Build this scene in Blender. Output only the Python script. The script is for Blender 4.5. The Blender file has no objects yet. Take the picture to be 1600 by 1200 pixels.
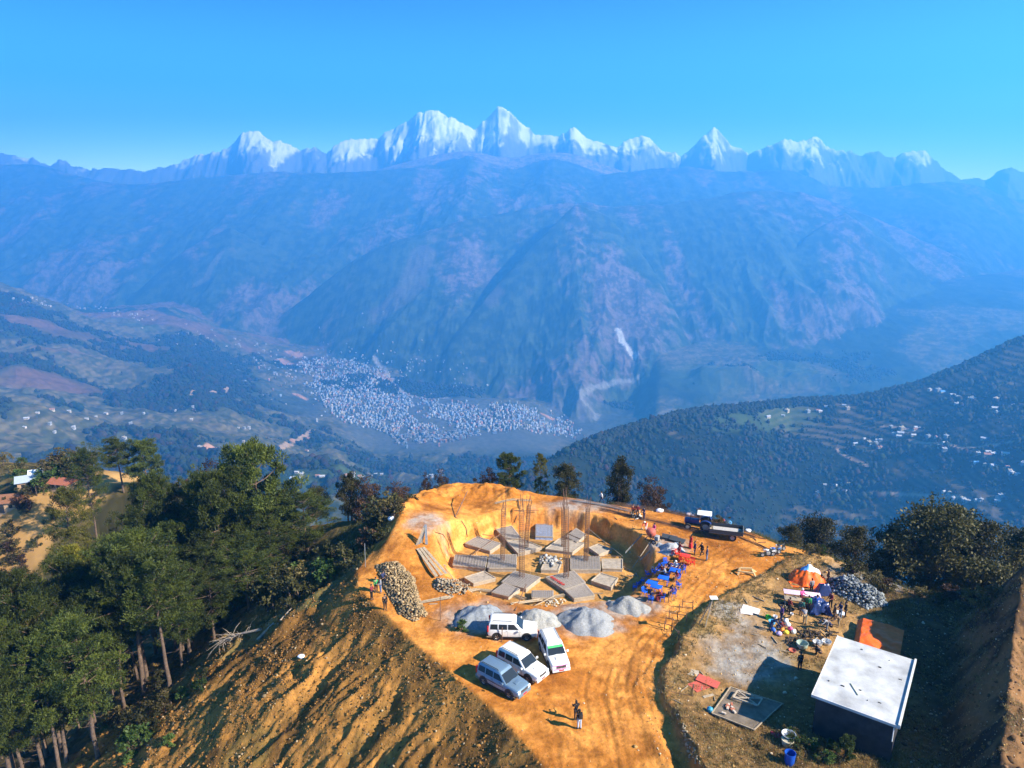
import bpy, bmesh, math, random
import numpy as np
from mathutils import Vector, Matrix

# ------------------------------------------------------------------ camera, sky, sun, exposure
SC = bpy.context.scene
COL = SC.collection
CAM_H = 38.4
PITCH = math.radians(14.16)
FPX = 1110.0
cam_d = bpy.data.cameras.new("camera")
cam = bpy.data.objects.new("camera", cam_d)
COL.objects.link(cam)
cam.location = (0, 0, CAM_H)
cam.rotation_euler = (math.pi / 2 - PITCH, 0, 0)
cam_d.sensor_width = 36.0
cam_d.lens = 36.0 * FPX / 1600.0
cam_d.clip_start = 0.5
cam_d.clip_end = 60000.0
SC.camera = cam

SUN_EL = math.radians(33.5)
SUN_TO = Vector((0.915, -0.40, 0)).normalized() * math.cos(SUN_EL) + Vector((0, 0, math.sin(SUN_EL)))
SUN_AZ = math.atan2(SUN_TO.x, SUN_TO.y)          # clockwise from +Y
world = bpy.data.worlds.new("World")
SC.world = world
world.use_nodes = True
wt = world.node_tree
wt.nodes.clear()
sky = wt.nodes.new("ShaderNodeTexSky")
sky.sky_type = 'NISHITA'
sky.sun_disc = False
sky.sun_elevation = SUN_EL
sky.sun_rotation = SUN_AZ
sky.altitude = 2500
sky.air_density = 1.0
sky.dust_density = 0.0
sky.ozone_density = 3.0
hs = wt.nodes.new("ShaderNodeHueSaturation")
hs.inputs["Saturation"].default_value = 1.25
mx = wt.nodes.new("ShaderNodeMix"); mx.data_type = 'RGBA'; mx.blend_type = 'MULTIPLY'
mx.inputs[0].default_value = 1.0
bg = wt.nodes.new("ShaderNodeBackground")
bg.inputs["Strength"].default_value = 0.055
out = wt.nodes.new("ShaderNodeOutputWorld")
wt.links.new(sky.outputs[0], hs.inputs["Color"])
wt.links.new(hs.outputs[0], mx.inputs[6])
wtc = wt.nodes.new("ShaderNodeTexCoord"); wsp = wt.nodes.new("ShaderNodeSeparateXYZ"); wrp = wt.nodes.new("ShaderNodeValToRGB")
wrp.color_ramp.interpolation = 'EASE'
wrp.color_ramp.elements[0].position = 0.0; wrp.color_ramp.elements[0].color = (1.0, 0.9, 0.9, 1)
wrp.color_ramp.elements[1].position = 0.30; wrp.color_ramp.elements[1].color = (0.004, 0.02, 0.05, 1)
we = wrp.color_ramp.elements.new(0.15); we.color = (0.10, 0.24, 0.24, 1)
wtm = wt.nodes.new("ShaderNodeVectorMath"); wtm.operation = 'SCALE'; wtm.inputs[3].default_value = 4.6
wt.links.new(wtc.outputs["Generated"], wsp.inputs[0]); wt.links.new(wsp.outputs[2], wrp.inputs[0])
wt.links.new(wrp.outputs[0], wtm.inputs[0]); wt.links.new(wtm.outputs[0], mx.inputs[7])
wt.links.new(mx.outputs[2], bg.inputs[0])
wt.links.new(bg.outputs[0], out.inputs[0])

sun_d = bpy.data.lights.new("sun", 'SUN')
sun = bpy.data.objects.new("sun", sun_d)
COL.objects.link(sun)
sun_d.energy = 5.0
sun_d.angle = math.radians(0.5)
sun_d.color = (1.0, 0.90, 0.74)
sun.rotation_euler = SUN_TO.to_track_quat('Z', 'Y').to_euler()

SC.view_settings.view_transform = 'Standard'
SC.view_settings.look = 'None'
SC.view_settings.exposure = 1.95
SC.view_settings.gamma = 1
SC.view_settings.use_curve_mapping = False
SC.cycles.volume_bounces = 2
SC.cycles.max_bounces = 6
SC.cycles.diffuse_bounces = 2
SC.cycles.transparent_max_bounces = 8

# ------------------------------------------------------------------ picture <-> world
def S(py):                       # height gained per metre forward on the ray through picture row py
    return -math.tan(PITCH + math.atan((py - 600.0) / FPX))
def ray(px, py):
    u = (px - 800) / FPX; v = (600 - py) / FPX
    return Vector((u, math.cos(PITCH) + v * math.sin(PITCH), -math.sin(PITCH) + v * math.cos(PITCH)))
def W(px, py, h=0.0):
    d = ray(px, py); t = (h - CAM_H) / d.z
    return (d.x * t, d.y * t)

# ------------------------------------------------------------------ noise
def _h(ix, iy, seed):
    n = (ix.astype(np.int64) * 374761393 + iy.astype(np.int64) * 668265263 + seed * 1442695041) & 0xffffffff
    n = ((n ^ (n >> 13)) * 1274126177) & 0xffffffff
    n = n ^ (n >> 16)
    return (n & 0xffff) / 65535.0
def vnoise(x, y, seed=0):
    x = np.asarray(x, float); y = np.asarray(y, float)
    ix = np.floor(x); iy = np.floor(y)
    fx = x - ix; fy = y - iy
    fx = fx * fx * fx * (fx * (fx * 6 - 15) + 10); fy = fy * fy * fy * (fy * (fy * 6 - 15) + 10)
    a = _h(ix, iy, seed); b = _h(ix + 1, iy, seed); c = _h(ix, iy + 1, seed); d = _h(ix + 1, iy + 1, seed)
    return 2 * ((a * (1 - fx) + b * fx) * (1 - fy) + (c * (1 - fx) + d * fx) * fy) - 1
def fbm(x, y, o=5, seed=0, gain=0.5):
    r = 0; a = 1; t = 0; c, s = 0.8, 0.6
    for i in range(o):
        r = r + a * vnoise(x, y, seed + i * 17); t += a
        x, y = (x * c - y * s) * 2.03 + 13.7, (x * s + y * c) * 2.03 + 7.1
        a *= gain
    return r / t
def ridged(x, y, o=5, seed=0, gain=0.5):
    r = 0; a = 1; t = 0; c, s = 0.8, 0.6
    for i in range(o):
        r = r + a * (1 - 2 * np.abs(vnoise(x, y, seed + i * 17))); t += a
        x, y = (x * c - y * s) * 2.1 + 3.7, (x * s + y * c) * 2.1 + 9.1
        a *= gain
    return r / t
def sstep(a, b, x):
    t = np.clip((x - a) / (b - a), 0, 1)
    return t * t * (3 - 2 * t)
def smax(a, b, k):
    h = np.clip(0.5 + 0.5 * (a - b) / k, 0, 1)
    return b * (1 - h) + a * h + k * h * (1 - h)

# ------------------------------------------------------------------ shapes on the plan
def seg_dist(x, y, pts, closed=False):
    """distance, arc position, interpolated third coordinate, side sign of the nearest segment"""
    n = len(pts); best = np.full(np.shape(x), 1e18); arc = np.zeros(np.shape(x)); zz = np.zeros(np.shape(x)); side = np.zeros(np.shape(x))
    L = 0.0
    for i in range(n if closed else n - 1):
        a = pts[i]; b = pts[(i + 1) % n]
        dx = b[0] - a[0]; dy = b[1] - a[1]; l2 = dx * dx + dy * dy; l = math.sqrt(l2)
        t = np.clip(((x - a[0]) * dx + (y - a[1]) * dy) / l2, 0, 1)
        ex = x - a[0] - t * dx; ey = y - a[1] - t * dy
        d = ex * ex + ey * ey
        m = d < best
        best = np.where(m, d, best); arc = np.where(m, L + t * l, arc)
        if len(a) > 2: zz = np.where(m, a[2] + (b[2] - a[2]) * t, zz)
        side = np.where(m, np.sign(dx * ey - dy * ex), side)
        L += l
    return np.sqrt(best), arc, zz, side
def inside(x, y, pts):
    r = np.zeros(np.shape(x), bool); n = len(pts)
    for i in range(n):
        ax, ay = pts[i][:2]; bx, by = pts[(i + 1) % n][:2]
        if ay == by: continue
        c = ((ay > y) != (by > y)) & (x < (bx - ax) * (y - ay) / (by - ay) + ax)
        r ^= c
    return r

HILLTOP = [W(*p) for p in [(868, 1215), (800, 1135), (745, 1085), (700, 1045), (650, 1005), (612, 968), (580, 938), (560, 915), (560, 893),
    (576, 870), (594, 845), (612, 815), (640, 785), (690, 766), (760, 763), (830, 770), (900, 779), (980, 793), (1060, 803), (1130, 815),
    (1180, 835), (1215, 850), (1290, 868), (1350, 895), (1430, 925), (1560, 950), (1700, 950), (1800, 1100), (1900, 1300), (1500, 1900), (950, 1900)]]
BANK = [W(*p) for p in [(1190, 1420), (1110, 1260), (1062, 1160), (1040, 1110), (1028, 1075), (1034, 1052), (1048, 1035), (1060, 1012), (1080, 985), (1110, 955), (1150, 925),
    (1200, 895), (1240, 873), (1290, 862)]]
BANK_POLY = BANK + [W(1400, 850), W(1800, 850), W(2300, 1500), W(1300, 1600)]
PIT_C = (4.0, 74.6)
CUT = [W(a, b, h) + (h,) for a, b, h in [(1545, 1400, 5.0), (1562, 1230, 5.0), (1574, 1100, 5.2), (1583, 1000, 6.4), (1592, 930, 7.6), (1606, 885, 8.6), (1680, 850, 9.0), (1760, 840, 9)]]
SPUR = [(-13, 90, -2.5), (-26, 100, -9), (-42, 112, -17), (-62, 130, -26), (-82, 149, -25.0), (-106, 160, -22), (-150, 185, -30), (-230, 240, -60)]
SPUR2 = [(-62, 128, -27), (-85, 128, -36), (-120, 140, -42), (-170, 150, -50)]

TRACKS = [[W(*p) for p in t] for t in ([(1010, 1260), (985, 1150), (972, 1080), (985, 1010), (1040, 945), (1095, 890), (1140, 860), (1200, 850)],
    [(960, 1260), (940, 1150), (925, 1080), (950, 1020), (1010, 975), (1075, 905)], [(1030, 1230), (1005, 1130), (990, 1060), (1010, 1000), (1060, 950)],
    [(890, 1200), (880, 1130), (850, 1085), (800, 1060)], [(640, 985), (700, 1010), (760, 1030), (850, 1080), (950, 1200)], [(700, 785), (770, 790), (850, 785), (950, 800), (1050, 815), (1130, 850), (1120, 900), (1060, 960), (960, 1080)])]
def pit_r(x, y):
    dx = (x - PIT_C[0]) / 11.6; dy = (y - PIT_C[1]) / 10.4
    a = np.arctan2(dy, dx)
    r = np.hypot(dx, dy)
    return r + 0.035 * vnoise(a * 3, r * 0 + 1.3, 5) + 0.02 * vnoise(a * 11, r * 0 + 4.3, 6)

def near_height(x, y, fine=True):
    x = np.asarray(x, float); y = np.asarray(y, float)
    d, arc, _, _ = seg_dist(x, y, HILLTOP, True)
    ins = inside(x, y, HILLTOP)
    wob = 0.5 * fbm(x / 3.0, y / 3.0, 3, 3)
    dd = np.where(ins, -d, d) + wob * sstep(-3, 2, np.where(ins, -d, d)) * 0.8
    out = np.maximum(dd, 0)
    # fill slope: about the angle of repose, gullied down the fall line
    leftside = sstep(12, 2, x - (y - 50) * -0.3)
    slope = 0.69 + 0.05 * np.sin(arc * 0.11)
    z = -slope * out - 0.10 * sstep(0, 1.2, out)
    z = z + (slope - 0.22) * np.maximum(out - 40, 0) * sstep(-12, -22, x) * sstep(125, 90, y)
    wp = arc + 2.6 * fbm(x / 7, y / 7, 3, 8) + 0.7 * fbm(x / 2.2, y / 2.2, 2, 9)
    gm = 0.35 + 0.65 * sstep(-0.25, 0.35, fbm(x / 13, y / 13, 2, 10) - 0.035 * (x + 14))
    g = gm * ridged(wp / 3.3, out / 24.0, 3, 21)
    g2 = ridged(wp / 1.1, out / 6.0 + 5, 3, 31)
    amp = sstep(0.3, 6, out) * sstep(75, 40, out)
    z = z + amp * (0.85 * g + 0.30 * g2) + amp * 0.9 * fbm(x / 9, y / 9, 3, 12)
    if fine:
        z = z + sstep(0.5, 3, out) * sstep(60, 40, out) * (0.24 * fbm(x / 0.9, y / 0.9, 4, 41))
    # the flat top is not flat
    inn = sstep(0.5, -2, dd)
    z = z + inn * (0.16 * fbm(x / 6, y / 6, 3, 51))
    if fine:
        z = z + inn * 0.035 * fbm(x / 0.8, y / 0.8, 3, 52)
    # wheel ruts
    for k_, tp in enumerate(TRACKS):
        dt, at_, _, _ = seg_dist(x, y, tp)
        dt = dt + 0.12 * vnoise(x / 2, y / 2, 55 + k_)
        rut = np.exp(-((dt - 0.78) / 0.16) ** 2) - 0.55 * np.exp(-((dt - 0.45) / 0.14) ** 2) - 0.55 * np.exp(-((dt - 1.12) / 0.14) ** 2)
        z = z - inn * 0.055 * rut * (0.4 + 0.6 * sstep(-0.3, 0.4, vnoise(x / 5 + k_, y / 5, 57)))
    # spoil mound at the back left
    cx, cy = W(655, 838)
    z = z + inn * 1.9 * np.exp(-(((x - cx + 1) / 6.0) ** 2 + ((y - cy) / 7.5) ** 2) ** 1.3)
    dm, _, _, _ = seg_dist(x, y, [W(618, 815), W(650, 790), W(700, 771), W(765, 770), W(800, 778)])
    z = z + 1.1 * np.exp(-(dm / 2.2) ** 2) * (1 + 0.5 * fbm(x / 1.2, y / 1.2, 3, 61))
    # pit
    r = pit_r(x, y)
    steep = np.where(y > PIT_C[1] - 2, np.where(x > PIT_C[0] - 4, 0.07, 0.12), 0.16)
    wall = sstep(1.0 + steep, 1.0 - steep * 0.3, r)
    floor_z = -2.35 + 0.08 * fbm(x / 2, y / 2, 3, 71)
    z = z * (1 - wall) + floor_z * wall
    if fine:
        z = z + (4 * wall * (1 - wall)) * 0.5 * fbm(np.arctan2(y - PIT_C[1], x - PIT_C[0]) * 22, z * 0.5, 3, 72)
    # upper terrace on the right
    db, ab, _, _ = seg_dist(x, y, BANK)
    it = inside(x, y, BANK_POLY)
    db = np.where(it, db, -db) + 0.35 * fbm(x / 1.6, y / 1.6, 3, 81)
    ht = 0.45 + 0.95 * np.exp(-np.maximum(db, 0) / 3.5)
    ht = ht * (0.78 + 0.32 * np.sin(y * 0.33 + 1.0))
    z = z + inn * ht * sstep(-0.25, 0.55, db)
    z = z - inn * 0.35 * np.exp(-((db + 0.7) / 0.5) ** 2) * sstep(18, 6, ab)
    z = z + inn * 0.3 * np.exp(-((db + 1.6) / 0.5) ** 2) * sstep(18, 8, ab)
    if fine:
        z = z + inn * sstep(0, 1.5, db) * 0.10 * fbm(x / 0.7, y / 0.7, 3, 82)
    # tall cut bank on the far right
    dc, ac, zc, sd = seg_dist(x, y, CUT)
    sl = np.where(sd > 0, 1.75, 0.7)
    hc = zc - sl * dc + (0.9 * fbm(x / 2.2, y / 2.2, 4, 91) if fine else 0)
    z = smax(z, hc, 0.5)
    # spur to the left rear with the hamlet
    for P, s_, k in ((SPUR, 0.42, 2.0), (SPUR2, 0.42, 2.0)):
        ds, as_, zs, sd2 = seg_dist(x, y, P)
        hs_ = zs - s_ * ds - 0.004 * ds * ds + 1.6 * fbm(x / 14, y / 14, 4, 95)
        z = smax(z, hs_, k)
    return z

# ------------------------------------------------------------------ far relief; c is the picture column, Y the distance ahead
def tab(c, pts, k=1):
    return np.interp(c, [p[0] for p in pts], [p[k] for p in pts])
VC = [-600, 0, 250, 500, 600, 700, 800, 900, 1000, 1100, 1400, 1800, 2400]
VY = [90, 300, 700, 1100, 1500, 2000, 2600, 2900, 3250, 3580, 3800, 4500, 5500, 7000, 17000]
VZ = {
 -600: [-60, -180, -330, -400, -400, -380, -380, -360, -340, -300, -280, -500, -900, -1100, -1100],
 0:    [-70, -190, -370, -450, -473, -504, -519, -500, -462, -415, -391, -620, -960, -1100, -1100],
 250:  [-70, -200, -400, -500, -553, -623, -666, -672, -678, -672, -668, -650, -720, -1100, -1100],
 500:  [-70, -210, -430, -520, -585, -727, -848, -890, -925, -925, -920, -927, -960, -1100, -1100],
 600:  [-70, -210, -440, -560, -620, -780, -960, -962, -948, -945, -945, -990, -1060, -1100, -1100],
 700:  [-70, -210, -440, -570, -640, -810, -1000, -952, -950, -950, -1010, -1060, -1080, -1100, -1100],
 800:  [-70, -210, -440, -580, -680, -830, -1010, -958, -952, -950, -1040, -1080, -1100, -1100, -1100],
 900:  [-70, -210, -440, -590, -700, -860, -1010, -985, -1030, -1050, -1060, -1080, -1100, -1100, -1100],
 1000: [-70, -210, -440, -600, -720, -880, -1020, -1050, -1060, -1060, -1050, -1060, -1100, -1100, -1100],
 1100: [-70, -210, -440, -600, -740, -900, -1040, -1060, -1070, -1020, -860, -880, -1000, -1100, -1100],
 1400: [-70, -210, -440, -600, -740, -900, -1040, -1060, -1070, -1030, -900, -850, -1000, -1100, -1100],
 1800: [-70, -210, -440, -600, -700, -850, -1000, -1000, -1000, -950, -900, -850, -900, -1100, -1100],
 2400: [-70, -210, -440, -600, -700, -850, -1000, -1000, -1000, -950, -900, -850, -900, -1100, -1100]}
VG = np.array([VZ[c] for c in VC], float)
def valley(c, Y):
    ci = np.clip(np.interp(c, VC, range(len(VC))), 0, len(VC) - 1.001)
    yi = np.clip(np.interp(np.log(np.maximum(Y, 1)), np.log(VY), range(len(VY))), 0, len(VY) - 1.001)
    i = ci.astype(int); j = yi.astype(int); a = ci - i; b = yi - j
    a = a * a * (3 - 2 * a); b = b * b * (3 - 2 * b) * 0.5 + b * 0.5
    return (VG[i, j] * (1 - a) + VG[i + 1, j] * a) * (1 - b) + (VG[i, j + 1] * (1 - a) + VG[i + 1, j + 1] * a) * b
# crest tables: column, picture row, distance
HILL_R = [(700, 860, 900), (780, 790, 1000), (830, 748, 1100), (900, 706, 1300), (950, 684, 1400), (1000, 668, 1500), (1060, 650, 1600), (1100, 643, 1650), (1170, 638, 1700), (1240, 629, 1800),
          (1330, 625, 1800), (1390, 613, 1800), (1440, 600, 1800), (1480, 584, 1800), (1540, 556, 1830), (1570, 540, 1840), (1600, 530, 1850), (1800, 450, 1900), (2400, 400, 1900)]
MASSIF = [(250, 700, 4680), (330, 570, 4950), (400, 522, 5220), (470, 470, 5400), (520, 430, 5530), (560, 402, 5670), (610, 378, 5760), (650, 366, 5850), (720, 345, 6030), (800, 330, 6210), (860, 321, 6300), (905, 316, 6300),
          (960, 322, 6350), (1050, 318, 6400), (1130, 304, 6500), (1200, 297, 6600), (1260, 302, 6600), (1330, 325, 6500), (1400, 355, 6350), (1500, 405, 6100), (1600, 455, 5900), (1800, 520, 5600), (2400, 640, 5200)]
SPUR_MID = [(560, 743, 3700), (640, 673, 3900), (700, 541, 4350), (780, 441, 4900), (850, 368, 5350), (900, 318, 5700), (950, 338, 5600), (1010, 406, 5150), (1060, 496, 4600), (1110, 623, 4150), (1180, 743, 3800)]
SPUR_RIGHT = [(1040, 745, 4000), (1120, 585, 4500), (1190, 460, 5050), (1260, 370, 5650), (1320, 332, 5950), (1390, 380, 5700), (1460, 450, 5350), (1530, 540, 4900), (1620, 685, 4500)]
SPUR_LEFT = [(120, 625, 5000), (200, 470, 5700), (290, 390, 6200), (360, 355, 6500), (420, 390, 6300), (480, 470, 5800), (540, 605, 5200)]
FIELDS = [(850, 700, 4000), (980, 600, 4100), (1030, 556, 4150), (1120, 530, 4500), (1200, 500, 4900), (1400, 452, 5400), (1600, 420, 5900), (2400, 400, 6000)]
LEFT_MID = [(-600, 400, 7100), (0, 385, 7100), (150, 372, 7050), (300, 392, 6950), (400, 420, 7000), (500, 380, 7100), (600, 350, 7400), (760, 310, 7600), (900, 330, 7700), (1500, 420, 7700), (2400, 420, 7700)]
BLUE = [(-600, 335, 8300), (0, 321, 8300), (60, 301, 8300), (145, 284, 8300), (205, 290, 8300), (260, 285, 8300), (330, 276, 8300), (390, 271, 8300), (440, 268, 8300), (500, 271, 8300), (560, 268, 8300), (640, 262, 8300),
        (700, 264, 8300), (760, 272, 8300), (850, 280, 8300), (920, 276, 8300), (980, 268, 8300), (1060, 260, 8300), (1100, 264, 8300), (1130, 268, 8300), (1190, 267, 8300), (1225, 264, 8300), (1250, 270, 8300), (1300, 292, 8300), (1360, 294, 8300), (1400, 290, 8300),
        (1480, 283, 8300), (1530, 290, 8300), (1600, 318, 8300), (1900, 370, 8300), (2400, 380, 8300)]
BROWN_TOP = [(-600, 330, 8900), (500, 300, 8900), (600, 262, 8900), (660, 247, 8900), (690, 240, 8900), (720, 236, 8900), (745, 237, 8900), (775, 245, 8900), (805, 247, 8900), (830, 241, 8900), (860, 238, 8900), (890, 239, 8900),
             (915, 246, 8900), (940, 256, 8900), (975, 268, 8900), (1010, 285, 8900), (1200, 330, 8900), (2400, 330, 8900)]
LEFT_FAR = [(-600, 248, 9050), (0, 258, 9050), (50, 256, 9050), (80, 262, 9050), (110, 272, 9050), (160, 284, 9050), (220, 290, 9050), (400, 300, 9050), (2400, 320, 9050)]
SNOW_Y = 10000
SNOW = [(-600, 230), (-200, 250), (0, 240), (20, 244), (37, 250), (50, 246), (65, 256), (80, 258), (92, 250), (103, 250), (115, 262), (140, 266), (180, 265), (230, 268), (260, 262), (290, 251), (310, 243), (330, 240), (345, 238), (355, 234), (365, 225),
        (375, 213), (388, 206), (400, 208), (407, 209), (415, 218), (425, 224), (435, 222), (450, 228), (462, 232), (470, 236), (480, 233), (492, 232), (503, 240), (510, 243), (520, 232), (530, 225), (545, 219), (565, 218),
        (590, 216), (600, 208), (615, 202), (630, 193), (645, 182), (655, 176), (665, 178), (675, 172), (690, 177), (705, 185), (720, 193), (735, 200), (742, 206), (750, 196), (760, 186), (770, 175), (778, 168), (790, 170),
        (800, 178), (812, 188), (825, 200), (835, 210), (850, 213), (870, 215), (882, 212), (890, 203), (897, 201), (905, 207), (915, 217), (925, 220), (935, 225), (950, 230), (965, 232), (975, 222), (990, 216), (1005, 215),
        (1020, 221), (1035, 235), (1055, 240), (1065, 245), (1080, 232), (1095, 218), (1105, 210), (1115, 201), (1122, 203), (1130, 212), (1140, 224), (1155, 231), (1170, 242), (1185, 236), (1200, 230), (1215, 226), (1225, 218),
        (1240, 222), (1260, 222), (1270, 215), (1280, 216), (1290, 228), (1305, 235), (1330, 237), (1345, 243), (1360, 240), (1372, 237), (1385, 245), (1400, 246), (1415, 238), (1430, 235), (1445, 233), (1460, 248), (1475, 265),
        (1500, 280), (1540, 282), (1560, 270), (1580, 262), (1600, 270), (1620, 285), (2400, 290)]
SNOW = [(a, b, SNOW_Y) for a, b in SNOW]

def colX(c, Y, py):
    """ground x for picture column c at distance Y on row py"""
    d = ray(c, py); return d.x / d.y * Y
def prep(tb):
    q = []; 
    for c, py, Y in tb:
        q.append((ray(c, py).x / ray(c, py).y, CAM_H + Y * S(py), Y))
    q = np.array(q)
    if tb is SNOW: return q
    g = np.linspace(q[0, 0], q[-1, 0], 1400); k = np.exp(-np.linspace(-2, 2, 25) ** 2); k /= k.sum()
    cols = [g]
    for j in (1, 2):
        v = np.interp(g, q[:, 0], q[:, j]); cols.append(np.convolve(np.pad(v, 12, mode='edge'), k, mode='valid'))
    return np.stack(cols, 1)
LAYERS = []      # (table, front slope, back slope, spur amplitude, ramp, noise scale, crest rounding, seed)
for nm, tb, sf, sb, am, rp, sc_, rd, sd in (
    ("hill", HILL_R, 0.30, 0.5, 34, 260, 330, 60, 1), ("massif", MASSIF, 0.44, 0.5, 330, 1500, 1250, 90, 2), ("fields", FIELDS, 0.20, 0.3, 60, 700, 700, 80, 3),
    ("spur", SPUR_MID, 0.55, 0.5, 170, 700, 620, 50, 12), ("spur", SPUR_RIGHT, 0.5, 0.5, 170, 700, 700, 50, 13), ("spur", SPUR_LEFT, 0.5, 0.5, 150, 800, 700, 60, 14),
    ("leftmid", LEFT_MID, 0.42, 0.5, 240, 1200, 1100, 100, 4), ("blue", BLUE, 0.40, 0.5, 260, 1500, 1500, 60, 5), ("brown", BROWN_TOP, 0.35, 0.5, 150, 900, 900, 60, 6),
    ("leftfar", LEFT_FAR, 0.4, 0.5, 200, 900, 1100, 60, 7), ("snow", SNOW, 0.85, 0.8, 560, 1100, 1000, 10, 8)):
    LAYERS.append((nm, prep(tb), sf, sb, am, rp, sc_, rd, sd))

def far_height(x, y, want=False):
    Y = np.maximum(np.asarray(y, float), 60.0); q = x / Y
    c = 800 + FPX * 0.96 * q
    amp = sstep(250, 900, Y)
    z = valley(c, Y)
    flat = np.exp(-(((c - 720) / 260) ** 4)) * sstep(2700, 2900, Y) * sstep(3750, 3600, Y)     # the terrace the town stands on
    n = 60 * ridged(x / 520, y / 520, 6, 101) + 14 * fbm(x / 90, y / 90, 4, 103)
    z = z + n * amp * (1 - 0.93 * flat)
    which = np.zeros(np.shape(z), int)
    dcrest = np.full(np.shape(z), 1e9)
    for i, (nm, tb, sf, sb, am, rp, sc_, rd, sd) in enumerate(LAYERS):
        zc = np.interp(q, tb[:, 0], tb[:, 1]); Yc = np.interp(q, tb[:, 0], tb[:, 2])
        d = Yc - Y
        if nm == "snow":
            d = d + 260 * fbm(x / 900, y / 900 * 0, 3, 77) 
        if nm == 'snow':
            zc = zc + 26 * ridged(x / 150, x * 0 + 3.0, 3, 79)
        if nm == 'massif' or nm == 'blue':
            zc = zc + 14 * fbm(x / 130, x * 0 + 5.0, 4, 80)
        ad = np.sqrt(d * d + rd * rd) - rd
        h = zc - np.where(d > 0, sf, sb) * ad
        ramp = 1 - np.exp(-(ad / rp))
        k = ridged(x / sc_, (y - 0.35 * x) / (sc_ * 2.3), 6, 200 + sd * 9, 0.52)
        h = h + am * ramp * (k - 0.15)
        if nm == 'snow':
            h = h + ramp * (210 * ridged(x / 460 + 0.3 * fbm(x / 300, y / 300, 2, 274), y / 430, 6, 271, 0.55)) + 14 * ridged(x / 70, y / 300, 3, 273)
        h = h + 0.010 * am * ridged(x / (sc_ * 0.09), y / (sc_ * 0.12), 3, 300 + sd) 
        m = h > z
        z = smax(h, z, 12.0 if nm == "hill" else 30.0)
        which = np.where(m, i + 1, which); dcrest = np.where(m, ad, dcrest)
    if want:
        return z, which, dcrest, flat
    return z

def ground_height(x, y, fine=True):
    x = np.asarray(x, float); y = np.asarray(y, float)
    shp = np.shape(x)
    x = np.atleast_1d(x); y = np.atleast_1d(y)
    z = np.full(x.shape, -1e9)
    m = np.hypot(x, y) < 900
    if m.any():
        z[m] = near_height(x[m], y[m], fine)
    f = y > 95
    if f.any():
        fz = far_height(x[f], y[f])
        z[f] = np.where(np.hypot(x[f], y[f]) < 900, smax(z[f], fz, 15.0) - 3.75 * (np.abs(z[f] - fz) < 0), fz)
    z = np.where(z < -1e8, -300, z)
    return z.reshape(shp)

def hit(px, py, fine=False, ymax=16000):
    """first point of the ground on the ray through picture point (px, py)"""
    d = ray(px, py)
    Y = np.geomspace(36, 300, 800) if fine else np.geomspace(36, ymax, 2600)
    X = d.x / d.y * Y; Z = CAM_H + d.z / d.y * Y
    g = ground_height(X, Y, fine)
    k = np.argmax(g > Z)
    if fine and (g > Z).any() and Y[k] > 125 and py > 770 and px > 560:
        k = int(np.argmin(np.where(Y < 112, Z - g, 1e9))); return Vector((X[k], Y[k], g[k]))
    if not (g > Z).any():
        if not fine: return None
        k = int(np.argmin(np.where(Y < 112, Z - g, 1e9))); return Vector((X[k], Y[k], g[k]))
    a, b = Y[max(k - 1, 0)], Y[k]
    Y = np.linspace(a, b, 24); X = d.x / d.y * Y; Z = CAM_H + d.z / d.y * Y
    g = ground_height(X, Y, fine); k = np.argmax(g >= Z) if (g >= Z).any() else 23
    return Vector((X[k], Y[k], g[k]))
def hits(pp, fine=False, ymin=36, ymax=16000):
    pp = np.asarray(pp, float); u = (pp[:, 0] - 800) / FPX; v = (600 - pp[:, 1]) / FPX
    dy = math.cos(PITCH) + v * math.sin(PITCH); dz = -math.sin(PITCH) + v * math.cos(PITCH)
    Ys = np.geomspace(ymin, ymax, 420)
    res = np.full((len(pp), 3), np.nan)
    for s in range(0, len(pp), 2000):
        e = min(len(pp), s + 2000)
        Y = np.broadcast_to(Ys, (e - s, len(Ys)))
        X = (u[s:e] / dy[s:e])[:, None] * Y; Z = CAM_H + (dz[s:e] / dy[s:e])[:, None] * Y
        g = ground_height(X, Y, fine); ab = g > Z
        k = np.argmax(ab, 1); ok = ab.any(1) & (k > 0)
        r = np.arange(e - s); k1 = np.maximum(k, 1)
        f0 = (g - Z)[r, k1 - 1]; f1 = (g - Z)[r, k1]; t = np.clip(-f0 / (f1 - f0 + 1e-9), 0, 1)
        yy = Ys[k1 - 1] + (Ys[k1] - Ys[k1 - 1]) * t; xx = (u[s:e] / dy[s:e]) * yy
        zz = ground_height(xx, yy, fine)
        res[s:e][ok] = np.stack([xx, yy, zz], 1)[ok]
    return res
def gz(x, y):
    return float(ground_height(np.array([x]), np.array([y]), True)[0])

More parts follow.
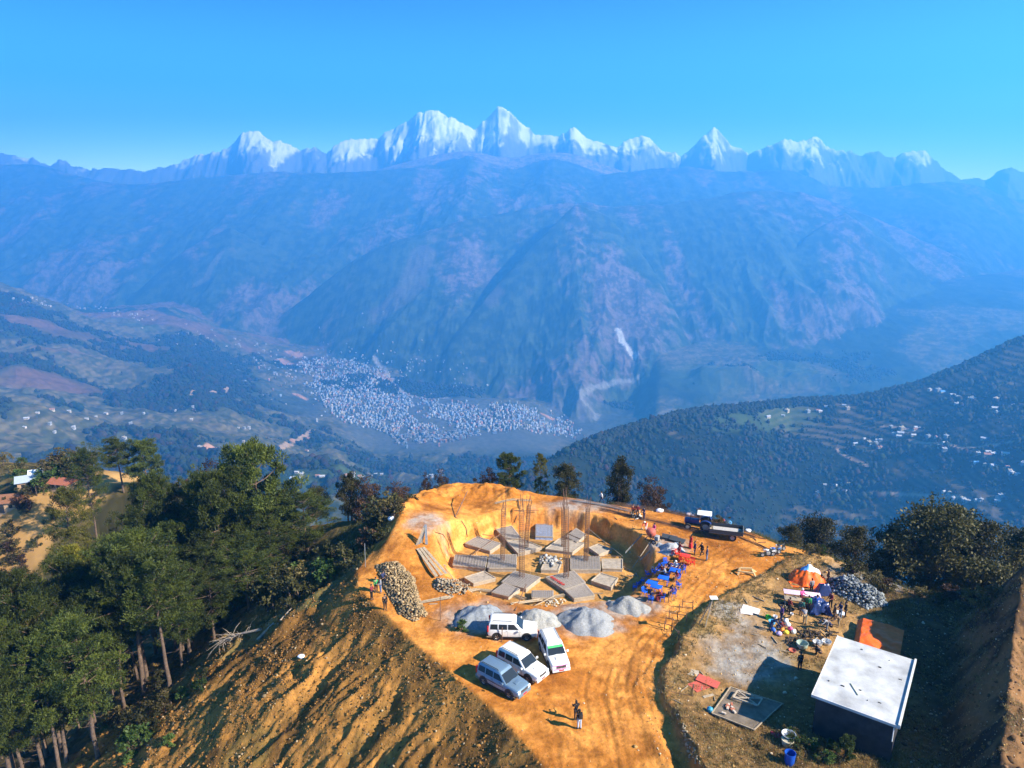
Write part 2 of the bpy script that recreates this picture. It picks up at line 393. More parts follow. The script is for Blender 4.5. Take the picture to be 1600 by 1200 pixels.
# ------------------------------------------------------------------ materials
MATS = {}
def mat(name, col, rough=0.8, metal=0.0, noise=0.0, scale=8.0, spec=0.3, bump=0.0, attr=None, coat=0.0, detail=6, contrast=1.0, bumpdist=0.02, trans=0.0, translucent=0.0):
    if name in MATS: return MATS[name]
    m = bpy.data.materials.new(name); m.use_nodes = True
    nt = m.node_tree; N = nt.nodes; L = nt.links
    b = N["Principled BSDF"]; b.inputs["Roughness"].default_value = rough; b.inputs["Metallic"].default_value = metal
    b.inputs["Specular IOR Level"].default_value = spec; b.inputs["Coat Weight"].default_value = coat
    if coat: b.inputs["Coat Roughness"].default_value = 0.08
    tc = N.new("ShaderNodeTexCoord")
    src = None
    if attr:
        a = N.new("ShaderNodeAttribute"); a.attribute_name = attr; src = a.outputs["Color"]
    if noise > 0 or bump > 0:
        nz = N.new("ShaderNodeTexNoise"); nz.inputs["Scale"].default_value = scale; nz.inputs["Detail"].default_value = detail
        nz.inputs["Roughness"].default_value = 0.6
        L.new(tc.outputs["Object"], nz.inputs["Vector"])
    if noise > 0:
        mr = N.new("ShaderNodeMapRange"); mr.inputs[1].default_value = 0.5 - 0.22 / contrast; mr.inputs[2].default_value = 0.5 + 0.22 / contrast
        mr.inputs[3].default_value = 1 - noise; mr.inputs[4].default_value = 1 + noise * 0.8
        L.new(nz.outputs["Fac"], mr.inputs[0])
        mm = N.new("ShaderNodeMix"); mm.data_type = 'RGBA'; mm.blend_type = 'MULTIPLY'; mm.inputs[0].default_value = 1
        if src: L.new(src, mm.inputs[6])
        else: mm.inputs[6].default_value = (*col, 1)
        L.new(mr.outputs[0], mm.inputs[7])
        L.new(mm.outputs[2], b.inputs["Base Color"])
    elif src: L.new(src, b.inputs["Base Color"])
    else: b.inputs["Base Color"].default_value = (*col, 1)
    if bump > 0:
        bp = N.new("ShaderNodeBump"); bp.inputs["Strength"].default_value = bump; bp.inputs["Distance"].default_value = bumpdist
        L.new(nz.outputs["Fac"], bp.inputs["Height"]); L.new(bp.outputs[0], b.inputs["Normal"])
    MATS[name] = m
    return m
# ------------------------------------------------------------------ mesh helpers
def mesh_np(name, v, f, mats, cols=None, smooth=True, parent=None, tri=False):
    me = bpy.data.meshes.new(name)
    v = np.asarray(v, np.float32); f = np.asarray(f, np.int32)
    k = f.shape[1]
    me.vertices.add(len(v)); me.vertices.foreach_set("co", v.ravel())
    me.loops.add(f.size); me.loops.foreach_set("vertex_index", f.ravel())
    me.polygons.add(len(f)); me.polygons.foreach_set("loop_start", np.arange(0, f.size, k, dtype=np.int32))
    me.polygons.foreach_set("loop_total", np.full(len(f), k, np.int32))
    if smooth: me.polygons.foreach_set("use_smooth", np.ones(len(f), bool))
    me.update(calc_edges=True)
    if cols is not None:
        ca = me.color_attributes.new("tint", 'FLOAT_COLOR', 'POINT')
        c4 = np.ones((len(v), 4), np.float32); c4[:, :3] = cols
        ca.data.foreach_set("color", c4.ravel())
    for m in (mats if isinstance(mats, (list, tuple)) else [mats]): me.materials.append(m)
    o = bpy.data.objects.new(name, me); COL.objects.link(o)
    if parent: o.parent = parent
    return o
def tag(o, label=None, cat=None, group=None, kind=None):
    if label: o["label"] = label
    if cat: o["category"] = cat
    if group: o["group"] = group
    if kind: o["kind"] = kind
    return o
def lerp3(a, b, t):
    return np.asarray(a) * (1 - t)[:, None] + np.asarray(b) * t[:, None]

# ------------------------------------------------------------------ ground of the hilltop
def patches(x, y, lst):
    m = np.zeros(x.shape)
    for (px, py, rx, ry) in lst:
        cx, cy = W(px, py); 
        n = 0.35 * fbm(x / 1.3, y / 1.3, 4, 400)
        m = np.maximum(m, sstep(1.15, 0.55, np.hypot((x - cx) / rx, (y - cy) / ry) + n))
    return m
def near_colors(x, y, z):
    n = x.size
    d, arc, _, _ = seg_dist(x, y, HILLTOP, True); ins = inside(x, y, HILLTOP)
    out = np.where(ins, -d, d)
    a = fbm(x / 5, y / 5, 5, 401); b = fbm(x / 0.9, y / 0.9, 4, 402); c = fbm(x / 22, y / 22, 3, 403); e = fbm(x / 0.3, y / 0.3, 2, 404)
    orange = lerp3((0.40, 0.145, 0.024), (0.60, 0.255, 0.055), sstep(-0.5, 0.5, a + 0.5 * b))
    orange = orange * (1 + 0.34 * b + 0.16 * e)[:, None]
    dk = sstep(0.05, 0.45, fbm(x / 3.5, y / 3.5, 6, 415)); orange = orange * (1 - dk)[:, None] + (orange * np.array((0.66, 0.62, 0.62))) * dk[:, None]
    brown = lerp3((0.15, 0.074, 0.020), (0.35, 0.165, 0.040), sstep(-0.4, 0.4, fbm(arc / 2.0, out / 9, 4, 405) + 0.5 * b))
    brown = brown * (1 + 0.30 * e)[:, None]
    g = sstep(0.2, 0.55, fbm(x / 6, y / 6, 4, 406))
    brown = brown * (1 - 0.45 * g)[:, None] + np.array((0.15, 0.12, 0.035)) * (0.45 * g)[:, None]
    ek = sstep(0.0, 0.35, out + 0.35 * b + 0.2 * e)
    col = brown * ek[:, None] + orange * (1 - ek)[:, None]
    # wheel-worn tracks of the haul road
    dr, _, _, _ = seg_dist(x, y, [W(985, 1215), W(965, 1100), W(960, 1020), W(1010, 960), W(1075, 900), W(1110, 870)])
    tr = sstep(3.4, 0.5, dr) * (0.5 + 0.5 * fbm(x / 0.5, y / 4, 3, 407))
    col = col * (1 - 0.18 * tr)[:, None]
    # forest floor and the back slopes
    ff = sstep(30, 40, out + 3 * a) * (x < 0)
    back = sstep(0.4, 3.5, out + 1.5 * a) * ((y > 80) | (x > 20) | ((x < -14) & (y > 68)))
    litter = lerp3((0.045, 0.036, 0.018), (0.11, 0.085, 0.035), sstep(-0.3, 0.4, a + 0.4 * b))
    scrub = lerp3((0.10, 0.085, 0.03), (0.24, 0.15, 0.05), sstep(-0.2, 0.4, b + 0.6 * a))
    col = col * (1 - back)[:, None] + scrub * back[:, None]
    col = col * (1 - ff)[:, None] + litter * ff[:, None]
    # terrace: dry grass on tan soil
    it = inside(x, y, BANK_POLY); db, _, _, _ = seg_dist(x, y, BANK); db = np.where(it, db, -db)
    tm = sstep(-0.6, 0.8, db + 0.8 * b)
    tan = lerp3((0.21, 0.118, 0.045), (0.35, 0.205, 0.080), sstep(-0.4, 0.5, a + 0.4 * b))
    dry = sstep(0.05, 0.5, fbm(x / 2.2, y / 2.2, 4, 408) + 0.2 * e)
    tan = tan * (1 - 0.55 * dry)[:, None] + np.array((0.20, 0.145, 0.06)) * (0.55 * dry)[:, None]
    tan = tan * (1 + 0.25 * e)[:, None]
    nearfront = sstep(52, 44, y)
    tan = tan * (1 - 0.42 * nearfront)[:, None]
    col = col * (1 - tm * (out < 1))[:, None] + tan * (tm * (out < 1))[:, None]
    shade_mask = sstep(29, 32.5, x + 1.2 * b - 0.30 * (y - 45)) * (out < 1)
    shade_soil = lerp3((0.03, 0.023, 0.014), (0.07, 0.048, 0.026), sstep(-0.3, 0.4, b))  # dark soil tone with the cut bank's shade painted into it
    col = col * (1 - 0.85 * shade_mask)[:, None] + shade_soil * (0.85 * shade_mask)[:, None]
    # cut faces of the pit
    r = pit_r(x, y)
    cf = sstep(1.25, 1.0, r) * sstep(0.80, 0.97, r)
    red = lerp3((0.50, 0.18, 0.035), (0.70, 0.33, 0.09), sstep(-0.3, 0.3, fbm(x / 1.2, z * 1.5, 4, 409)))
    col = col * (1 - 0.8 * cf)[:, None] + red * (0.8 * cf)[:, None]
    fl = sstep(0.97, 0.88, r)
    flo = lerp3((0.36, 0.19, 0.06), (0.52, 0.27, 0.08), sstep(-0.3, 0.4, a + 0.7 * b))
    col = col * (1 - fl)[:, None] + flo * fl[:, None]
    # crushed stone dust
    gp = patches(x, y, [(668, 835, 2.6, 3.4), (1165, 1035, 4.6, 3.6), (1150, 975, 2.6, 3.0), (1045, 852, 3.0, 2.6), (750, 965, 4.5, 3.4), (840, 968, 3.4, 2.2), (918, 965, 4.2, 3.6), (980, 945, 3.6, 2.2), (905, 790, 6, 2.2), (1345, 905, 5, 3)])
    grey = lerp3((0.19, 0.19, 0.185), (0.29, 0.29, 0.28), sstep(-0.4, 0.4, b)) * (1 + 0.2 * e)[:, None]
    k = np.clip(gp * (0.6 + 0.5 * b), 0, 0.85)
    col = col * (1 - k)[:, None] + grey * k[:, None]
    # the cut bank and what is above it
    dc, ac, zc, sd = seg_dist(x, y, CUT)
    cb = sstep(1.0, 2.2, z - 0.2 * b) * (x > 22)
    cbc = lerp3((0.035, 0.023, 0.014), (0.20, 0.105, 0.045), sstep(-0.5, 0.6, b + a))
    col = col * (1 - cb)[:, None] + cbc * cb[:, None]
    # bare orange clearings on the spur
    for (cx, cy, rx, ry) in CLEAR:
        q = sstep(1.15, 0.8, np.hypot((x - cx) / rx, (y - cy) / ry) + 0.35 * fbm(x / 4, y / 4, 3, 410))
        col = col * (1 - 0.85 * q)[:, None] + orange * (0.75 * q)[:, None]
    return np.clip(col, 0.005, 0.95)

CLEAR = []
for px, py, rx, ry in ((170, 748, 6, 13), (150, 760, 4, 8), (15, 825, 9, 14), (30, 870, 7, 10), (110, 790, 4, 9)):
    p = hit(px, py)
    if p: CLEAR.append((p.x, p.y, rx, ry))

NX0, NX1, NY0, NY1, NS = -64.0, 64.0, 33.0, 112.0, 0.17
xs = np.arange(NX0, NX1, NS); ys = np.arange(NY0, NY1, NS)
gx, gy = np.meshgrid(xs, ys)
gzv = ground_height(gx.ravel(), gy.ravel(), True)
nx, ny = len(xs), len(ys)
idx = np.arange(nx * ny).reshape(ny, nx)
quads = np.stack([idx[:-1, :-1], idx[:-1, 1:], idx[1:, 1:], idx[1:, :-1]], -1).reshape(-1, 4)
M_GROUND = mat("earth", (1, 1, 1), 0.95, noise=0.28, scale=3.2, spec=0.1, bump=0.9, bumpdist=0.10, attr="tint", detail=10)
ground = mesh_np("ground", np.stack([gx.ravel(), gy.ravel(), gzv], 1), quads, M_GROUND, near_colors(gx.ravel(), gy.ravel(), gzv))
tag(ground, kind="structure")

# ------------------------------------------------------------------ far ground: valley, mountains, snow range
nq, nyy = 1500, 1080
Q = np.linspace(-1.05, 1.05, nq); YY = np.concatenate([np.geomspace(40, 900, 300)[:-1], np.geomspace(900, 11300, nyy - 299)])
QQ, Yg = np.meshgrid(Q, YY)
X = (QQ * Yg).ravel(); Y = Yg.ravel()
Z = ground_height(X, Y, False)
zf, which, dcr, flat = far_height(X, Y, True)
inn = (X > NX0 + 1) & (X < NX1 - 1) & (Y > NY0 + 1) & (Y < NY1 - 1)
inner = (X > NX0 + 4) & (X < NX1 - 4) & (Y > NY0 + 4) & (Y < NY1 - 4)
Z = np.where(inn, Z - 1.0, Z)

def far_colors(X, Y, Z):
    c = 800 + FPX * 0.96 * X / Y
    a = fbm(X / 420, Y / 420, 5, 501); b = fbm(X / 60, Y / 60, 4, 502); w = fbm(X / 1500, Y / 1500, 4, 503); e = fbm(X / 18, Y / 18, 3, 504)
    forest = lerp3((0.014, 0.022, 0.010), (0.038, 0.052, 0.022), sstep(-0.4, 0.4, b + e * 0.5))
    field = lerp3((0.065, 0.068, 0.03), (0.14, 0.115, 0.055), sstep(-0.3, 0.3, b + e))
    soil = lerp3((0.15, 0.08, 0.05), (0.22, 0.12, 0.075), sstep(-0.3, 0.3, b))
    fm = sstep(-0.10, 0.10, a + 0.35 * b - 0.02)
    # terraced fields follow the contours
    ter = 0.5 + 0.5 * np.sin(Z * 2 * math.pi / 14.0 + 3 * b)
    field = field * (0.75 + 0.45 * ter)[:, None]
    col = field * (1 - fm)[:, None] + forest * fm[:, None]
    sm = sstep(0.22, 0.36, w + 0.5 * a) * (c < 560)
    col = col * (1 - 0.8 * sm)[:, None] + soil * (0.8 * sm)[:, None]
    # near hill on the right: woods with terraced clearings
    h = which == 1
    hm = sstep(0.02, 0.2, fbm(X / 210, Y / 210, 4, 510) + 0.12 * np.cos((c - 1450) / 160)) * sstep(900, 1100, c)
    terr = sstep(0.25, 0.75, 0.5 + 0.5 * np.sin(Z * 2 * math.pi / 8.0 + 2 * b))
    tf = lerp3((0.025, 0.028, 0.014), (0.13, 0.105, 0.062), terr)
    hc = forest * 0.42 * (1 - hm)[:, None] + tf * 0.7 * hm[:, None]
    col = np.where(h[:, None], hc, col)
    # massif: rock and scrub on the steep faces
    rock = lerp3((0.07, 0.06, 0.055), (0.17, 0.125, 0.11), sstep(-0.3, 0.4, b + e))
    mm = (which >= 2) & (which != 3)
    rm = sstep(0.08, 0.5, fbm(X / 300, Y / 900, 5, 520) + 0.3 * b)
    mc = forest * 1.6 * (1 - rm)[:, None] + rock * rm[:, None]
    col = np.where(mm[:, None], mc, col)
    br = (which == 9) & (dcr < 330 + 200 * a)
    col = np.where(br[:, None], rock * 1.7, col)
    # town ground, river bed
    tg = flat * sstep(0.0, 0.4, 0.4 + a)
    col = col * (1 - 0.6 * tg)[:, None] + np.array((0.16, 0.16, 0.15)) * (0.6 * tg)[:, None]
    # snow line
    s = which == 11
    elev = (Z - 500) / 520 + 0.35 * b + 0.5 * fbm(X / 250, Y / 500, 4, 530)
    Zg = Z.reshape(nyy, nq); Xg = X.reshape(nyy, nq); Yq = Y.reshape(nyy, nq)
    gxx = np.gradient(Zg, axis=1) / np.maximum(np.gradient(Xg, axis=1), 1); gyy = np.gradient(Zg, axis=0) / np.maximum(np.gradient(Yq, axis=0), 1)
    stp = np.hypot(gxx, gyy).ravel()
    sn = sstep(0.25, 0.6, elev) * (1 - 0.85 * sstep(1.0, 1.9, stp + 0.9 * fbm(X / 130, Y / 260, 4, 531)))
    sc_ = lerp3((0.16, 0.15, 0.15), (0.96, 0.97, 0.98), sn)
    col = np.where(s[:, None], sc_, col)
    # landslide scar
    return np.clip(col, 0.004, 0.95)
FX, FY, FZ = X, Y, Z
CF = far_colors(X, Y, Z)
for cx, cy, rx, ry in CLEAR:
    q = sstep(1.1, 0.8, np.hypot((X - cx) / rx, (Y - cy) / ry))
    CF = CF * (1 - q)[:, None] + np.array((0.46, 0.27, 0.10)) * (q * (0.85 + 0.3 * fbm(X / 5, Y / 5, 3, 551)))[:, None]
nearfar = (np.hypot(X, Y) < 420) & (which != 1)
nb = fbm(X / 9, Y / 9, 4, 540); nb2 = fbm(X / 2.5, Y / 2.5, 3, 541)
sc1 = lerp3((0.05, 0.045, 0.02), (0.24, 0.16, 0.055), sstep(-0.25, 0.35, nb + 0.4 * nb2))
wn = sstep(420, 250, np.hypot(X, Y)) * (which != 1)
for cx, cy, rx, ry in CLEAR:
    wn = wn * (1 - sstep(1.2, 0.8, np.hypot((X - cx) / rx, (Y - cy) / ry)))
CF = CF * (1 - wn)[:, None] + sc1 * wn[:, None]
# landslide scar on the massif and river gravel
def paint_line(pix, wd, colr, strength=1.0, sd=0):
    global CF
    pts = [tuple(r) for r in hits(np.array(pix, float), ymin=1200) if not np.isnan(r[0])]
    if len(pts) < 2: return None
    lo = np.array(pts).min(0) - 200; hi = np.array(pts).max(0) + 200
    m = np.where((X > lo[0]) & (X < hi[0]) & (Y > lo[1]) & (Y < hi[1]))[0]
    if not len(m): return pts
    d, arc, _, _ = seg_dist(X[m], Y[m], [p[:2] for p in pts])
    k = strength * sstep(wd * 1.2, wd * 0.6, d + 0.5 * wd * fbm(X[m] / wd, Y[m] / wd, 4, 600 + sd))
    CF[m] = CF[m] * (1 - k)[:, None] + np.array(colr) * k[:, None]
    return pts
paint_line([(966, 515), (972, 532), (984, 548), (992, 558)], 22, (0.50, 0.48, 0.45))
RIVER_PTS = paint_line([(1005, 582), (960, 596), (925, 605), (905, 616), (915, 632), (935, 648), (930, 655)], 16, (0.26, 0.25, 0.23), 0.75, 3)
paint_line([(585, 560), (600, 575), (615, 600), (640, 618), (700, 622)], 16, (0.36, 0.33, 0.30), 0.8, 4)
paint_line([(660, 395), (655, 420), (640, 450), (625, 470), (600, 490)], 120, (0.24, 0.17, 0.15), 0.35, 5)
paint_line([(740, 385), (755, 410), (765, 440), (770, 470)], 70, (0.24, 0.18, 0.16), 0.3, 6)
paint_line([(345, 395), (330, 418), (322, 435), (305, 445)], 30, (0.25, 0.22, 0.20), 0.4, 7)
for i, (px, py, wd) in enumerate([(60, 595, 130), (95, 600, 110), (20, 500, 120), (60, 505, 80), (110, 520, 90), (215, 545, 40), (90, 545, 60)]):
    paint_line([(px - 25, py - 2), (px + 25, py + 3)], wd * 0.8, (0.20, 0.10, 0.065), 0.4, 10 + i)
for i, (px, py, wd) in enumerate([(470, 620, 20), (330, 703, 22), (345, 705, 18), (465, 690, 14), (480, 683, 12), (595, 588, 45), (445, 566, 40), (460, 552, 40), (858, 652, 26)]):
    paint_line([(px - 6, py - 3), (px + 6, py + 3)], wd, (0.52, 0.27, 0.16), 0.9, 30 + i)
for i, (px, py, wd) in enumerate([(720, 738, 26), (735, 733, 20), (560, 745, 45), (480, 745, 45), (850, 450, 30), (1050, 655, 20), (1230, 648, 60), (1120, 650, 60), (1180, 655, 40), (1100, 580, 200), (1230, 578, 150), (220, 508, 60), (190, 500, 60)]):
    paint_line([(px - 12, py), (px + 12, py + 2)], wd, (0.065, 0.095, 0.035), 0.6, 50 + i)
for i, pl in enumerate([[(1378, 666), (1400, 668), (1440, 673)], [(1308, 702), (1330, 716), (1355, 728)], [(440, 700), (470, 683), (492, 672)], [(1360, 770), (1430, 772), (1500, 776)], [(300, 615), (350, 612), (375, 605)],
                        [(1420, 688), (1500, 700), (1590, 690)]]):
    paint_line(pl, 5 if pl[0][0] > 900 else 9, (0.42, 0.28, 0.18), 0.9, 80 + i)

idx = np.arange(nq * nyy).reshape(nyy, nq)
quads = np.stack([idx[:-1, :-1], idx[:-1, 1:], idx[1:, 1:], idx[1:, :-1]], -1).reshape(-1, 4)
keep = ~inner[quads].all(1)
qy = Y[quads].mean(1); wq = which[quads].max(1)
M_FAR = mat("hillside", (1, 1, 1), 0.95, noise=0.35, scale=0.05, spec=0.05, bump=0.0, attr="tint", detail=8)
M_SNOW = mat("snow_and_rock", (1, 1, 1), 0.7, noise=0.10, scale=0.01, spec=0.2, attr="tint", detail=8)
def sub(name, mask, m):
    f = quads[keep & mask]; u, inv = np.unique(f, return_inverse=True)
    o = mesh_np(name, np.stack([X[u], Y[u], Z[u]], 1), inv.reshape(-1, 4), m, CF[u]); tag(o, kind="structure"); return o
sub("valley", qy <= 4700, M_FAR)
sub("mountains", (qy > 4700) & (qy <= 9300), M_FAR)
sub("snow_mountains", qy > 9300, M_SNOW)
# plain beyond, so the land reaches the horizon
mesh_np("distant_ground", [(-26000, -4000, -1180), (26000, -4000, -1180), (26000, 11600, -1180), (-26000, 11600, -1180)], [(0, 1, 2, 3)], mat("distant_earth", (0.05, 0.07, 0.05)))["kind"] = "structure"

# ------------------------------------------------------------------ haze of the valleys
def box_obj(name, lo, hi, m):
    v = [(x, y, z) for x in (lo[0], hi[0]) for y in (lo[1], hi[1]) for z in (lo[2], hi[2])]
    f = [(0, 1, 3, 2), (4, 6, 7, 5), (0, 4, 5, 1), (2, 3, 7, 6), (0, 2, 6, 4), (1, 5, 7, 3)]
    return mesh_np(name, v, f, m, smooth=False)
hz = bpy.data.materials.new("haze_air"); hz.use_nodes = True
hz.node_tree.nodes.clear()
pv = hz.node_tree.nodes.new("ShaderNodeVolumePrincipled"); mo = hz.node_tree.nodes.new("ShaderNodeOutputMaterial")
pv.inputs["Color"].default_value = (0.09, 0.45, 1.0, 1)
pv.inputs["Density"].default_value = 0.00021
pv.inputs["Anisotropy"].default_value = 0.25
hz.node_tree.links.new(pv.outputs[0], mo.inputs["Volume"])
hz.cycles.homogeneous_volume = True
# ------------------------------------------------------------------ vegetation
RNG = np.random.default_rng(7)
random.seed(7)
def empty(name, loc, rz=0.0, s=1.0):
    o = bpy.data.objects.new(name, None); COL.objects.link(o)
    o.location = loc; o.rotation_euler = (0, 0, rz); o.scale = (s, s, s) if not isinstance(s, tuple) else s
    o.empty_display_size = 0.2
    return o
def copy_tree(o, parent=None):
    c = o.copy(); COL.objects.link(c); c.parent = parent
    for ch in list(o.children): copy_tree(ch, c)
    return c

class Tubes:
    def __init__(s): s.v = []; s.f = []
    def tube(s, pts, rad, n=7):
        base = len(s.v); pts = [Vector(p) for p in pts]
        for i, p in enumerate(pts):
            d = (pts[min(i + 1, len(pts) - 1)] - pts[max(i - 1, 0)])
            d = d.normalized() if d.length > 1e-9 else Vector((0, 0, 1))
            a = d.cross(Vector((0.31, 0.2, 1)) if abs(d.z) < 0.9 else Vector((1, 0.1, 0))).normalized(); b = d.cross(a)
            r = rad[i] if hasattr(rad, '__len__') else rad
            for k in range(n):
                t = 2 * math.pi * k / n
                s.v.append(p + (a * math.cos(t) + b * math.sin(t)) * r)
        for i in range(len(pts) - 1):
            for k in range(n):
                q = base + i * n; s.f.append((q + k, q + (k + 1) % n, q + n + (k + 1) % n, q + n + k))
        return s
    def obj(s, name, m, parent=None, smooth=True):
        me = bpy.data.meshes.new(name); me.from_pydata([tuple(v) for v in s.v], [], s.f)
        if smooth: me.polygons.foreach_set("use_smooth", np.ones(len(me.polygons), bool))
        me.materials.append(m); me.update()
        o = bpy.data.objects.new(name, me); COL.objects.link(o)
        if parent: o.parent = parent
        return o

def leaf_quads(centers, radii, per, length, width, rng, up=0.0, flat=0.75):
    """many small leaf faces scattered through clumps"""
    C = np.repeat(np.asarray(centers), per, 0); R = np.repeat(np.asarray(radii), per)
    n = len(C)
    d = rng.normal(size=(n, 3)); d /= np.linalg.norm(d, axis=1)[:, None]
    r = R * rng.random(n) ** 0.45
    P = C + d * r[:, None] * np.array([1, 1, flat])
    a = d + rng.normal(size=(n, 3)) * 0.6; a[:, 2] += up; a /= np.linalg.norm(a, axis=1)[:, None]
    b = np.cross(a, rng.normal(size=(n, 3))); b /= np.linalg.norm(b, axis=1)[:, None]
    L = length * (0.6 + 0.8 * rng.random(n))[:, None]; Wd = width * (0.6 + 0.8 * rng.random(n))[:, None]
    V = np.stack([P - b * Wd * 0.5, P + b * Wd * 0.5, P + a * L + b * Wd * 0.32, P + a * L - b * Wd * 0.32], 1).reshape(-1, 3)
    F = np.arange(n * 4).reshape(n, 4)
    return V, F
def leaf_mat(name, c1, c2, scale=0.45):
    m = bpy.data.materials.new(name); m.use_nodes = True; nt = m.node_tree; N = nt.nodes; L = nt.links
    b = N["Principled BSDF"]; b.inputs["Roughness"].default_value = 0.6; b.inputs["Specular IOR Level"].default_value = 0.25
    tc = N.new("ShaderNodeTexCoord"); nz = N.new("ShaderNodeTexNoise"); nz.inputs["Scale"].default_value = scale; nz.inputs["Detail"].default_value = 5
    L.new(tc.outputs["Object"], nz.inputs["Vector"])
    cr = N.new("ShaderNodeValToRGB"); cr.color_ramp.elements[0].position = 0.35; cr.color_ramp.elements[1].position = 0.65
    cr.color_ramp.elements[0].color = (*c1, 1); cr.color_ramp.elements[1].color = (*c2, 1)
    L.new(nz.outputs["Fac"], cr.inputs[0]); 
    oi = N.new("ShaderNodeObjectInfo"); hsv = N.new("ShaderNodeHueSaturation"); mr = N.new("ShaderNodeMapRange")
    mr.inputs[3].default_value = 0.6; mr.inputs[4].default_value = 1.6
    L.new(oi.outputs["Random"], mr.inputs[0]); L.new(mr.outputs[0], hsv.inputs["Value"]); L.new(cr.outputs[0], hsv.inputs["Color"])
    L.new(hsv.outputs[0], b.inputs["Base Color"])
    tr = N.new("ShaderNodeBsdfTranslucent"); L.new(hsv.outputs[0], tr.inputs[0]); ms = N.new("ShaderNodeMixShader"); ms.inputs[0].default_value = 0.25
    L.new(b.outputs[0], ms.inputs[1]); L.new(tr.outputs[0], ms.inputs[2]); L.new(ms.outputs[0], N["Material Output"].inputs[0])
    return m
M_PINE = leaf_mat("pine_needles", (0.011, 0.021, 0.004), (0.070, 0.086, 0.013))
M_PINE_Y = leaf_mat("yellow_green_pine_needles", (0.045, 0.052, 0.006), (0.17, 0.15, 0.018))  # yellower, lighter needle tone than the plain pines
M_LEAF = leaf_mat("broad_leaves", (0.018, 0.022, 0.007), (0.075, 0.066, 0.020), 0.8)
M_LEAF_B = leaf_mat("russet_leaves", (0.035, 0.020, 0.014), (0.085, 0.045, 0.022), 0.8)
M_LEAF_G = leaf_mat("fresh_green_leaves", (0.03, 0.06, 0.012), (0.09, 0.13, 0.03), 0.8)
M_SCRUB = leaf_mat("scrub_leaves", (0.035, 0.032, 0.012), (0.14, 0.11, 0.035), 1.2)
M_BARK = mat("bark", (0.11, 0.075, 0.055), 0.9, noise=0.5, scale=3, bump=0.6, bumpdist=0.03)
M_BARK_L = mat("pale_dead_wood", (0.30, 0.24, 0.19), 0.9, noise=0.4, scale=3)

def make_pine(H, bare, width, seed, leafm, dens=1.0, lean=0.0):
    rng = np.random.default_rng(seed); root = empty("pine_tree", (0, 0, 0))
    T = Tubes(); n = 9
    cx = np.cumsum(rng.normal(size=n) * 0.12) + lean * np.linspace(0, 1, n) ** 1.3 * H; cy = np.cumsum(rng.normal(size=n) * 0.12)
    zt = np.linspace(-1.2, H * 0.97, n); rr = np.linspace(H * 0.014 + 0.05, 0.04, n)
    cx -= cx[0]; cy -= cy[0]
    T.tube([(cx[i], cy[i], zt[i]) for i in range(n)], list(rr), 8)
    cent = []; rad = []
    nl = int(26 + H * 0.9)
    for k in range(nl):
        t = bare + (1 - bare) * (k + rng.random()) / nl
        z = t * H; x0 = np.interp(z, zt, cx); y0 = np.interp(z, zt, cy)
        u = (t - bare) / (1 - bare)
        Lm = width * (0.45 + 0.75 * math.sin(math.pi * min(1, (u * 0.82 + 0.16))) ** 0.8) * (0.65 + 0.6 * rng.random()) * (1.0 if u < 0.9 else 0.5)
        az = k * 2.4 + rng.normal() * 0.4; rise = 0.15 + 0.5 * u + 0.15 * rng.normal()
        dx, dy = math.cos(az), math.sin(az)
        pts = [(x0 + dx * Lm * s, y0 + dy * Lm * s, z + Lm * rise * s ** 1.5 + 0.05 * rng.normal()) for s in (0, 0.35, 0.7, 1.0)]
        T.tube(pts, [0.09 * (1 - u * 0.5), 0.07 * (1 - u * 0.4), 0.045, 0.02], 5)
        for s in (0.5, 0.72, 0.9, 1.03):
            if rng.random() < 0.92:
                j = rng.normal(size=3) * 0.35 * (0.4 + Lm / 3)
                cent.append((x0 + dx * Lm * s + j[0], y0 + dy * Lm * s + j[1], z + Lm * rise * s ** 1.5 + 0.15 + j[2] * 0.4)); rad.append(0.45 + 0.45 * rng.random())
        # a twig off the limb
        for sg in (-1, 1):
            q = az + sg * 0.8; s = 0.62
            bx, by, bz = x0 + dx * Lm * s, y0 + dy * Lm * s, z + Lm * rise * s ** 1.5
            cent.append((bx + math.cos(q) * Lm * 0.35, by + math.sin(q) * Lm * 0.35, bz + 0.25)); rad.append(0.4 + 0.4 * rng.random())
    for k in range(5):
        cent.append((cx[-1] + rng.normal() * 0.4, cy[-1] + rng.normal() * 0.4, H * (0.93 + 0.05 * rng.random()))); rad.append(0.55)
    # dead stubs on the bare stem
    for k in range(7):
        z = H * bare * (0.45 + 0.5 * rng.random()); az = rng.random() * 6.28; l = 0.5 + rng.random() * 1.2
        x0 = np.interp(z, zt, cx); y0 = np.interp(z, zt, cy)
        T.tube([(x0, y0, z), (x0 + math.cos(az) * l, y0 + math.sin(az) * l, z + 0.1)], [0.04, 0.015], 4)
    T.obj("trunk", M_BARK, root)
    V, F = leaf_quads(cent, rad, int(85 * dens), 0.27, 0.085, rng, up=0.5, flat=0.6)
    mesh_np("crown", V, F, leafm, smooth=False, parent=root)
    return root
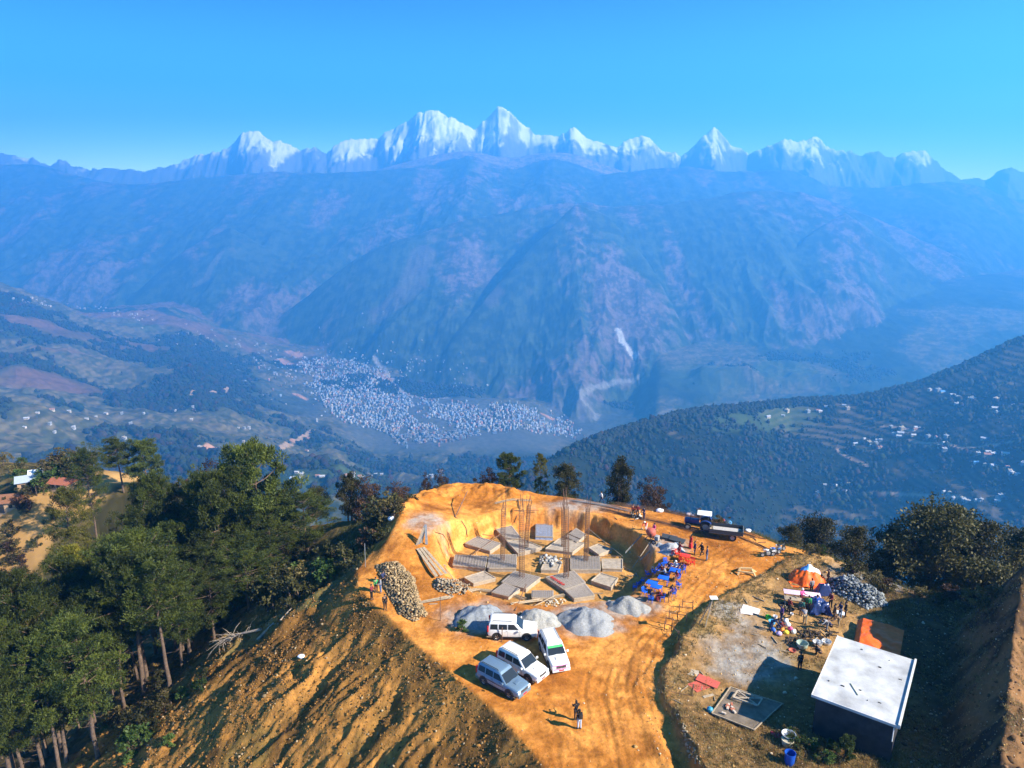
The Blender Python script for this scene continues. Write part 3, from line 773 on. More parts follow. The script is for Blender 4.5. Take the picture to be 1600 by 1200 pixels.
def make_broad(H, width, seed, leafm, name="broadleaf_tree", per=170, leaf=0.15, clumps=90, low=0.25, stems=1, open_=0.0):
    rng = np.random.default_rng(seed); root = empty(name, (0, 0, 0)); T = Tubes()
    cent = []; rad = []
    for s in range(stems):
        ox, oy = (rng.normal(size=2) * 0.25 * (stems > 1))
        az0 = rng.random() * 6.28
        top = (ox + math.cos(az0) * width * 0.15 * (stems > 1), oy + math.sin(az0) * width * 0.15 * (stems > 1), H * 0.75)
        T.tube([(ox, oy, -0.6), (ox * 1.2, oy * 1.2, H * 0.3), top], [H * 0.022 + 0.02, H * 0.016 + 0.02, 0.03], 7)
        for k in range(int(clumps / stems)):
            u = rng.random(); z = H * (low + (1 - low) * u)
            prof = math.sin(math.pi * (0.18 + 0.74 * u)) ** 0.7
            lobe = 0.75 + 0.35 * math.sin(3 * (az := rng.random() * 6.28) + seed) + 0.15 * rng.normal()
            r = width * prof * lobe * rng.random() ** 0.4
            c = (ox + math.cos(az) * r, oy + math.sin(az) * r, z + 0.12 * width * rng.normal())
            if k % 4 == 0:
                m = (c[0] * 0.3 + top[0] * 0.2, c[1] * 0.3 + top[1] * 0.2, z * 0.62)
                T.tube([(ox, oy, H * (0.12 + 0.35 * u)), m, c], [0.06 * H / 8 + 0.01, 0.035 * H / 8 + 0.008, 0.008], 5)
            cent.append(c); rad.append(width * (0.14 + 0.14 * rng.random()))
    T.obj("trunk", M_BARK, root)
    V, F = leaf_quads(cent, rad, per, leaf, leaf * 0.7, rng, up=0.1, flat=0.8)
    mesh_np("crown", V, F, leafm, smooth=False, parent=root)
    return root

PINES = [(make_pine(20, 0.42, 3.4, 1, M_PINE), 20), (make_pine(20, 0.30, 3.8, 2, M_PINE), 20), (make_pine(20, 0.5, 3.2, 3, M_PINE), 20), (make_pine(20, 0.22, 3.6, 4, M_PINE_Y), 20),
         (make_pine(20, 0.36, 3.9, 5, M_PINE), 20), (make_pine(18, 0.55, 3.6, 6, M_PINE, lean=0.18), 18), (make_pine(12, 0.30, 3.4, 7, M_PINE, dens=1.5), 12)]
PR = [3.4 * 1.15, 3.8 * 1.15, 3.2 * 1.15, 3.6 * 1.15, 3.9 * 1.15, 3.6 * 1.15, 3.6 * 1.15]
BROADS = [(make_broad(8, 3.6, 11, M_LEAF, clumps=120, open_=0.2), 8), (make_broad(8, 3.2, 12, M_LEAF, clumps=90, stems=3, low=0.2), 8), (make_broad(6, 2.2, 13, M_LEAF_B, clumps=60, per=70, stems=3, low=0.3), 6), (make_broad(6, 1.8, 14, M_LEAF_G, clumps=60, low=0.15), 6)]
BUSHES = [(make_broad(2, 1.4, 21, M_SCRUB, "scrub_bush", 45, 0.16, 22, 0.1, 3), 2), (make_broad(2, 1.3, 22, M_LEAF, "leafy_bush", 45, 0.17, 22, 0.1, 3), 2), (make_broad(2, 1.2, 23, M_LEAF_B, "russet_bush", 40, 0.16, 20, 0.15, 3), 2), (make_broad(2, 1.3, 24, M_LEAF_G, "green_bush", 45, 0.18, 22, 0.1, 3), 2)]
PROTO = [p for p, _ in PINES + BROADS + BUSHES]
USED = set()
W0 = {}
def plant(lst, i, x, y, h, rz, label, cat, group=None, wide=1.0, name=None, R=None):
    p, H0 = lst[i]
    if R: wide = R / (PR[i] * h / H0)
    o = p if p not in USED else copy_tree(p)
    USED.add(p)
    if name: o.name = name
    s = h / H0
    o.location = (x, y, gz(x, y) - 0.05); o.rotation_euler = (random.uniform(-.04, .04), random.uniform(-.04, .04), rz); o.scale = (s * wide, s * wide, s)
    for k in ("group",):
        if k in o: del o[k]
    tag(o, label, cat, group)
    return o
def at_top(px, py, Y):
    d = ray(px, py); x = d.x / d.y * Y; z = CAM_H + d.z / d.y * Y
    return x, Y, z - gz(x, Y)

# pines one can tell apart
for (px, py, Y, i, wide, label) in [
    (400, 703, 93, 6, 4.6, "tallest round-crowned pine at the top right of the forest"),
    (183, 688, 150, 2, 2.7, "thin two-tiered pine left of the round-topped pine on the spur"),
    (224, 693, 150, 6, 3.5, "round-topped pine standing alone on the spur brow"),
    (130, 706, 138, 4, 3.2, "tall dark green pine left of the bare orange clearing"),
    (92, 768, 118, 3, 3.9, "yellow green sunlit pine above the shaded cart track"),
    (190, 850, 73, 0, 4.0, "big foreground pine with its long bare stem above the fill slope"),
    (235, 872, 70, 2, 3.0, "foreground pine with slim bare trunk nearest the fill slope"),
    (155, 880, 71, 5, 3.0, "foreground pine with a leaning pale trunk at the slope foot"),
    (22, 905, 72, 1, 4.2, "dark pine at the left edge of the picture"),
    (380, 860, 80, 4, 3.6, "pine whose low green crown ends beside the fallen dead branch"),
    (330, 752, 88, 6, 4.3, "broad dark pine just left of the tallest round-crowned pine"),
    (475, 775, 92, 1, 3.6, "dark pine right of the tallest round-crowned pine")]:
    x, y, h = at_top(px, py, Y); h = min(max(h, 5), 27)
    plant(PINES, i, x, y, h, random.uniform(0, 6.3), label, "pine tree", R=wide)
# the rest of the forest
spots = [at_top(px, py, Y)[:2] for px, py, Y in [(400, 703, 93), (190, 850, 73), (235, 872, 70), (155, 880, 71), (22, 905, 72), (380, 860, 80), (330, 752, 88), (475, 775, 92)]]
n = 0
for k in range(2500):
    if n >= 62: break
    px = random.uniform(-60, 500); py = random.uniform(745, 1010)
    lo = 745 + max(0, (px - 330)) * 0.25 if px > 215 else (905 if px < 115 else 850)
    if px > 120 and py > 905: continue
    if py < lo: continue
    if py > 1010 - 0.0 * px or px > 480 - (py - 800) * 0.75: continue
    Y = np.interp(py, [742, 800, 900, 1010], [100, 92, 76, 62]) + random.uniform(-3, 3)
    x, y, h = at_top(px, py, Y)
    d_, _, _, _ = seg_dist(np.array([x]), np.array([y]), HILLTOP, True)
    if h < 9 or h > 26 or d_[0] < 15: continue
    if min(math.hypot(x - a, y - b) for a, b in spots) < 3.1: continue
    spots.append((x, y)); n += 1
    front = py > 900
    plant(PINES, random.choice([0, 1, 2, 4, 4, 1, 3 if random.random() < 0.5 else 0]), x, y, h, random.uniform(0, 6.3),
          "tall green pine crowded into the forest below the hilltop", "pine tree", "pines of the forest below the hilltop", R=random.uniform(2.6, 3.5))
# trees along the back edge of the hilltop and on the right
for (px, py, Y, lst, i, wide, label, cat) in [
    (797, 713, 99, PINES, 6, 0.75, "conical dark green young pine behind the pit, left of the other two", "pine tree"),
    (845, 712, 99, PINES, 3, 0.62, "pointed green pine in the middle of the trees behind the pit", "pine tree"),
    (882, 727, 97, BROADS, 1, 0.9, "bushy green tree right of the pointed pine behind the pit", "tree"),
    (760, 733, 98, BROADS, 2, 0.95, "russet bare-looking shrub left of the pines behind the pit", "shrub"),
    (974, 722, 96, BROADS, 1, 0.62, "lone narrow tree standing behind the rebar stacks", "tree"),
    (1015, 753, 96, BROADS, 2, 1.0, "low brown bush right of the lone narrow tree", "shrub"),
    (686, 738, 104, BROADS, 2, 0.6, "purple brown bush directly behind the spoil mound", "shrub"),
    (669, 741, 104, BROADS, 2, 0.5, "small dark reddish bush left of the one behind the spoil mound", "shrub"),
    (545, 745, 104, BROADS, 1, 0.8, "thin dark tree rising between forest and spoil mound", "tree"),
    (572, 750, 103, BROADS, 2, 0.9, "brownish tree right of the thin dark tree beside the forest", "tree"),
    (490, 765, 105, BROADS, 0, 0.8, "dark leafless-looking tree behind the right end of the forest", "tree"),
    (620, 758, 101, BROADS, 2, 1.1, "dark brown tree at the left shoulder of the spoil mound", "tree"),
    (325, 728, 140, BROADS, 2, 0.8, "round russet tree behind the tallest pine", "tree"),
    (1470, 798, 76, BROADS, 0, 1.05, "largest leafy tree on the right shoulder of the hill", "tree"),
    (1400, 828, 79, BROADS, 1, 0.95, "dark leafy tree left of the largest one on the right shoulder", "tree"),
    (1530, 822, 76, BROADS, 0, 0.95, "leafy tree right of the largest one on the right shoulder", "tree"),
    (1590, 835, 80, BROADS, 1, 1.1, "dark tree cut by the right edge of the picture", "tree"),
    (1340, 830, 88, BROADS, 1, 1.1, "dark low tree below the terraced hill, left of the leafy trees", "tree"),
    (1285, 815, 98, BROADS, 0, 1.0, "dark grey-green tree behind the motorcycles", "tree"),
    (1235, 822, 92, BROADS, 1, 1.0, "dark bushy tree behind and right of the motorcycles", "tree"),
    (1325, 1148, 42.0, BROADS, 3, 0.9, "small green sapling in front of the white-roofed building", "sapling")]:
    x, y, h = at_top(px, py, Y); h = min(max(h, 1.5), 14)
    plant(lst, i, x, y, h, random.uniform(0, 6.3), label, cat, wide=wide * (1.0 if h > 5 else 1.2))

def scatter_pix(nn, poly, jit=1.0):
    xs_, ys_ = zip(*poly); r = []
    while len(r) < nn:
        p = (random.uniform(min(xs_), max(xs_)), random.uniform(min(ys_), max(ys_)))
        if inside(np.array([p[0]]), np.array([p[1]]), poly)[0]: r.append(p)
    return r
def bushes(nn, poly, kinds, hr, label, group, cat="bush", ymin=36):
    pts = hits(scatter_pix(nn, poly), ymin=ymin)
    for q in pts:
        if np.isnan(q[0]): continue
        plant(BUSHES, random.choice(kinds), q[0], q[1], random.uniform(*hr), random.uniform(0, 6.3), label, cat, group, wide=random.uniform(0.9, 1.4))
bushes(46, [(455, 800), (620, 790), (600, 850), (545, 905), (400, 985), (330, 990), (300, 900)], [0, 1, 1, 2, 3], (1.2, 3.4), "mixed leafy bush in the scrub between pines and fill slope", "bushes of the scrub between forest and fill slope")
bushes(34, [(230, 765), (330, 757), (440, 770), (600, 775), (560, 800), (420, 800), (230, 800)], [0, 2, 1], (1.5, 3.5), "brown scrub bush along the spur behind the forest", "bushes along the spur behind the forest")
bushes(40, [(40, 705), (110, 700), (150, 740), (100, 780), (0, 770), (0, 710)], [1, 3, 0, 3], (2.0, 5.0), "green garden bush around the hamlet on the spur", "bushes around the hamlet")
bushes(26, [(0, 780), (60, 790), (60, 900), (0, 910), (-40, 850)], [0, 1, 2], (1.2, 2.8), "low bush beside the orange track on the spur", "bushes beside the spur track")
bushes(40, [(920, 772), (1100, 795), (1215, 828), (1205, 845), (1100, 812), (960, 788), (900, 778)], [0, 0, 2], (0.5, 1.5), "low dry bush on the back rim of the hilltop", "dry bushes on the back rim")
bushes(26, [(1190, 820), (1300, 850), (1290, 872), (1215, 858)], [0, 3, 0], (0.8, 2.0), "olive bush behind the motorcycles", "olive bushes behind the motorcycles")
bushes(34, [(1330, 880), (1560, 935), (1560, 955), (1400, 935), (1320, 905)], [0, 1, 2], (0.6, 1.8), "scrubby bush at the foot of the leafy trees on the right", "bushes at the foot of the right-hand trees")
bushes(20, [(150, 1020), (330, 1060), (300, 1190), (150, 1195)], [1, 3, 0], (0.8, 2.2), "low bush at the foot of the foreground pines", "bushes at the foot of the foreground pines")
bushes(16, [(1190, 1130), (1330, 1180), (1310, 1200), (1180, 1190)], [0, 3, 1], (0.4, 0.9), "weedy bush beside the blue barrel", "weeds beside the barrels")
q = hit(213, 1175)
plant(BUSHES, 3, q.x, q.y, 3.0, 0, "bright green bush lit by the sun at the foot of the fill slope", "bush")
q = hit(722, 985); plant(BUSHES, 3, q.x, q.y, 1.1, 1, "little flowering shrub behind the rear white car", "shrub")
for p in PROTO:
    if p not in USED:
        for ch in list(p.children): bpy.data.objects.remove(ch)
        bpy.data.objects.remove(p)

# fallen dead tree and pale logs on the slope
def at(px, py, dz=0.0):
    p = hit(px, py, True); return Vector((p.x, p.y, p.z + dz))
T = Tubes(); a = at(408, 987, 0.3); b = at(345, 1015, 0.9)
T.tube([a, a.lerp(b, 0.5) + Vector((0, 0, 0.3)), b], [0.16, 0.12, 0.07], 6)
dead = T.obj("trunk", M_BARK_L); T = Tubes(); rg = random.Random(3)
for k in range(46):
    t = rg.uniform(0.3, 1); s = a.lerp(b, t) + Vector((0, 0, 0.2)); l = rg.uniform(0.8, 2.4)
    dr = ((b - a).normalized() * rg.uniform(0.2, 1) + Vector((rg.uniform(-1, 1), rg.uniform(-1, 1), rg.uniform(-.6, .8)))).normalized()
    m = s + dr * l * 0.5 + Vector((0, 0, 0.1)); e = s + dr * l + Vector((rg.uniform(-.3, .3), rg.uniform(-.3, .3), -0.2))
    T.tube([s, m, e], [0.035, 0.025, 0.01], 4)
rt = empty("fallen_tree", a); 
br = T.obj("branches", M_BARK_L)
for o in (dead, br): o.parent = rt; o.matrix_parent_inverse = Matrix.Translation(-a)
tag(rt, "bare fallen dead tree with twiggy branches at the forest edge", "dead tree")
for (p0, p1, r, label) in [((402, 1002), (428, 975), 0.16, "pale barkless log lying beside the fallen dead tree"), ((438, 972), (456, 952), 0.12, "thin pale log lying upslope of the fallen dead tree")]:
    T = Tubes(); a = at(*p0, 0.15); b = at(*p1, 0.15); T.tube([a, a.lerp(b, .5), b], [r, r * .9, r * .6], 8); tag(T.obj("log", M_BARK_L), label, "log")

# ------------------------------------------------------------------ loose stones, clods and dry grass
ICO = None
def ico_template(sub=0):
    bm = bmesh.new(); bmesh.ops.create_icosphere(bm, subdivisions=sub + 1, radius=1.0)
    v = np.array([q.co[:] for q in bm.verts]); f = np.array([[w.index for w in q.verts] for q in bm.faces]); bm.free()
    return v, f
IV, IF = ico_template(0)
def rocks_mesh(name, P, size, m, rng, flat=0.7, cols=None, parent=None, jit=0.28):
    n = len(P); nv = len(IV)
    R = rng.normal(size=(n, 4)); R /= np.linalg.norm(R, axis=1)[:, None]
    w, x, y, z = R.T
    M = np.stack([1 - 2 * (y * y + z * z), 2 * (x * y - z * w), 2 * (x * z + y * w), 2 * (x * y + z * w), 1 - 2 * (x * x + z * z), 2 * (y * z - x * w), 2 * (x * z - y * w), 2 * (y * z + x * w), 1 - 2 * (x * x + y * y)], 1).reshape(n, 3, 3)
    V = IV[None] * (1 + jit * rng.normal(size=(n, nv, 1))) * (0.65 + 0.5 * rng.random((n, 1, 3)))
    V = np.einsum('nij,nkj->nki', M, V) * np.asarray(size).reshape(-1, 1, 1)
    V[:, :, 2] *= flat
    V = V + np.asarray(P)[:, None, :]
    F = (IF[None] + (np.arange(n) * nv)[:, None, None]).reshape(-1, 3)
    c = None if cols is None else np.repeat(np.asarray(cols), nv, 0)
    return mesh_np(name, V.reshape(-1, 3), F, m, c, smooth=False, parent=parent)
M_CLOD = mat("clods", (1, 1, 1), 0.95, noise=0.25, scale=4, attr="tint", spec=0.1)
def scatter_world(n, test, box, rng):
    X_ = rng.uniform(box[0], box[1], n); Y_ = rng.uniform(box[2], box[3], n); k = test(X_, Y_)
    return X_[k], Y_[k]
def slope_test(x, y):
    d, _, _, _ = seg_dist(x, y, HILLTOP, True); o = ~inside(x, y, HILLTOP)
    return o & (d > 0.05) & (d < 44) & (y < 82) & (x < 8) & (RNG.random(x.shape) < (0.35 + 0.65 * sstep(0.0, 0.3, fbm(x / 3, y / 3, 3, 700))))
sx, sy = scatter_world(62000, slope_test, (-48, 8, 34, 82), RNG)
sz = ground_height(sx, sy, True); ssz = 0.045 + 0.10 * RNG.random(len(sx)) ** 3 + 0.12 * (RNG.random(len(sx)) > 0.985)
base = np.where(RNG.random(len(sx))[:, None] < 0.12, np.array((0.26, 0.19, 0.11)), np.array((0.22, 0.11, 0.03))) * (0.6 + 0.8 * RNG.random(len(sx)))[:, None]
tag(rocks_mesh("loose_stones", np.stack([sx, sy, sz + ssz * 0.2], 1), ssz, M_CLOD, RNG, cols=base), "loose brown clods and stones covering the fill slope", kind="stuff")
def bank_test(x, y):
    d, _, _, _ = seg_dist(x, y, CUT); return (d < 8) & (RNG.random(x.shape) < 0.7)
sx, sy = scatter_world(9000, bank_test, (28, 62, 34, 75), RNG)
sz = ground_height(sx, sy, True); ssz = 0.05 + 0.16 * RNG.random(len(sx)) ** 3
base = np.tile(np.array((0.14, 0.08, 0.04)), (len(sx), 1)) * (0.5 + 1.1 * RNG.random(len(sx)))[:, None]
tag(rocks_mesh("bank_stones", np.stack([sx, sy, sz + ssz * 0.2], 1), ssz, M_CLOD, RNG, cols=base), "lumps of earth and stone on the tall cut bank at the right", kind="stuff")
def top_test(x, y):
    o = inside(x, y, HILLTOP); d, _, _, _ = seg_dist(x, y, BANK); t = inside(x, y, BANK_POLY)
    r = pit_r(x, y)
    return o & ((t & (RNG.random(x.shape) < 0.8)) | (d < 2.0) | (RNG.random(x.shape) < 0.05) | ((r < 1.15) & (RNG.random(x.shape) < 0.3)) | ((x > 14) & (RNG.random(x.shape) < 0.4)))
sx, sy = scatter_world(26000, top_test, (-16, 46, 38, 95), RNG)
sz = ground_height(sx, sy, True); ssz = 0.025 + 0.06 * RNG.random(len(sx)) ** 3 + 0.10 * (RNG.random(len(sx)) > 0.99)
base = np.where(RNG.random(len(sx))[:, None] < 0.3, np.array((0.48, 0.40, 0.29)), np.array((0.40, 0.24, 0.09))) * (0.6 + 0.8 * RNG.random(len(sx)))[:, None]
tag(rocks_mesh("scattered_pebbles", np.stack([sx, sy, sz + ssz * 0.2], 1), ssz, M_CLOD, RNG, cols=base), "small stones and lumps strewn over the hilltop", kind="stuff")
def grass(n, test, box, hgt, m, name, label):
    x, y = scatter_world(n, test, box, RNG); k = len(x); z = ground_height(x, y, True)
    per = 6; P = np.repeat(np.stack([x, y, z], 1), per, 0); P[:, :2] += RNG.normal(size=(k * per, 2)) * 0.09
    a = RNG.random(k * per) * 6.28; l = hgt * (0.5 + RNG.random(k * per)); t = RNG.normal(size=(k * per, 2)) * 0.45
    w = np.stack([np.cos(a), np.sin(a), 0 * a], 1) * 0.022
    tip = P + np.stack([t[:, 0] * l, t[:, 1] * l, l], 1)
    V = np.stack([P - w, P + w, tip], 1).reshape(-1, 3)
    tag(mesh_np(name, V, np.arange(len(V)).reshape(-1, 3), m, smooth=False), label, kind="stuff")
M_DRY = leaf_mat("dry_grass_blades", (0.16, 0.12, 0.045), (0.34, 0.25, 0.10), 1.0)
M_WEED = leaf_mat("weed_blades", (0.05, 0.06, 0.02), (0.16, 0.15, 0.05), 1.0)
def gt(x, y):
    o = inside(x, y, HILLTOP); t = inside(x, y, BANK_POLY); d, _, _, _ = seg_dist(x, y, BANK)
    g = fbm(x / 2.2, y / 2.2, 4, 408)
    yard = patches(x, y, [(1165, 1035, 4.2, 3.2), (1250, 985, 6, 5), (1230, 1080, 5, 5)])
    return o & t & (((g > 0.0) | (d < 1.5)) & (yard < 0.3) | ((y < 46) & (x < 30)))
grass(26000, gt, (8, 46, 38, 78), 0.20, M_DRY, "dry_grass", "dry straw-coloured grass on the terrace")
def gb(x, y):
    d, _, _, _ = seg_dist(x, y, HILLTOP, True); o = ~inside(x, y, HILLTOP)
    return o & (d < 14) & ((y > 84) | (x > 20) | ((x < -12) & (y > 72)))
grass(26000, gb, (-30, 60, 60, 105), 0.45, M_WEED, "rim_grass", "tufts of dry weeds along the rim of the hilltop")
# ------------------------------------------------------------------ far woods, houses of the town and villages
X, Y, Z = FX, FY, FZ
def sample_far(n, pred, sizes, rng):
    """random points on the far ground picked by a mask over its vertices"""
    k = np.where(pred)[0]; wgt = Y[k] ** 2; wgt = wgt / wgt.sum()
    i = rng.choice(k, n, p=wgt)
    x = X[i] + rng.normal(size=n) * Y[i] * 0.0015; y = Y[i] + rng.normal(size=n) * Y[i] * 0.003
    return x, y, i
lum = CF.mean(1)
pc = 800 + FPX * 0.96 * X / Y
infr = (np.abs(X / Y) < 0.80)
def wood(name, n, pred, smin, smax, label, seed):
    rng = np.random.default_rng(seed)
    x, y, i = sample_far(n, pred, None, rng)
    z = far_height(x, y); s = smin + (smax - smin) * rng.random(n) ** 1.8; cl = 0.55 + 0.9 * sstep(-0.4, 0.4, fbm(x / 60, y / 60, 3, 888)); s = s * cl
    g = np.stack([0.008 + 0.014 * rng.random(n), 0.011 + 0.019 * rng.random(n), 0.005 + 0.012 * rng.random(n)], 1)
    br = rng.random(n) < 0.12; g[br] = g[br] * np.array([2.0, 1.1, 1.1])
    o = rocks_mesh(name, np.stack([x, y, z + s * 0.7], 1), s, mat("far_foliage", (1, 1, 1), 0.9, attr="tint"), rng, flat=1.25, cols=g, jit=0.2)
    o["kind"] = "stuff"; o["label"] = label
wood("hillside_wood", 34000, (which == 1) & (lum < 0.045) & infr & (Y > 850), 1.8, 5.6, "dense dark wood covering the terraced hill on the right", 31)
wood("valley_wood", 26000, (which == 0) & (lum < 0.04) & infr & (Y > 1300) & (Y < 4200), 3.5, 9.5, "dark woods on the valley slopes below the hilltop", 32)
# trees lining the crest of the right-hand hill
tb = LAYERS[0][1]; rng = np.random.default_rng(5)
qq = rng.uniform(0.12, 0.80, 2400); yc = np.interp(qq, tb[:, 0], tb[:, 2]) + rng.normal(size=2400) * 16; xc = qq * yc; zc = far_height(xc, yc)
s = rng.uniform(2.5, 6.5, 2400)
o = rocks_mesh("crest_wood", np.stack([xc, yc, zc + s * 0.7], 1), s, MATS["far_foliage"], rng, flat=1.3, cols=np.tile((0.012, 0.017, 0.008), (2400, 1)), jit=0.22); o["kind"] = "stuff"; o["label"] = "ragged line of trees along the crest of the right-hand hill"

def house_mesh(kind):
    bm = bmesh.new()
    def bx(lo, hi, mi):
        vs = [bm.verts.new((x, y, z)) for x in (lo[0], hi[0]) for y in (lo[1], hi[1]) for z in (lo[2], hi[2])]
        for f in [(0, 1, 3, 2), (4, 6, 7, 5), (0, 4, 5, 1), (2, 3, 7, 6), (0, 2, 6, 4), (1, 5, 7, 3)]:
            bm.faces.new([vs[k] for k in f]).material_index = mi
    if kind == 'block':
        bx((-.5, -.5, -.5), (.5, .5, 1.0), 0); bx((-.54, -.54, 1.0), (.54, .54, 1.05), 0); bx((.1, .05, 1.05), (.42, .42, 1.3), 0)
        for fl in (0.12, 0.45, 0.76):
            for u in (-.33, 0, .33):
                bx((u - .09, -.515, fl), (u + .09, -.5, fl + .15), 1); bx((.5, u - .09, fl), (.515, u + .09, fl + .15), 1); bx((-.515, u - .09, fl), (-.5, u + .09, fl + .15), 1)
    else:
        bx((-.5, -.3, -.5), (.5, .3, .5), 0)
        v = [bm.verts.new(p) for p in [(-.58, -.4, .47), (.58, -.4, .47), (.58, .4, .47), (-.58, .4, .47), (-.58, 0, .78), (.58, 0, .78)]]
        for f in [(0, 1, 5, 4), (2, 3, 4, 5), (0, 4, 3), (1, 2, 5), (0, 3, 2, 1)]: bm.faces.new([v[k] for k in f]).material_index = 1
        for u in (-.3, .3): bx((u - .06, -.315, .05), (u + .06, -.3, .3), 2)
        bx((-.07, -.315, -.05), (.07, -.3, .33), 2)
    me = bpy.data.meshes.new(kind); bm.to_mesh(me); bm.free(); return me
M_WIN = mat("dark_glass_far", (0.04, 0.05, 0.07), 0.3)
HM = []
for nm, c in (("white_wash", (0.50, 0.50, 0.50)), ("pale_blue_wash", (0.26, 0.34, 0.44)), ("cream_wash", (0.50, 0.42, 0.30)), ("pink_wash", (0.46, 0.24, 0.19)), ("grey_concrete", (0.24, 0.24, 0.24)), ("brown_brick", (0.20, 0.12, 0.09)), ("pale_grey_wash", (0.36, 0.38, 0.40))):
    me = house_mesh('block'); me.materials.append(mat(nm, c, 0.85, noise=0.08, scale=2)); me.materials.append(M_WIN); HM.append((me, nm.replace("_", " ")))
FM = []
for nm, c in (("tin_roof", (0.40, 0.42, 0.46)), ("white_tin_roof", (0.46, 0.47, 0.49)), ("blue_tin_roof", (0.12, 0.34, 0.68)), ("rust_roof", (0.34, 0.17, 0.11))):
    me = house_mesh('farm'); me.materials.append(mat("cream_wall_far", (0.6, 0.52, 0.42), 0.9, noise=0.1, scale=2)); me.materials.append(mat(nm, c, 0.5, noise=0.1, scale=2)); me.materials.append(M_WIN); FM.append((me, nm.replace("_", " ")))
def put_house(me, name, p, w, h, rz, label, cat, group, d=None):
    o = bpy.data.objects.new(name, me); COL.objects.link(o); o.location = p; o.scale = (w, d or w, h); o.rotation_euler = (0, 0, rz)
    return tag(o, label, cat, group)
TOWN = [(465, 566), (520, 560), (592, 575), (605, 600), (640, 622), (700, 629), (800, 633), (850, 640), (885, 658), (908, 681), (870, 680), (800, 671), (740, 680), (700, 690), (660, 699), (628, 694), (602, 672), (560, 663), (522, 650), (498, 622), (478, 590)]
cand = scatter_pix(7000, TOWN)
cand = [(a + random.gauss(0, 5), b + random.gauss(0, 2.2)) for a, b in cand] + [(random.gauss(560, 90), random.gauss(590, 28)) for _ in range(350)]
hp = hits(cand, ymin=1800)
hp = hp[~np.isnan(hp[:, 0])]; hp = hp[(hp[:, 1] > 2500)]
keepers = []; cell = {}
for q in hp:
    if float(fbm(q[0] / 70, q[1] / 110, 3, 640)) > 0.30 or float(abs(fbm(q[0] / 120, q[1] / 200, 2, 641))) < 0.03: continue
    k = (int(q[0] // 9), int(q[1] // 13))
    if k in cell: continue
    cell[k] = 1; keepers.append(q)
keepers.sort(key=lambda q: q[1])
SV = []; SF = []; SC_ = []
bx_v = np.array([(x, y, z) for x in (-.5, .5) for y in (-.5, .5) for z in (-.3, 1)]); bx_f = np.array([(0, 1, 3, 2), (4, 6, 7, 5), (0, 4, 5, 1), (2, 3, 7, 6), (0, 2, 6, 4), (1, 5, 7, 3)])
rg = random.Random(11); nb_ = 0
wts = [4, 7, 2, 2, 8, 3, 6]
for j, q in enumerate(keepers):
    w = rg.uniform(5.0, 9.5); h = rg.choice([4, 6, 7, 9, 12]) * rg.uniform(.85, 1.15); rz = rg.choice([0.2, 0.2, 0.9, -0.3]) + rg.gauss(0, .1); mi = rg.choices(range(7), wts)[0]
    if nb_ < 290:
        nb_ += 1
        put_house(HM[mi][0], "town_building", q, w, h, rz, HM[mi][1] + " flat-roofed block packed into the valley town", "town building", "blocks of the valley town, " + HM[mi][1], d=w * rg.uniform(.7, 1.2))
    else:
        c, s_ = math.cos(rz), math.sin(rz); v = bx_v * np.array([w, w * rg.uniform(.7, 1.2), h]); v = v @ np.array([[c, s_, 0], [-s_, c, 0], [0, 0, 1]]) + q
        SF.append(bx_f + len(SV) * 8); SV.append(v); SC_.append(np.tile(np.array(HM[mi][0].materials[0].node_tree.nodes["Mix"].inputs[6].default_value[:3]) if "Mix" in HM[mi][0].materials[0].node_tree.nodes else (0.6, 0.6, 0.6), (8, 1)))
if SV:
    o = mesh_np("distant_town", np.concatenate(SV), np.concatenate(SF), mat("town_walls", (1, 1, 1), 0.85, attr="tint"), np.concatenate(SC_), smooth=False); o["kind"] = "stuff"; o["label"] = "farther blocks of the dense valley town"
VIL = [  # polygon, count, label, group, ymin, width range
 ([(400, 545), (480, 548), (470, 600), (430, 590), (400, 570)], 40, "small pale house scattered on the terrace beyond the forest, left of the town", "houses left of the valley town", 1500, (9, 15)),
 ([(20, 462), (240, 490), (260, 505), (120, 485), (20, 475)], 34, "tiny white house on the upper left shoulder of the valley", "houses on the upper left shoulder", 1500, (10, 18)),
 ([(200, 490), (420, 530), (410, 550), (300, 545), (200, 520)], 30, "tiny pale house along the bare left bank of the valley", "houses on the left bank", 1500, (9, 15)),
 ([(0, 650), (250, 620), (420, 650), (500, 700), (400, 720), (150, 690), (0, 690)], 36, "small tin-roofed farmhouse on the green slope behind the pine forest", "farmhouses behind the pine forest", 900, (8, 14)),
 ([(440, 738), (560, 735), (610, 742), (610, 752), (440, 752)], 22, "white farmhouse beside the bright fields just over the forest edge", "farmhouses over the forest edge", 900, (9, 14)),
 ([(660, 735), (700, 736), (705, 752), (655, 752)], 8, "white farmhouse beside the bright green field below the town", "farmhouses below the town", 900, (9, 14)),
]
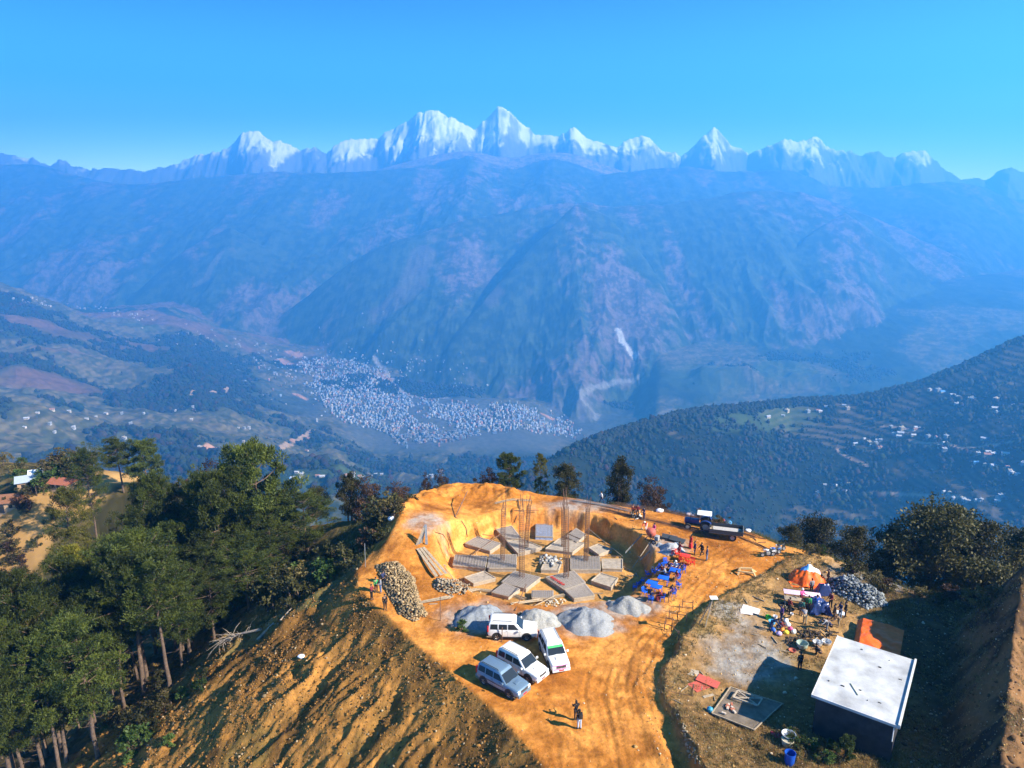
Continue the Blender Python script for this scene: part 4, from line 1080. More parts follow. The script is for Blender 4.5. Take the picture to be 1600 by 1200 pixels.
VR = [
 ([(1370, 655), (1560, 690), (1600, 720), (1480, 710), (1380, 680)], 20, "small house on the upper terraces of the right-hand hill", "houses on the upper terraces", (9, 15)),
 ([(1190, 645), (1330, 632), (1340, 640), (1200, 655)], 9, "white house on the green saddle of the right-hand hill", "houses on the green saddle", (9, 14)),
 ([(1450, 610), (1600, 625), (1600, 650), (1470, 635)], 14, "bright-roofed house high on the right-hand hill near the picture edge", "houses high on the right-hand hill", (10, 16)),
 ([(1340, 680), (1380, 685), (1375, 705), (1330, 698)], 8, "small pale house in the middle of the right-hand hill", "houses in the middle of the right-hand hill", (8, 13)),
 ([(1250, 758), (1330, 755), (1340, 775), (1260, 772)], 12, "tin-roofed house in the hamlet beside the bare patch on the right-hand hill", "hamlet beside the bare patch", (7, 11)),
 ([(1470, 768), (1570, 772), (1570, 785), (1480, 784)], 14, "white-roofed house in the lower hamlet of the right-hand hill", "lower hamlet of the right-hand hill", (7, 11)),
 ([(1520, 720), (1600, 725), (1600, 745), (1530, 738)], 10, "red or white roofed house at the right end of the mid-slope terraces", "houses at the right end of the terraces", (7, 12)),
]
for poly, n_, lab, grp, ymin, wr in VIL + [(a, b, c, d, 850, e) for a, b, c, d, e in VR]:
    for q in hits(scatter_pix(n_, poly), ymin=ymin):
        if np.isnan(q[0]) or q[1] < ymin: continue
        w = rg.uniform(*wr) * 0.85
        if rg.random() < 0.62:
            me, nm = rg.choices(FM, [4, 5, 1, 2])[0]; put_house(me, "farmhouse", q, w, w * .7, rg.gauss(0.1, .3), lab, "farmhouse", grp)
        else:
            me, nm = HM[rg.choice([0, 0, 2, 6])]; put_house(me, "farmhouse", q, w * .8, w * .6, rg.gauss(0.1, .3), lab, "farmhouse", grp)
# ------------------------------------------------------------------ builders
class Part:
    def __init__(s): s.v = []; s.f = []; s.m = []; s.mi = 0
    def _add(s, vs, fs):
        b = len(s.v); s.v += [Vector(v) for v in vs]
        for f in fs: s.f.append(tuple(b + k for k in f)); s.m.append(s.mi)
        return s
    def box(s, lo, hi, M=None):
        vs = [Vector((x, y, z)) for x in (lo[0], hi[0]) for y in (lo[1], hi[1]) for z in (lo[2], hi[2])]
        if M is not None: vs = [M @ v for v in vs]
        return s._add(vs, [(0, 1, 3, 2), (4, 6, 7, 5), (0, 4, 5, 1), (2, 3, 7, 6), (0, 2, 6, 4), (1, 5, 7, 3)])
    def bar(s, a, b, w, h=None):
        """square bar from a to b"""
        a = Vector(a); b = Vector(b); d = (b - a); l = d.length; h = h or w
        M = Matrix.Translation(a) @ d.to_track_quat('X', 'Z').to_matrix().to_4x4()
        return s.box((0, -w / 2, -h / 2), (l, w / 2, h / 2), M)
    def tube(s, pts, r, n=8, cap=True):
        T = Tubes(); T.tube(pts, r, n); b = len(T.v) - n
        s._add(T.v, T.f + ([tuple(range(n - 1, -1, -1)), tuple(b + k for k in range(n))] if cap else []))
        return s
    def lathe(s, prof, c=(0, 0, 0), axis='Z', n=16):
        """profile of (radius, along)"""
        vs = []; k = len(prof)
        for i in range(n):
            t = 2 * math.pi * i / n; ct, st = math.cos(t), math.sin(t)
            for r, h in prof:
                p = (r * ct, r * st, h) if axis == 'Z' else ((r * ct, h, r * st) if axis == 'Y' else (h, r * ct, r * st))
                vs.append(Vector(c) + Vector(p))
        fs = [(i * k + j, ((i + 1) % n) * k + j, ((i + 1) % n) * k + j + 1, i * k + j + 1) for i in range(n) for j in range(k - 1)]
        return s._add(vs, fs)
    def loft(s, rings, cap=True, closed=True):
        n = len(rings[0]); vs = [p for r in rings for p in r]; fs = []
        for i in range(len(rings) - 1):
            for k in range(n if closed else n - 1): fs.append((i * n + k, i * n + (k + 1) % n, (i + 1) * n + (k + 1) % n, (i + 1) * n + k))
        if cap: fs += [tuple(range(n - 1, -1, -1)), tuple((len(rings) - 1) * n + k for k in range(n))]
        return s._add(vs, fs)
    def slab(s, q, t):
        """quad given by four points, thickened by vector t"""
        q = [Vector(p) for p in q]; t = Vector(t)
        return s._add(q + [p + t for p in q], [(0, 1, 2, 3), (7, 6, 5, 4), (0, 4, 5, 1), (1, 5, 6, 2), (2, 6, 7, 3), (3, 7, 4, 0)])
    def obj(s, name, m, parent=None, bevel=0.0, smooth=False):
        me = bpy.data.meshes.new(name); me.from_pydata([tuple(v) for v in s.v], [], s.f)
        for k in (m if isinstance(m, (list, tuple)) else [m]): me.materials.append(k)
        me.polygons.foreach_set("material_index", s.m)
        bm = bmesh.new(); bm.from_mesh(me); bmesh.ops.recalc_face_normals(bm, faces=bm.faces)
        if bevel: bmesh.ops.bevel(bm, geom=[e for e in bm.edges if len(e.link_faces) == 2 and e.calc_face_angle(0) > 0.5], offset=bevel, segments=2, affect='EDGES', profile=0.6)
        bm.to_mesh(me); bm.free()
        if smooth or bevel: me.polygons.foreach_set("use_smooth", np.ones(len(me.polygons), bool)); me.set_sharp_from_angle(angle=math.radians(35))
        o = bpy.data.objects.new(name, me); COL.objects.link(o)
        if parent: o.parent = parent
        return o
def G(px, py): return hit(px, py, True)
def M(name, col, rough=0.6, **k): return mat(name, col, rough, **k)
M_WHITE = M("white_car_paint", (0.70, 0.69, 0.67), 0.35, coat=0.6, noise=.07, scale=1.5); M_SILVER = M("silver_blue_car_paint", (0.17, 0.25, 0.33), 0.30, metal=0.35, coat=0.6)
M_GLASS = M("tinted_car_glass", (0.02, 0.025, 0.03), 0.08, spec=0.6); M_BLACK = M("black_plastic", (0.02, 0.02, 0.02), 0.5); M_TYRE = M("tyre_rubber", (0.025, 0.024, 0.023), 0.85, noise=0.3, scale=20)
M_RIM = M("alloy_rim", (0.42, 0.42, 0.43), 0.4, metal=0.6); M_LAMP = M("lamp_glass", (0.75, 0.78, 0.8), 0.15); M_RED = M("red_lens", (0.5, 0.02, 0.02), 0.3)
M_DUST = M("dusty_sill", (0.36, 0.24, 0.13), 0.9, noise=0.3, scale=6); M_STEEL = M("rusty_rebar", (0.20, 0.115, 0.075), 0.8, noise=0.4, scale=3, metal=0.3); M_GSTEEL = M("grey_steel", (0.30, 0.31, 0.32), 0.5, metal=0.5, noise=0.2, scale=4)
M_WOOD = M("weathered_board", (0.34, 0.27, 0.19), 0.85, noise=0.35, scale=5, bump=0.3); M_WOODL = M("fresh_timber", (0.56, 0.38, 0.18), 0.8, noise=0.25, scale=6); M_CONC = M("fresh_concrete", (0.44, 0.41, 0.37), 0.9, noise=0.25, scale=3, bump=0.3)

def wheel(parent, x, y, r=0.36, w=0.25, name="wheel", rimm=None, tyre=None, side=None):
    s = side if side else (1 if y > 0 else -1)
    o = Part().lathe([(r * 0.55, -w / 2), (r * 0.93, -w / 2), (r, -w / 2 + 0.04), (r, w / 2 - 0.04), (r * 0.93, w / 2), (r * 0.55, w / 2), (r * 0.55, -w / 2)], (0, 0, 0), 'Y', 24).obj(name, tyre or M_TYRE, parent, smooth=True)
    o.location = (x, y, r)
    p = Part(); p.lathe([(0.0, s * w * 0.30), (r * 0.18, s * w * 0.36), (r * 0.2, s * w * 0.26), (r * 0.5, s * w * 0.34), (r * 0.57, s * w * 0.48)], (0, 0, 0), 'Y', 20)
    for k in range(5):
        a = k * 2 * math.pi / 5; p.bar((math.cos(a) * r * .12, s * w * .36, math.sin(a) * r * .12), (math.cos(a) * r * .52, s * w * .40, math.sin(a) * r * .52), 0.07, 0.03)
    ro = p.obj("rim", rimm or M_RIM, o)
    return o
def lerp(a, b, t): return a + (b - a) * t
def make_suv(name, paint, kind=0):
    root = empty(name, (0, 0, 0))
    P = Part(); rings = []
    for x, w, zb, zt in [(-2.22, .74, .55, 1.02), (-2.16, .84, .40, 1.10), (-1.9, .89, .36, 1.13), (-1.0, .90, .34, 1.12), (0.3, .90, .34, 1.10), (0.95, .89, .34, 1.09), (1.2, .87, .34, 1.07), (1.9, .84, .36, 1.00), (2.14, .80, .40, .93), (2.24, .70, .50, .82)]:
        h = [(0, zb), (w * .9, zb), (w, zb + .10), (w, lerp(zb, zt, .55)), (w - .03, zt - .10), (w - .10, zt - .01), (0, zt + .035)]
        rings.append([(x, y, z) for y, z in h] + [(x, -y, z) for y, z in h[-2:0:-1]])
    P.loft(rings)
    def ring(z, x0, x1, w): return [(x0, -w * .97, z), (x0 + .06, -w, z), (x1 - .1, -w, z), (x1, -w * .9, z), (x1, w * .9, z), (x1 - .1, w, z), (x0 + .06, w, z), (x0, w * .97, z)]
    P.loft([ring(1.06, -2.17, 1.02, .85), ring(1.68, -2.05, .33, .72), ring(1.79, -1.95, .22, .66), ring(1.83, -1.8, .08, .55)])
    body = P.obj("body", [paint], root, bevel=0.02)
    # dark arches, sills, bumpers, grille
    A = Part()
    for x in (-1.36, 1.34):
        for s in (-1, 1):
            pr = [(math.cos(t) * .46, math.sin(t) * .46) for t in np.linspace(-0.35, math.pi + .35, 12)]
            A._add([(x + a, s * .905, .40 + b) for a, b in pr] + [(x + a, s * .80, .40 + b) for a, b in pr], [tuple(range(12)), tuple(range(23, 11, -1))] + [(k, k + 1, k + 13, k + 12) for k in range(11)])
    A.obj("wheel_arch_liner", M_BLACK, root)
    Part().box((-.9, -.925, .30), (.85, -.86, .38)).box((-.9, .86, .30), (.85, .925, .38)).obj("side_step", M_BLACK, root)
    Part().box((2.12, -.78, .34), (2.30, .78, .60)).obj("front_bumper", [paint], root, bevel=.03)
    Part().box((-2.34, -.78, .38), (-2.15, .78, .60)).obj("rear_bumper", [paint if kind else M_BLACK], root, bevel=.03)
    g = Part().box((2.20, -.42, .66), (2.262, .42, .86)); go = g.obj("grille", M_BLACK, root)
    sl = Part(); [sl.box((2.262, y - .015, .67), (2.275, y + .015, .85)) for y in np.linspace(-.36, .36, 7)]; sl.obj("chrome_slats", M_RIM, go)
    for s in (-1, 1):
        Part().box((2.06, s * .62 - .15, .66), (2.245, s * .62 + .15, .88)).obj("headlight", M_LAMP, root, bevel=.02)
        Part().box((-2.235, s * .80 - .06, .85), (-2.12, s * .80 + .06, 1.45)).obj("tail_light", M_RED, root)
        m = Part().box((.72, s * .93 - .02, 1.08), (.84, s * 1.08 + .02 * s, 1.24)).obj("mirror", [paint], root, bevel=.02)
        r = Part().tube([(-1.75, s * .60, 1.80), (-1.7, s * .60, 1.89), (-.1, s * .60, 1.89), (.0, s * .60, 1.80)], .025, 6).obj("roof_rail", M_BLACK, root)
        for (a0, a1, nm) in [(-1.98, -1.28, "rear_quarter_window"), (-1.18, -.42, "rear_side_window"), (-.34, .62, "front_side_window")]:
            z0, z1 = 1.13, 1.60; y0 = lerp(.85, .72, (z0 - 1.06) / .62) + .012; y1 = lerp(.85, .72, (z1 - 1.06) / .62) + .012
            t1 = a1 - (.42 if nm.startswith("front") else 0.0); t0 = a0 + (.05 if nm.startswith("rear_q") else 0)
            Part().slab([(a0, s * y0, z0), (a1, s * y0, z0), (t1, s * y1, z1), (t0, s * y1, z1)], (0, -s * .02, 0)).obj(nm, M_GLASS, root)
        for x in (-1.36, 1.34): wheel(root, x, s * .80, .37, .24)
        Part().box((-.55, s * .905, .98), (-.42, s * .925, 1.0)).box((.3, s * .905, .98), (.43, s * .925, 1.0)).obj("door_handle", M_BLACK, root)
        sh = Part(); [sh.box((x - .006, s * .9, .42), (x + .006, s * .904, 1.06)) for x in (-1.22, -.38, .68)]; sh.obj("door_gap", M_BLACK, root)
    def wsx(z): return lerp(1.02, .33, (z - 1.06) / .62) + .015
    Part().slab([(wsx(1.10), -.76, 1.10), (wsx(1.10), .76, 1.10), (wsx(1.63), .66, 1.63), (wsx(1.63), -.66, 1.63)], (-.02, 0, -.02)).obj("windscreen", M_GLASS, root)
    Part().slab([(-2.185, -.70, 1.15), (-2.185, .70, 1.15), (-2.08, .62, 1.6), (-2.08, -.62, 1.6)], (.02, 0, 0)).obj("rear_window", M_GLASS, root)
    Part().box((1.25, -.28, 1.075), (1.62, .28, 1.115)).obj("bonnet_scoop", [paint], root, bevel=.015)
    Part().box((2.30, -.22, .42), (2.315, .22, .54)).obj("number_plate", M("red_plate", (.55, .03, .03), .5), root)
    Part().box((-2.3, -.9, .345), (2.0, .9, .36)).obj("underbody", M_DUST, root)
    if kind == 2:
        Part().slab([(wsx(1.50) + .006, -.67, 1.50), (wsx(1.50) + .006, .67, 1.50), (wsx(1.62) + .006, .64, 1.62), (wsx(1.62) + .006, -.64, 1.62)], (.004, 0, .002)).obj("windscreen_banner", M("green_banner", (.05, .42, .12), .5), root)
        Part().box((2.30, -.66, .60), (2.33, .66, .65)).box((2.18, -.74, .885), (2.24, .74, .91)).obj("pink_trim", M("pink_trim", (.70, .12, .42), .5), root)
    if kind == 3:
        for s in (-1, 1):
            Part().slab([(-2.0, s * .906, .78), (-.3, s * .906, .70), (1.1, s * .906, .74), (-.6, s * .906, .80)], (0, s * .002, 0)).obj("side_stripe", M_BLACK, root)
    return root
def place(root, x, y, heading, pts=((1.3, .8), (1.3, -.8), (-1.3, .8), (-1.3, -.8)), dz=0.0):
    """stand a thing on the ground, tilted to the ground under its feet"""
    c, s = math.cos(heading), math.sin(heading); w = [Vector((x + a * c - b * s, y + a * s + b * c, 0)) for a, b in pts]
    for p in w: p.z = gz(p.x, p.y)
    A = np.array([[p.x - x, p.y - y, 1] for p in w]); sol = np.linalg.lstsq(A, np.array([p.z for p in w]), rcond=None)[0]
    nrm = Vector((-sol[0], -sol[1], 1)).normalized(); fx = Vector((c, s, sol[0] * c + sol[1] * s)).normalized(); fy = nrm.cross(fx)
    R = Matrix((fx, fy, nrm)).transposed()
    root.rotation_euler = R.to_euler(); root.location = (x, y, sol[2] + dz)
    return root
def car_at(root, rear, front, side, label, cat="car"):
    """rear and front: picture points where the near-side wheels touch; side: -1 if that is the car's right"""
    a, b = G(*rear), G(*front); h = math.atan2(b.y - a.y, b.x - a.x); m = (a + b) / 2
    nx, ny = -math.sin(h), math.cos(h)
    place(root, m.x - side * nx * .80, m.y - side * ny * .80, h); tag(root, label, cat, "cars parked on the bare earth"); return root
car_at(make_suv("parked_car", M_WHITE, 0), (777, 1000), (823, 1001), -1, "white off-roader parked side-on in front of the grey gravel heap, rearmost of the cars")
car_at(make_suv("parked_car", M_SILVER, 3), (756, 1069), (797, 1092), -1, "silver blue off-roader with dark side stripes, nearest the fill slope")
car_at(make_suv("parked_car", M_WHITE, 1), (786, 1045), (828, 1067), -1, "white off-roader parked between the silver blue one and the one with a green banner")
car_at(make_suv("parked_car", M_WHITE, 2), (844, 1014), (860, 1050), -1, "white off-roader with green windscreen banner and pink trim facing the camera")

# ------------------------------------------------------------------ people
def skin_mesh(name, V, E, R, sub=1, root=0):
    me = bpy.data.meshes.new(name); me.from_pydata([tuple(v) for v in V], E, [])
    o = bpy.data.objects.new(name, me); COL.objects.link(o)
    sm = o.modifiers.new("s", 'SKIN'); sm.use_smooth_shade = True
    sv = me.skin_vertices[0].data
    for i, r in enumerate(R):
        sv[i].radius = (r if isinstance(r, tuple) else (r, r)); sv[i].use_root = (i == root)
    ss = o.modifiers.new("u", 'SUBSURF'); ss.levels = sub; ss.render_levels = sub
    dg = bpy.context.evaluated_depsgraph_get(); out_ = bpy.data.meshes.new_from_object(o.evaluated_get(dg))
    bpy.data.objects.remove(o); out_.name = name
    if len(out_.polygons): out_.polygons.foreach_set("use_smooth", np.ones(len(out_.polygons), bool))
    return out_
def pose_joints(lean=0.0, hip=(0, 0), knee=(0, 0), sh=(0, 0), el=(0.2, 0.2), out=(.06, .06), head=0.1, pelvis=None, spread=0.0):
    """angles in radians; index 0 is the left side (+y); the figure faces +x"""
    J = {}
    def leg(i):
        s = 1 if i == 0 else -1; h = Vector((0, s * .095, 0)); a = hip[i]; k = h + Vector((math.sin(a) * .43, s * spread * .5, -math.cos(a) * .43)); b = a - knee[i]
        an = k + Vector((math.sin(b) * .42, s * spread * .3, -math.cos(b) * .42)); return h, k, an
    legs = [leg(0), leg(1)]
    low = min(l[2].z for l in legs) - .08
    pz = -low if pelvis is None else pelvis
    P0 = Vector((0, 0, pz)); J['pel'] = P0
    up = Vector((math.sin(lean), 0, math.cos(lean)))
    J['waist'] = P0 + up * .16; J['chest'] = P0 + up * .38; J['neck'] = P0 + up * .53
    hu = Vector((math.sin(lean + head), 0, math.cos(lean + head))); J['jaw'] = J['neck'] + hu * .08 + Vector((.02, 0, 0)); J['head'] = J['neck'] + hu * .17; J['crown'] = J['neck'] + hu * .25; J['hu'] = hu
    for i in (0, 1):
        s = 1 if i == 0 else -1
        h, k, an = legs[i]; J['hip%d' % i] = P0 + h; J['knee%d' % i] = P0 + k; J['ank%d' % i] = P0 + an
        J['toe%d' % i] = P0 + an + Vector((.17, s * .02, -.045)); J['heel%d' % i] = P0 + an + Vector((-.04, 0, -.045))
        S_ = J['neck'] - up * .06 + Vector((0, s * .19, 0)); a = sh[i] - lean * 0
        d = Vector((math.sin(a), s * out[i], -math.cos(a))).normalized(); e = S_ + d * .29; b = a + el[i]
        d2 = Vector((math.sin(b), s * out[i] * .3, -math.cos(b))).normalized(); w = e + d2 * .25
        J['sh%d' % i] = S_; J['el%d' % i] = e; J['wr%d' % i] = w; J['hd%d' % i] = d2
    return J
SK = {}
def person_meshes(key, **kw):
    if key in SK: return SK[key]
    J = pose_joints(**kw)
    V = []; E = []; R = []
    def add(p, r, par=None):
        V.append(Vector(p)); R.append(r)
        if par is not None: E.append((par, len(V) - 1))
        return len(V) - 1
    # one continuous body
    pel = add(J['pel'], .115); wa = add(J['waist'], (.105, .085), pel); ch = add(J['chest'], (.125, .095), wa); nk = add(J['neck'], .05, ch)
    jw = add(J['jaw'], .066, nk); hd = add(J['head'], (.078, .092), jw); add(J['crown'], .06, hd)
    add(J['head'] + Vector((.115, 0, -.03)), .012, hd)
    for s in (-1, 1): add(J['head'] + Vector((-.005, s * .088, -.01)), .012, hd)
    for i in (0, 1):
        s = 1 if i == 0 else -1
        a = add(J['sh%d' % i], .055, ch); b = add(J['el%d' % i], .038, a); c = add(J['wr%d' % i], .026, b)
        d = J['hd%d' % i]; sd = Vector((0, s, 0)); fw = d.cross(sd).normalized()
        pm = add(J['wr%d' % i] + d * .065, (.036, .018), c)
        for k, (o_, l) in enumerate([(-.030, .070), (-.010, .080), (.010, .076), (.029, .060)]):
            q = J['wr%d' % i] + d * .10 + fw * o_; f1 = add(q, .0095, pm); f2 = add(q + d * l * .55 - sd * .008, .0085, f1); add(q + d * l * .9 - sd * .03, .007, f2)
        t = add(J['wr%d' % i] + d * .05 - fw * .042, .011, pm); add(J['wr%d' % i] + d * .095 - fw * .058, .009, t)
        h = add(J['hip%d' % i], .085, pel); k_ = add(J['knee%d' % i], .052, h); an = add(J['ank%d' % i], .036, k_); add(J['toe%d' % i], .028, an)
    body = skin_mesh("body", V, E, R, 1, pel)
    V.clear(); E.clear(); R.clear()
    p0 = add(J['pel'] + Vector((0, 0, -.02)), (.150, .125)); w = add(J['waist'], (.140, .12), p0); c0 = add(J['chest'], (.158, .125), w); n0 = add(J['neck'] - J['hu'] * .02, .072, c0)
    for i in (0, 1):
        a = add(J['sh%d' % i], .080, c0); b = add(J['el%d' % i], .060, a); add(J['wr%d' % i] - J['hd%d' % i] * .02, .045, b)
    top = skin_mesh("jacket", V, E, R, 1, p0)
    V.clear(); E.clear(); R.clear()
    p0 = add(J['pel'], (.13, .12))
    for i in (0, 1):
        h = add(J['hip%d' % i] + Vector((0, 0, -.04)), .105, p0); k_ = add(J['knee%d' % i], .075, h); add(J['ank%d' % i] + Vector((0, 0, .02)), .058, k_)
    leg = skin_mesh("trousers", V, E, R, 1, p0)
    shoes = []
    for i in (0, 1):
        V.clear(); E.clear(); R.clear(); a = add(J['heel%d' % i] + Vector((0, 0, .005)), .045); b = add((J['heel%d' % i] + J['toe%d' % i]) / 2 + Vector((0, 0, .01)), .048, a); add(J['toe%d' % i] + Vector((0, 0, .005)), .036, b)
        shoes.append(skin_mesh("shoe", V, E, R, 1, 0))
    SK[key] = (body, top, leg, shoes, J)
    return SK[key]
def hair_mesh(J, long_):
    bm = bmesh.new(); bmesh.ops.create_uvsphere(bm, u_segments=12, v_segments=8, radius=1)
    c = J['head'] + J['hu'] * .025 - Vector((.018, 0, 0))
    for v in bm.verts:
        p = v.co.copy(); k = 1.0
        if p.x > .45 and p.z < .35: k = .80
        v.co = Vector((p.x * .108 * k, p.y * .098, p.z * (.112 if p.z > 0 else (.30 if (long_ and p.x < .1) else .085)))) + c
    me = bpy.data.meshes.new("hair"); bm.to_mesh(me); bm.free(); me.polygons.foreach_set("use_smooth", np.ones(len(me.polygons), bool)); return me
POSES = {
 'stand': dict(hip=(.05, -.05), knee=(.05, .05), sh=(.1, -.05), el=(.25, .3)),
 'stand2': dict(hip=(-.02, .08), knee=(.0, .12), sh=(.2, .25), el=(1.3, .5), head=.25, spread=.05),
 'arms': dict(hip=(.02, -.02), knee=(.02, .05), sh=(.5, .55), el=(1.2, 1.3), head=.2),
 'walk': dict(hip=(.38, -.32), knee=(.12, .35), sh=(-.4, .45), el=(.4, .5), lean=.06),
 'bend': dict(lean=1.0, hip=(.1, -.15), knee=(.15, .1), sh=(.9, .7), el=(.3, .4), head=-.2),
 'sit': dict(lean=.12, hip=(1.45, 1.40), knee=(1.5, 1.4), sh=(.6, .5), el=(.9, 1.0), pelvis=.53),
 'sit2': dict(lean=.35, hip=(1.4, 1.5), knee=(1.45, 1.5), sh=(.9, .8), el=(.6, .8), pelvis=.53, head=.3),
 'crouch': dict(lean=.5, hip=(1.9, 1.8), knee=(2.3, 2.2), sh=(.9, .7), el=(.3, .5), head=.1),
}
M_SKIN = M("skin", (0.30, 0.17, 0.10), 0.6); M_HAIR = M("black_hair", (0.015, 0.012, 0.010), 0.5); M_SHOE = M("dark_shoes", (0.04, 0.035, 0.03), 0.6)
CLO = {'black': (.012, .012, .014), 'navy': (.02, .03, .09), 'green': (.03, .26, .09), 'grey': (.22, .23, .26), 'maroon': (.16, .018, .025), 'red': (.50, .03, .03), 'white': (.72, .72, .72), 'purple': (.10, .05, .18), 'teal': (.03, .13, .12),
       'pink': (.62, .08, .26), 'jeans': (.10, .17, .30), 'lightjeans': (.38, .46, .58), 'khaki': (.30, .24, .15), 'blue': (.03, .10, .45), 'orange': (.75, .16, .03), 'brown': (.12, .07, .045)}
def cloth(c): return M(c + "_cloth", CLO[c], 0.85, noise=.2, scale=9)
def slot(o, m):
    if len(o.data.materials) == 0: o.data.materials.append(m)
    o.material_slots[0].link = 'OBJECT'; o.material_slots[0].material = m
def person(pos, face, pose, top, bot, label, group=None, extra=(), hairlong=False, size=1.0, zoff=0.0):
    body, tm, lm, shoes, J = person_meshes(pose, **POSES[pose])
    root = empty("person", (pos[0], pos[1], pos[2] + zoff), face, size)
    def ch(name, me, m):
        o = bpy.data.objects.new(name, me); COL.objects.link(o); o.parent = root; slot(o, m); return o
    ch("body", body, M_SKIN); ch("jacket", tm, cloth(top)); ch("trousers", lm, cloth(bot))
    for s in shoes: ch("shoe", s, M_SHOE)
    if 'cap' in extra:
        c = J['head'] + J['hu'] * .04
        Part().lathe([(.0, .115), (.07, .10), (.112, .04), (.115, 0), (.14, -.005)], c, 'Z', 14).obj("cap", cloth('white'), root, smooth=True)
    else: ch("hair", hair_mesh(J, hairlong), M_HAIR)
    if 'scarf' in extra:
        Part().lathe([(.11, -.10), (.125, -.02), (.118, .06), (.06, .125), (0, .13)], J['head'] + Vector((-.02, 0, .0)), 'Z', 12).obj("head_scarf", cloth('orange'), root, smooth=True)
    if 'skirt' in extra:
        p = J['pel']; kn = (J['knee0'] + J['knee1']) / 2; an = (J['ank0'] + J['ank1']) / 2
        rings = []
        for c, r1, r2 in ((p + Vector((0, 0, .03)), .17, .15), ((p + kn) / 2, .20, .19), (kn, .21, .21), ((kn + an) / 2, .24, .24), (an + Vector((0, 0, .08)), .26, .26)):
            rings.append([c + Vector((math.cos(t) * r1 * (1 + .06 * math.sin(6 * t)), math.sin(t) * r2 * (1 + .06 * math.sin(6 * t)), 0)) for t in np.linspace(0, 2 * math.pi, 17)[:-1]])
        Part().loft(rings, cap=False).obj("skirt", cloth(top), root, smooth=True)
    if 'backpack' in extra:
        c = J['chest'] - Vector((.20, 0, .04)); Part().box((c.x - .10, -.15, c.z - .22), (c.x + .08, .15, c.z + .2)).obj("backpack", M_BLACK, root, bevel=.05)
    return tag(root, label, "person", group)
def ppl(px, py, facedeg, pose, top, bot, label, **k):
    p = G(px, py); return person(p, math.radians(facedeg), pose, top, bot, label, **k)
# facing: 0 = right, 90 = away from the camera, 180 = left, -90 = towards the camera
ppl(900, 1125, 100, 'arms', 'black', 'black', "long-haired person in black, the farther of the two standing on the open earth", hairlong=True)
ppl(905, 1139, 110, 'stand', 'black', 'lightjeans', "person with black backpack and pale jeans, nearest the camera on the open earth", extra=('backpack',), hairlong=True)
ppl(588, 926, -60, 'stand', 'green', 'black', "person in a bright green jacket beside the left stone heap")
ppl(595, 926, 200, 'stand2', 'grey', 'jeans', "person in grey jacket standing right of the one in green")
ppl(581, 937, -20, 'arms', 'maroon', 'black', "person in dark maroon leftmost of the group at the stone heap")
ppl(602, 953, -70, 'stand', 'black', 'black', "person all in black walking the rim below the left stone heap")
ppl(598, 911, -30, 'sit', 'navy', 'black', "person in navy sitting at the top of the left stone heap", zoff=.1)
ppl(989, 807, -80, 'stand', 'maroon', 'black', "person in maroon, left of three behind the pit corner")
ppl(996, 808, -110, 'stand2', 'maroon', 'brown', "person in maroon and brown, middle of three behind the pit corner")
ppl(1006, 812, 200, 'arms', 'navy', 'navy', "person all in navy, right of three behind the pit corner")
ppl(940, 780, 180, 'walk', 'white', 'navy', "small figure in white top walking the back rim past the rebar stacks")
ppl(1009, 829, 240, 'bend', 'red', 'white', "worker in red with a white cap bending over the mixer", extra=('cap',))
ppl(1022, 838, 200, 'stand2', 'pink', 'grey', "worker in pink standing right of the concrete mixer")
ppl(1079, 857, 200, 'stand', 'red', 'maroon', "woman in long red dress standing behind the red chairs", extra=('skirt',), hairlong=True)
ppl(1061, 868, 20, 'arms', 'maroon', 'maroon', "person in maroon leaning towards the red chairs from the left")
ppl(1085, 867, 190, 'stand', 'navy', 'navy', "person in navy, left of three standing right of the red chairs")
ppl(1096, 869, 200, 'walk', 'black', 'black', "person in black mid-stride, middle of three right of the red chairs")
ppl(1104, 876, 170, 'stand', 'navy', 'jeans', "person in navy jacket and jeans, right of three right of the red chairs")
CH_P = [((1017, 940), 60, 'sit', 'navy', 'jeans', "person in navy seated on a blue chair nearest the gravel heap", ()),
        ((1034, 939), 170, 'sit2', 'maroon', 'maroon', "woman in maroon with orange head scarf seated at the front blue table", ('scarf', 'skirt')),
        ((1051, 932), 190, 'sit', 'purple', 'black', "person in purple seated right of the blue tables", ()),
        ((1058, 908), 200, 'sit', 'maroon', 'brown', "person in maroon seated between the blue tables and the lone blue chair", ()),
        ((1046, 893), 230, 'sit2', 'navy', 'black', "person in navy seated at the back table, second from the left", ()),
        ((1056, 893), 220, 'sit', 'white', 'black', "person in white top and white cap seated at the back table", ('cap',)),
        ((1066, 895), 210, 'sit2', 'navy', 'navy', "person in dark navy seated at the right end of the back table", ()),
        ((1034, 899), 200, 'sit', 'maroon', 'khaki', "person in maroon and khaki seated left of the back table", ()),
        ((1040, 903), 160, 'sit2', 'grey', 'black', "person in grey seated by the middle blue table", ())]
M_CB = M("blue_plastic", (0.015, 0.11, 0.62), 0.4); M_CR = M("red_plastic", (0.72, 0.045, 0.02), 0.4)
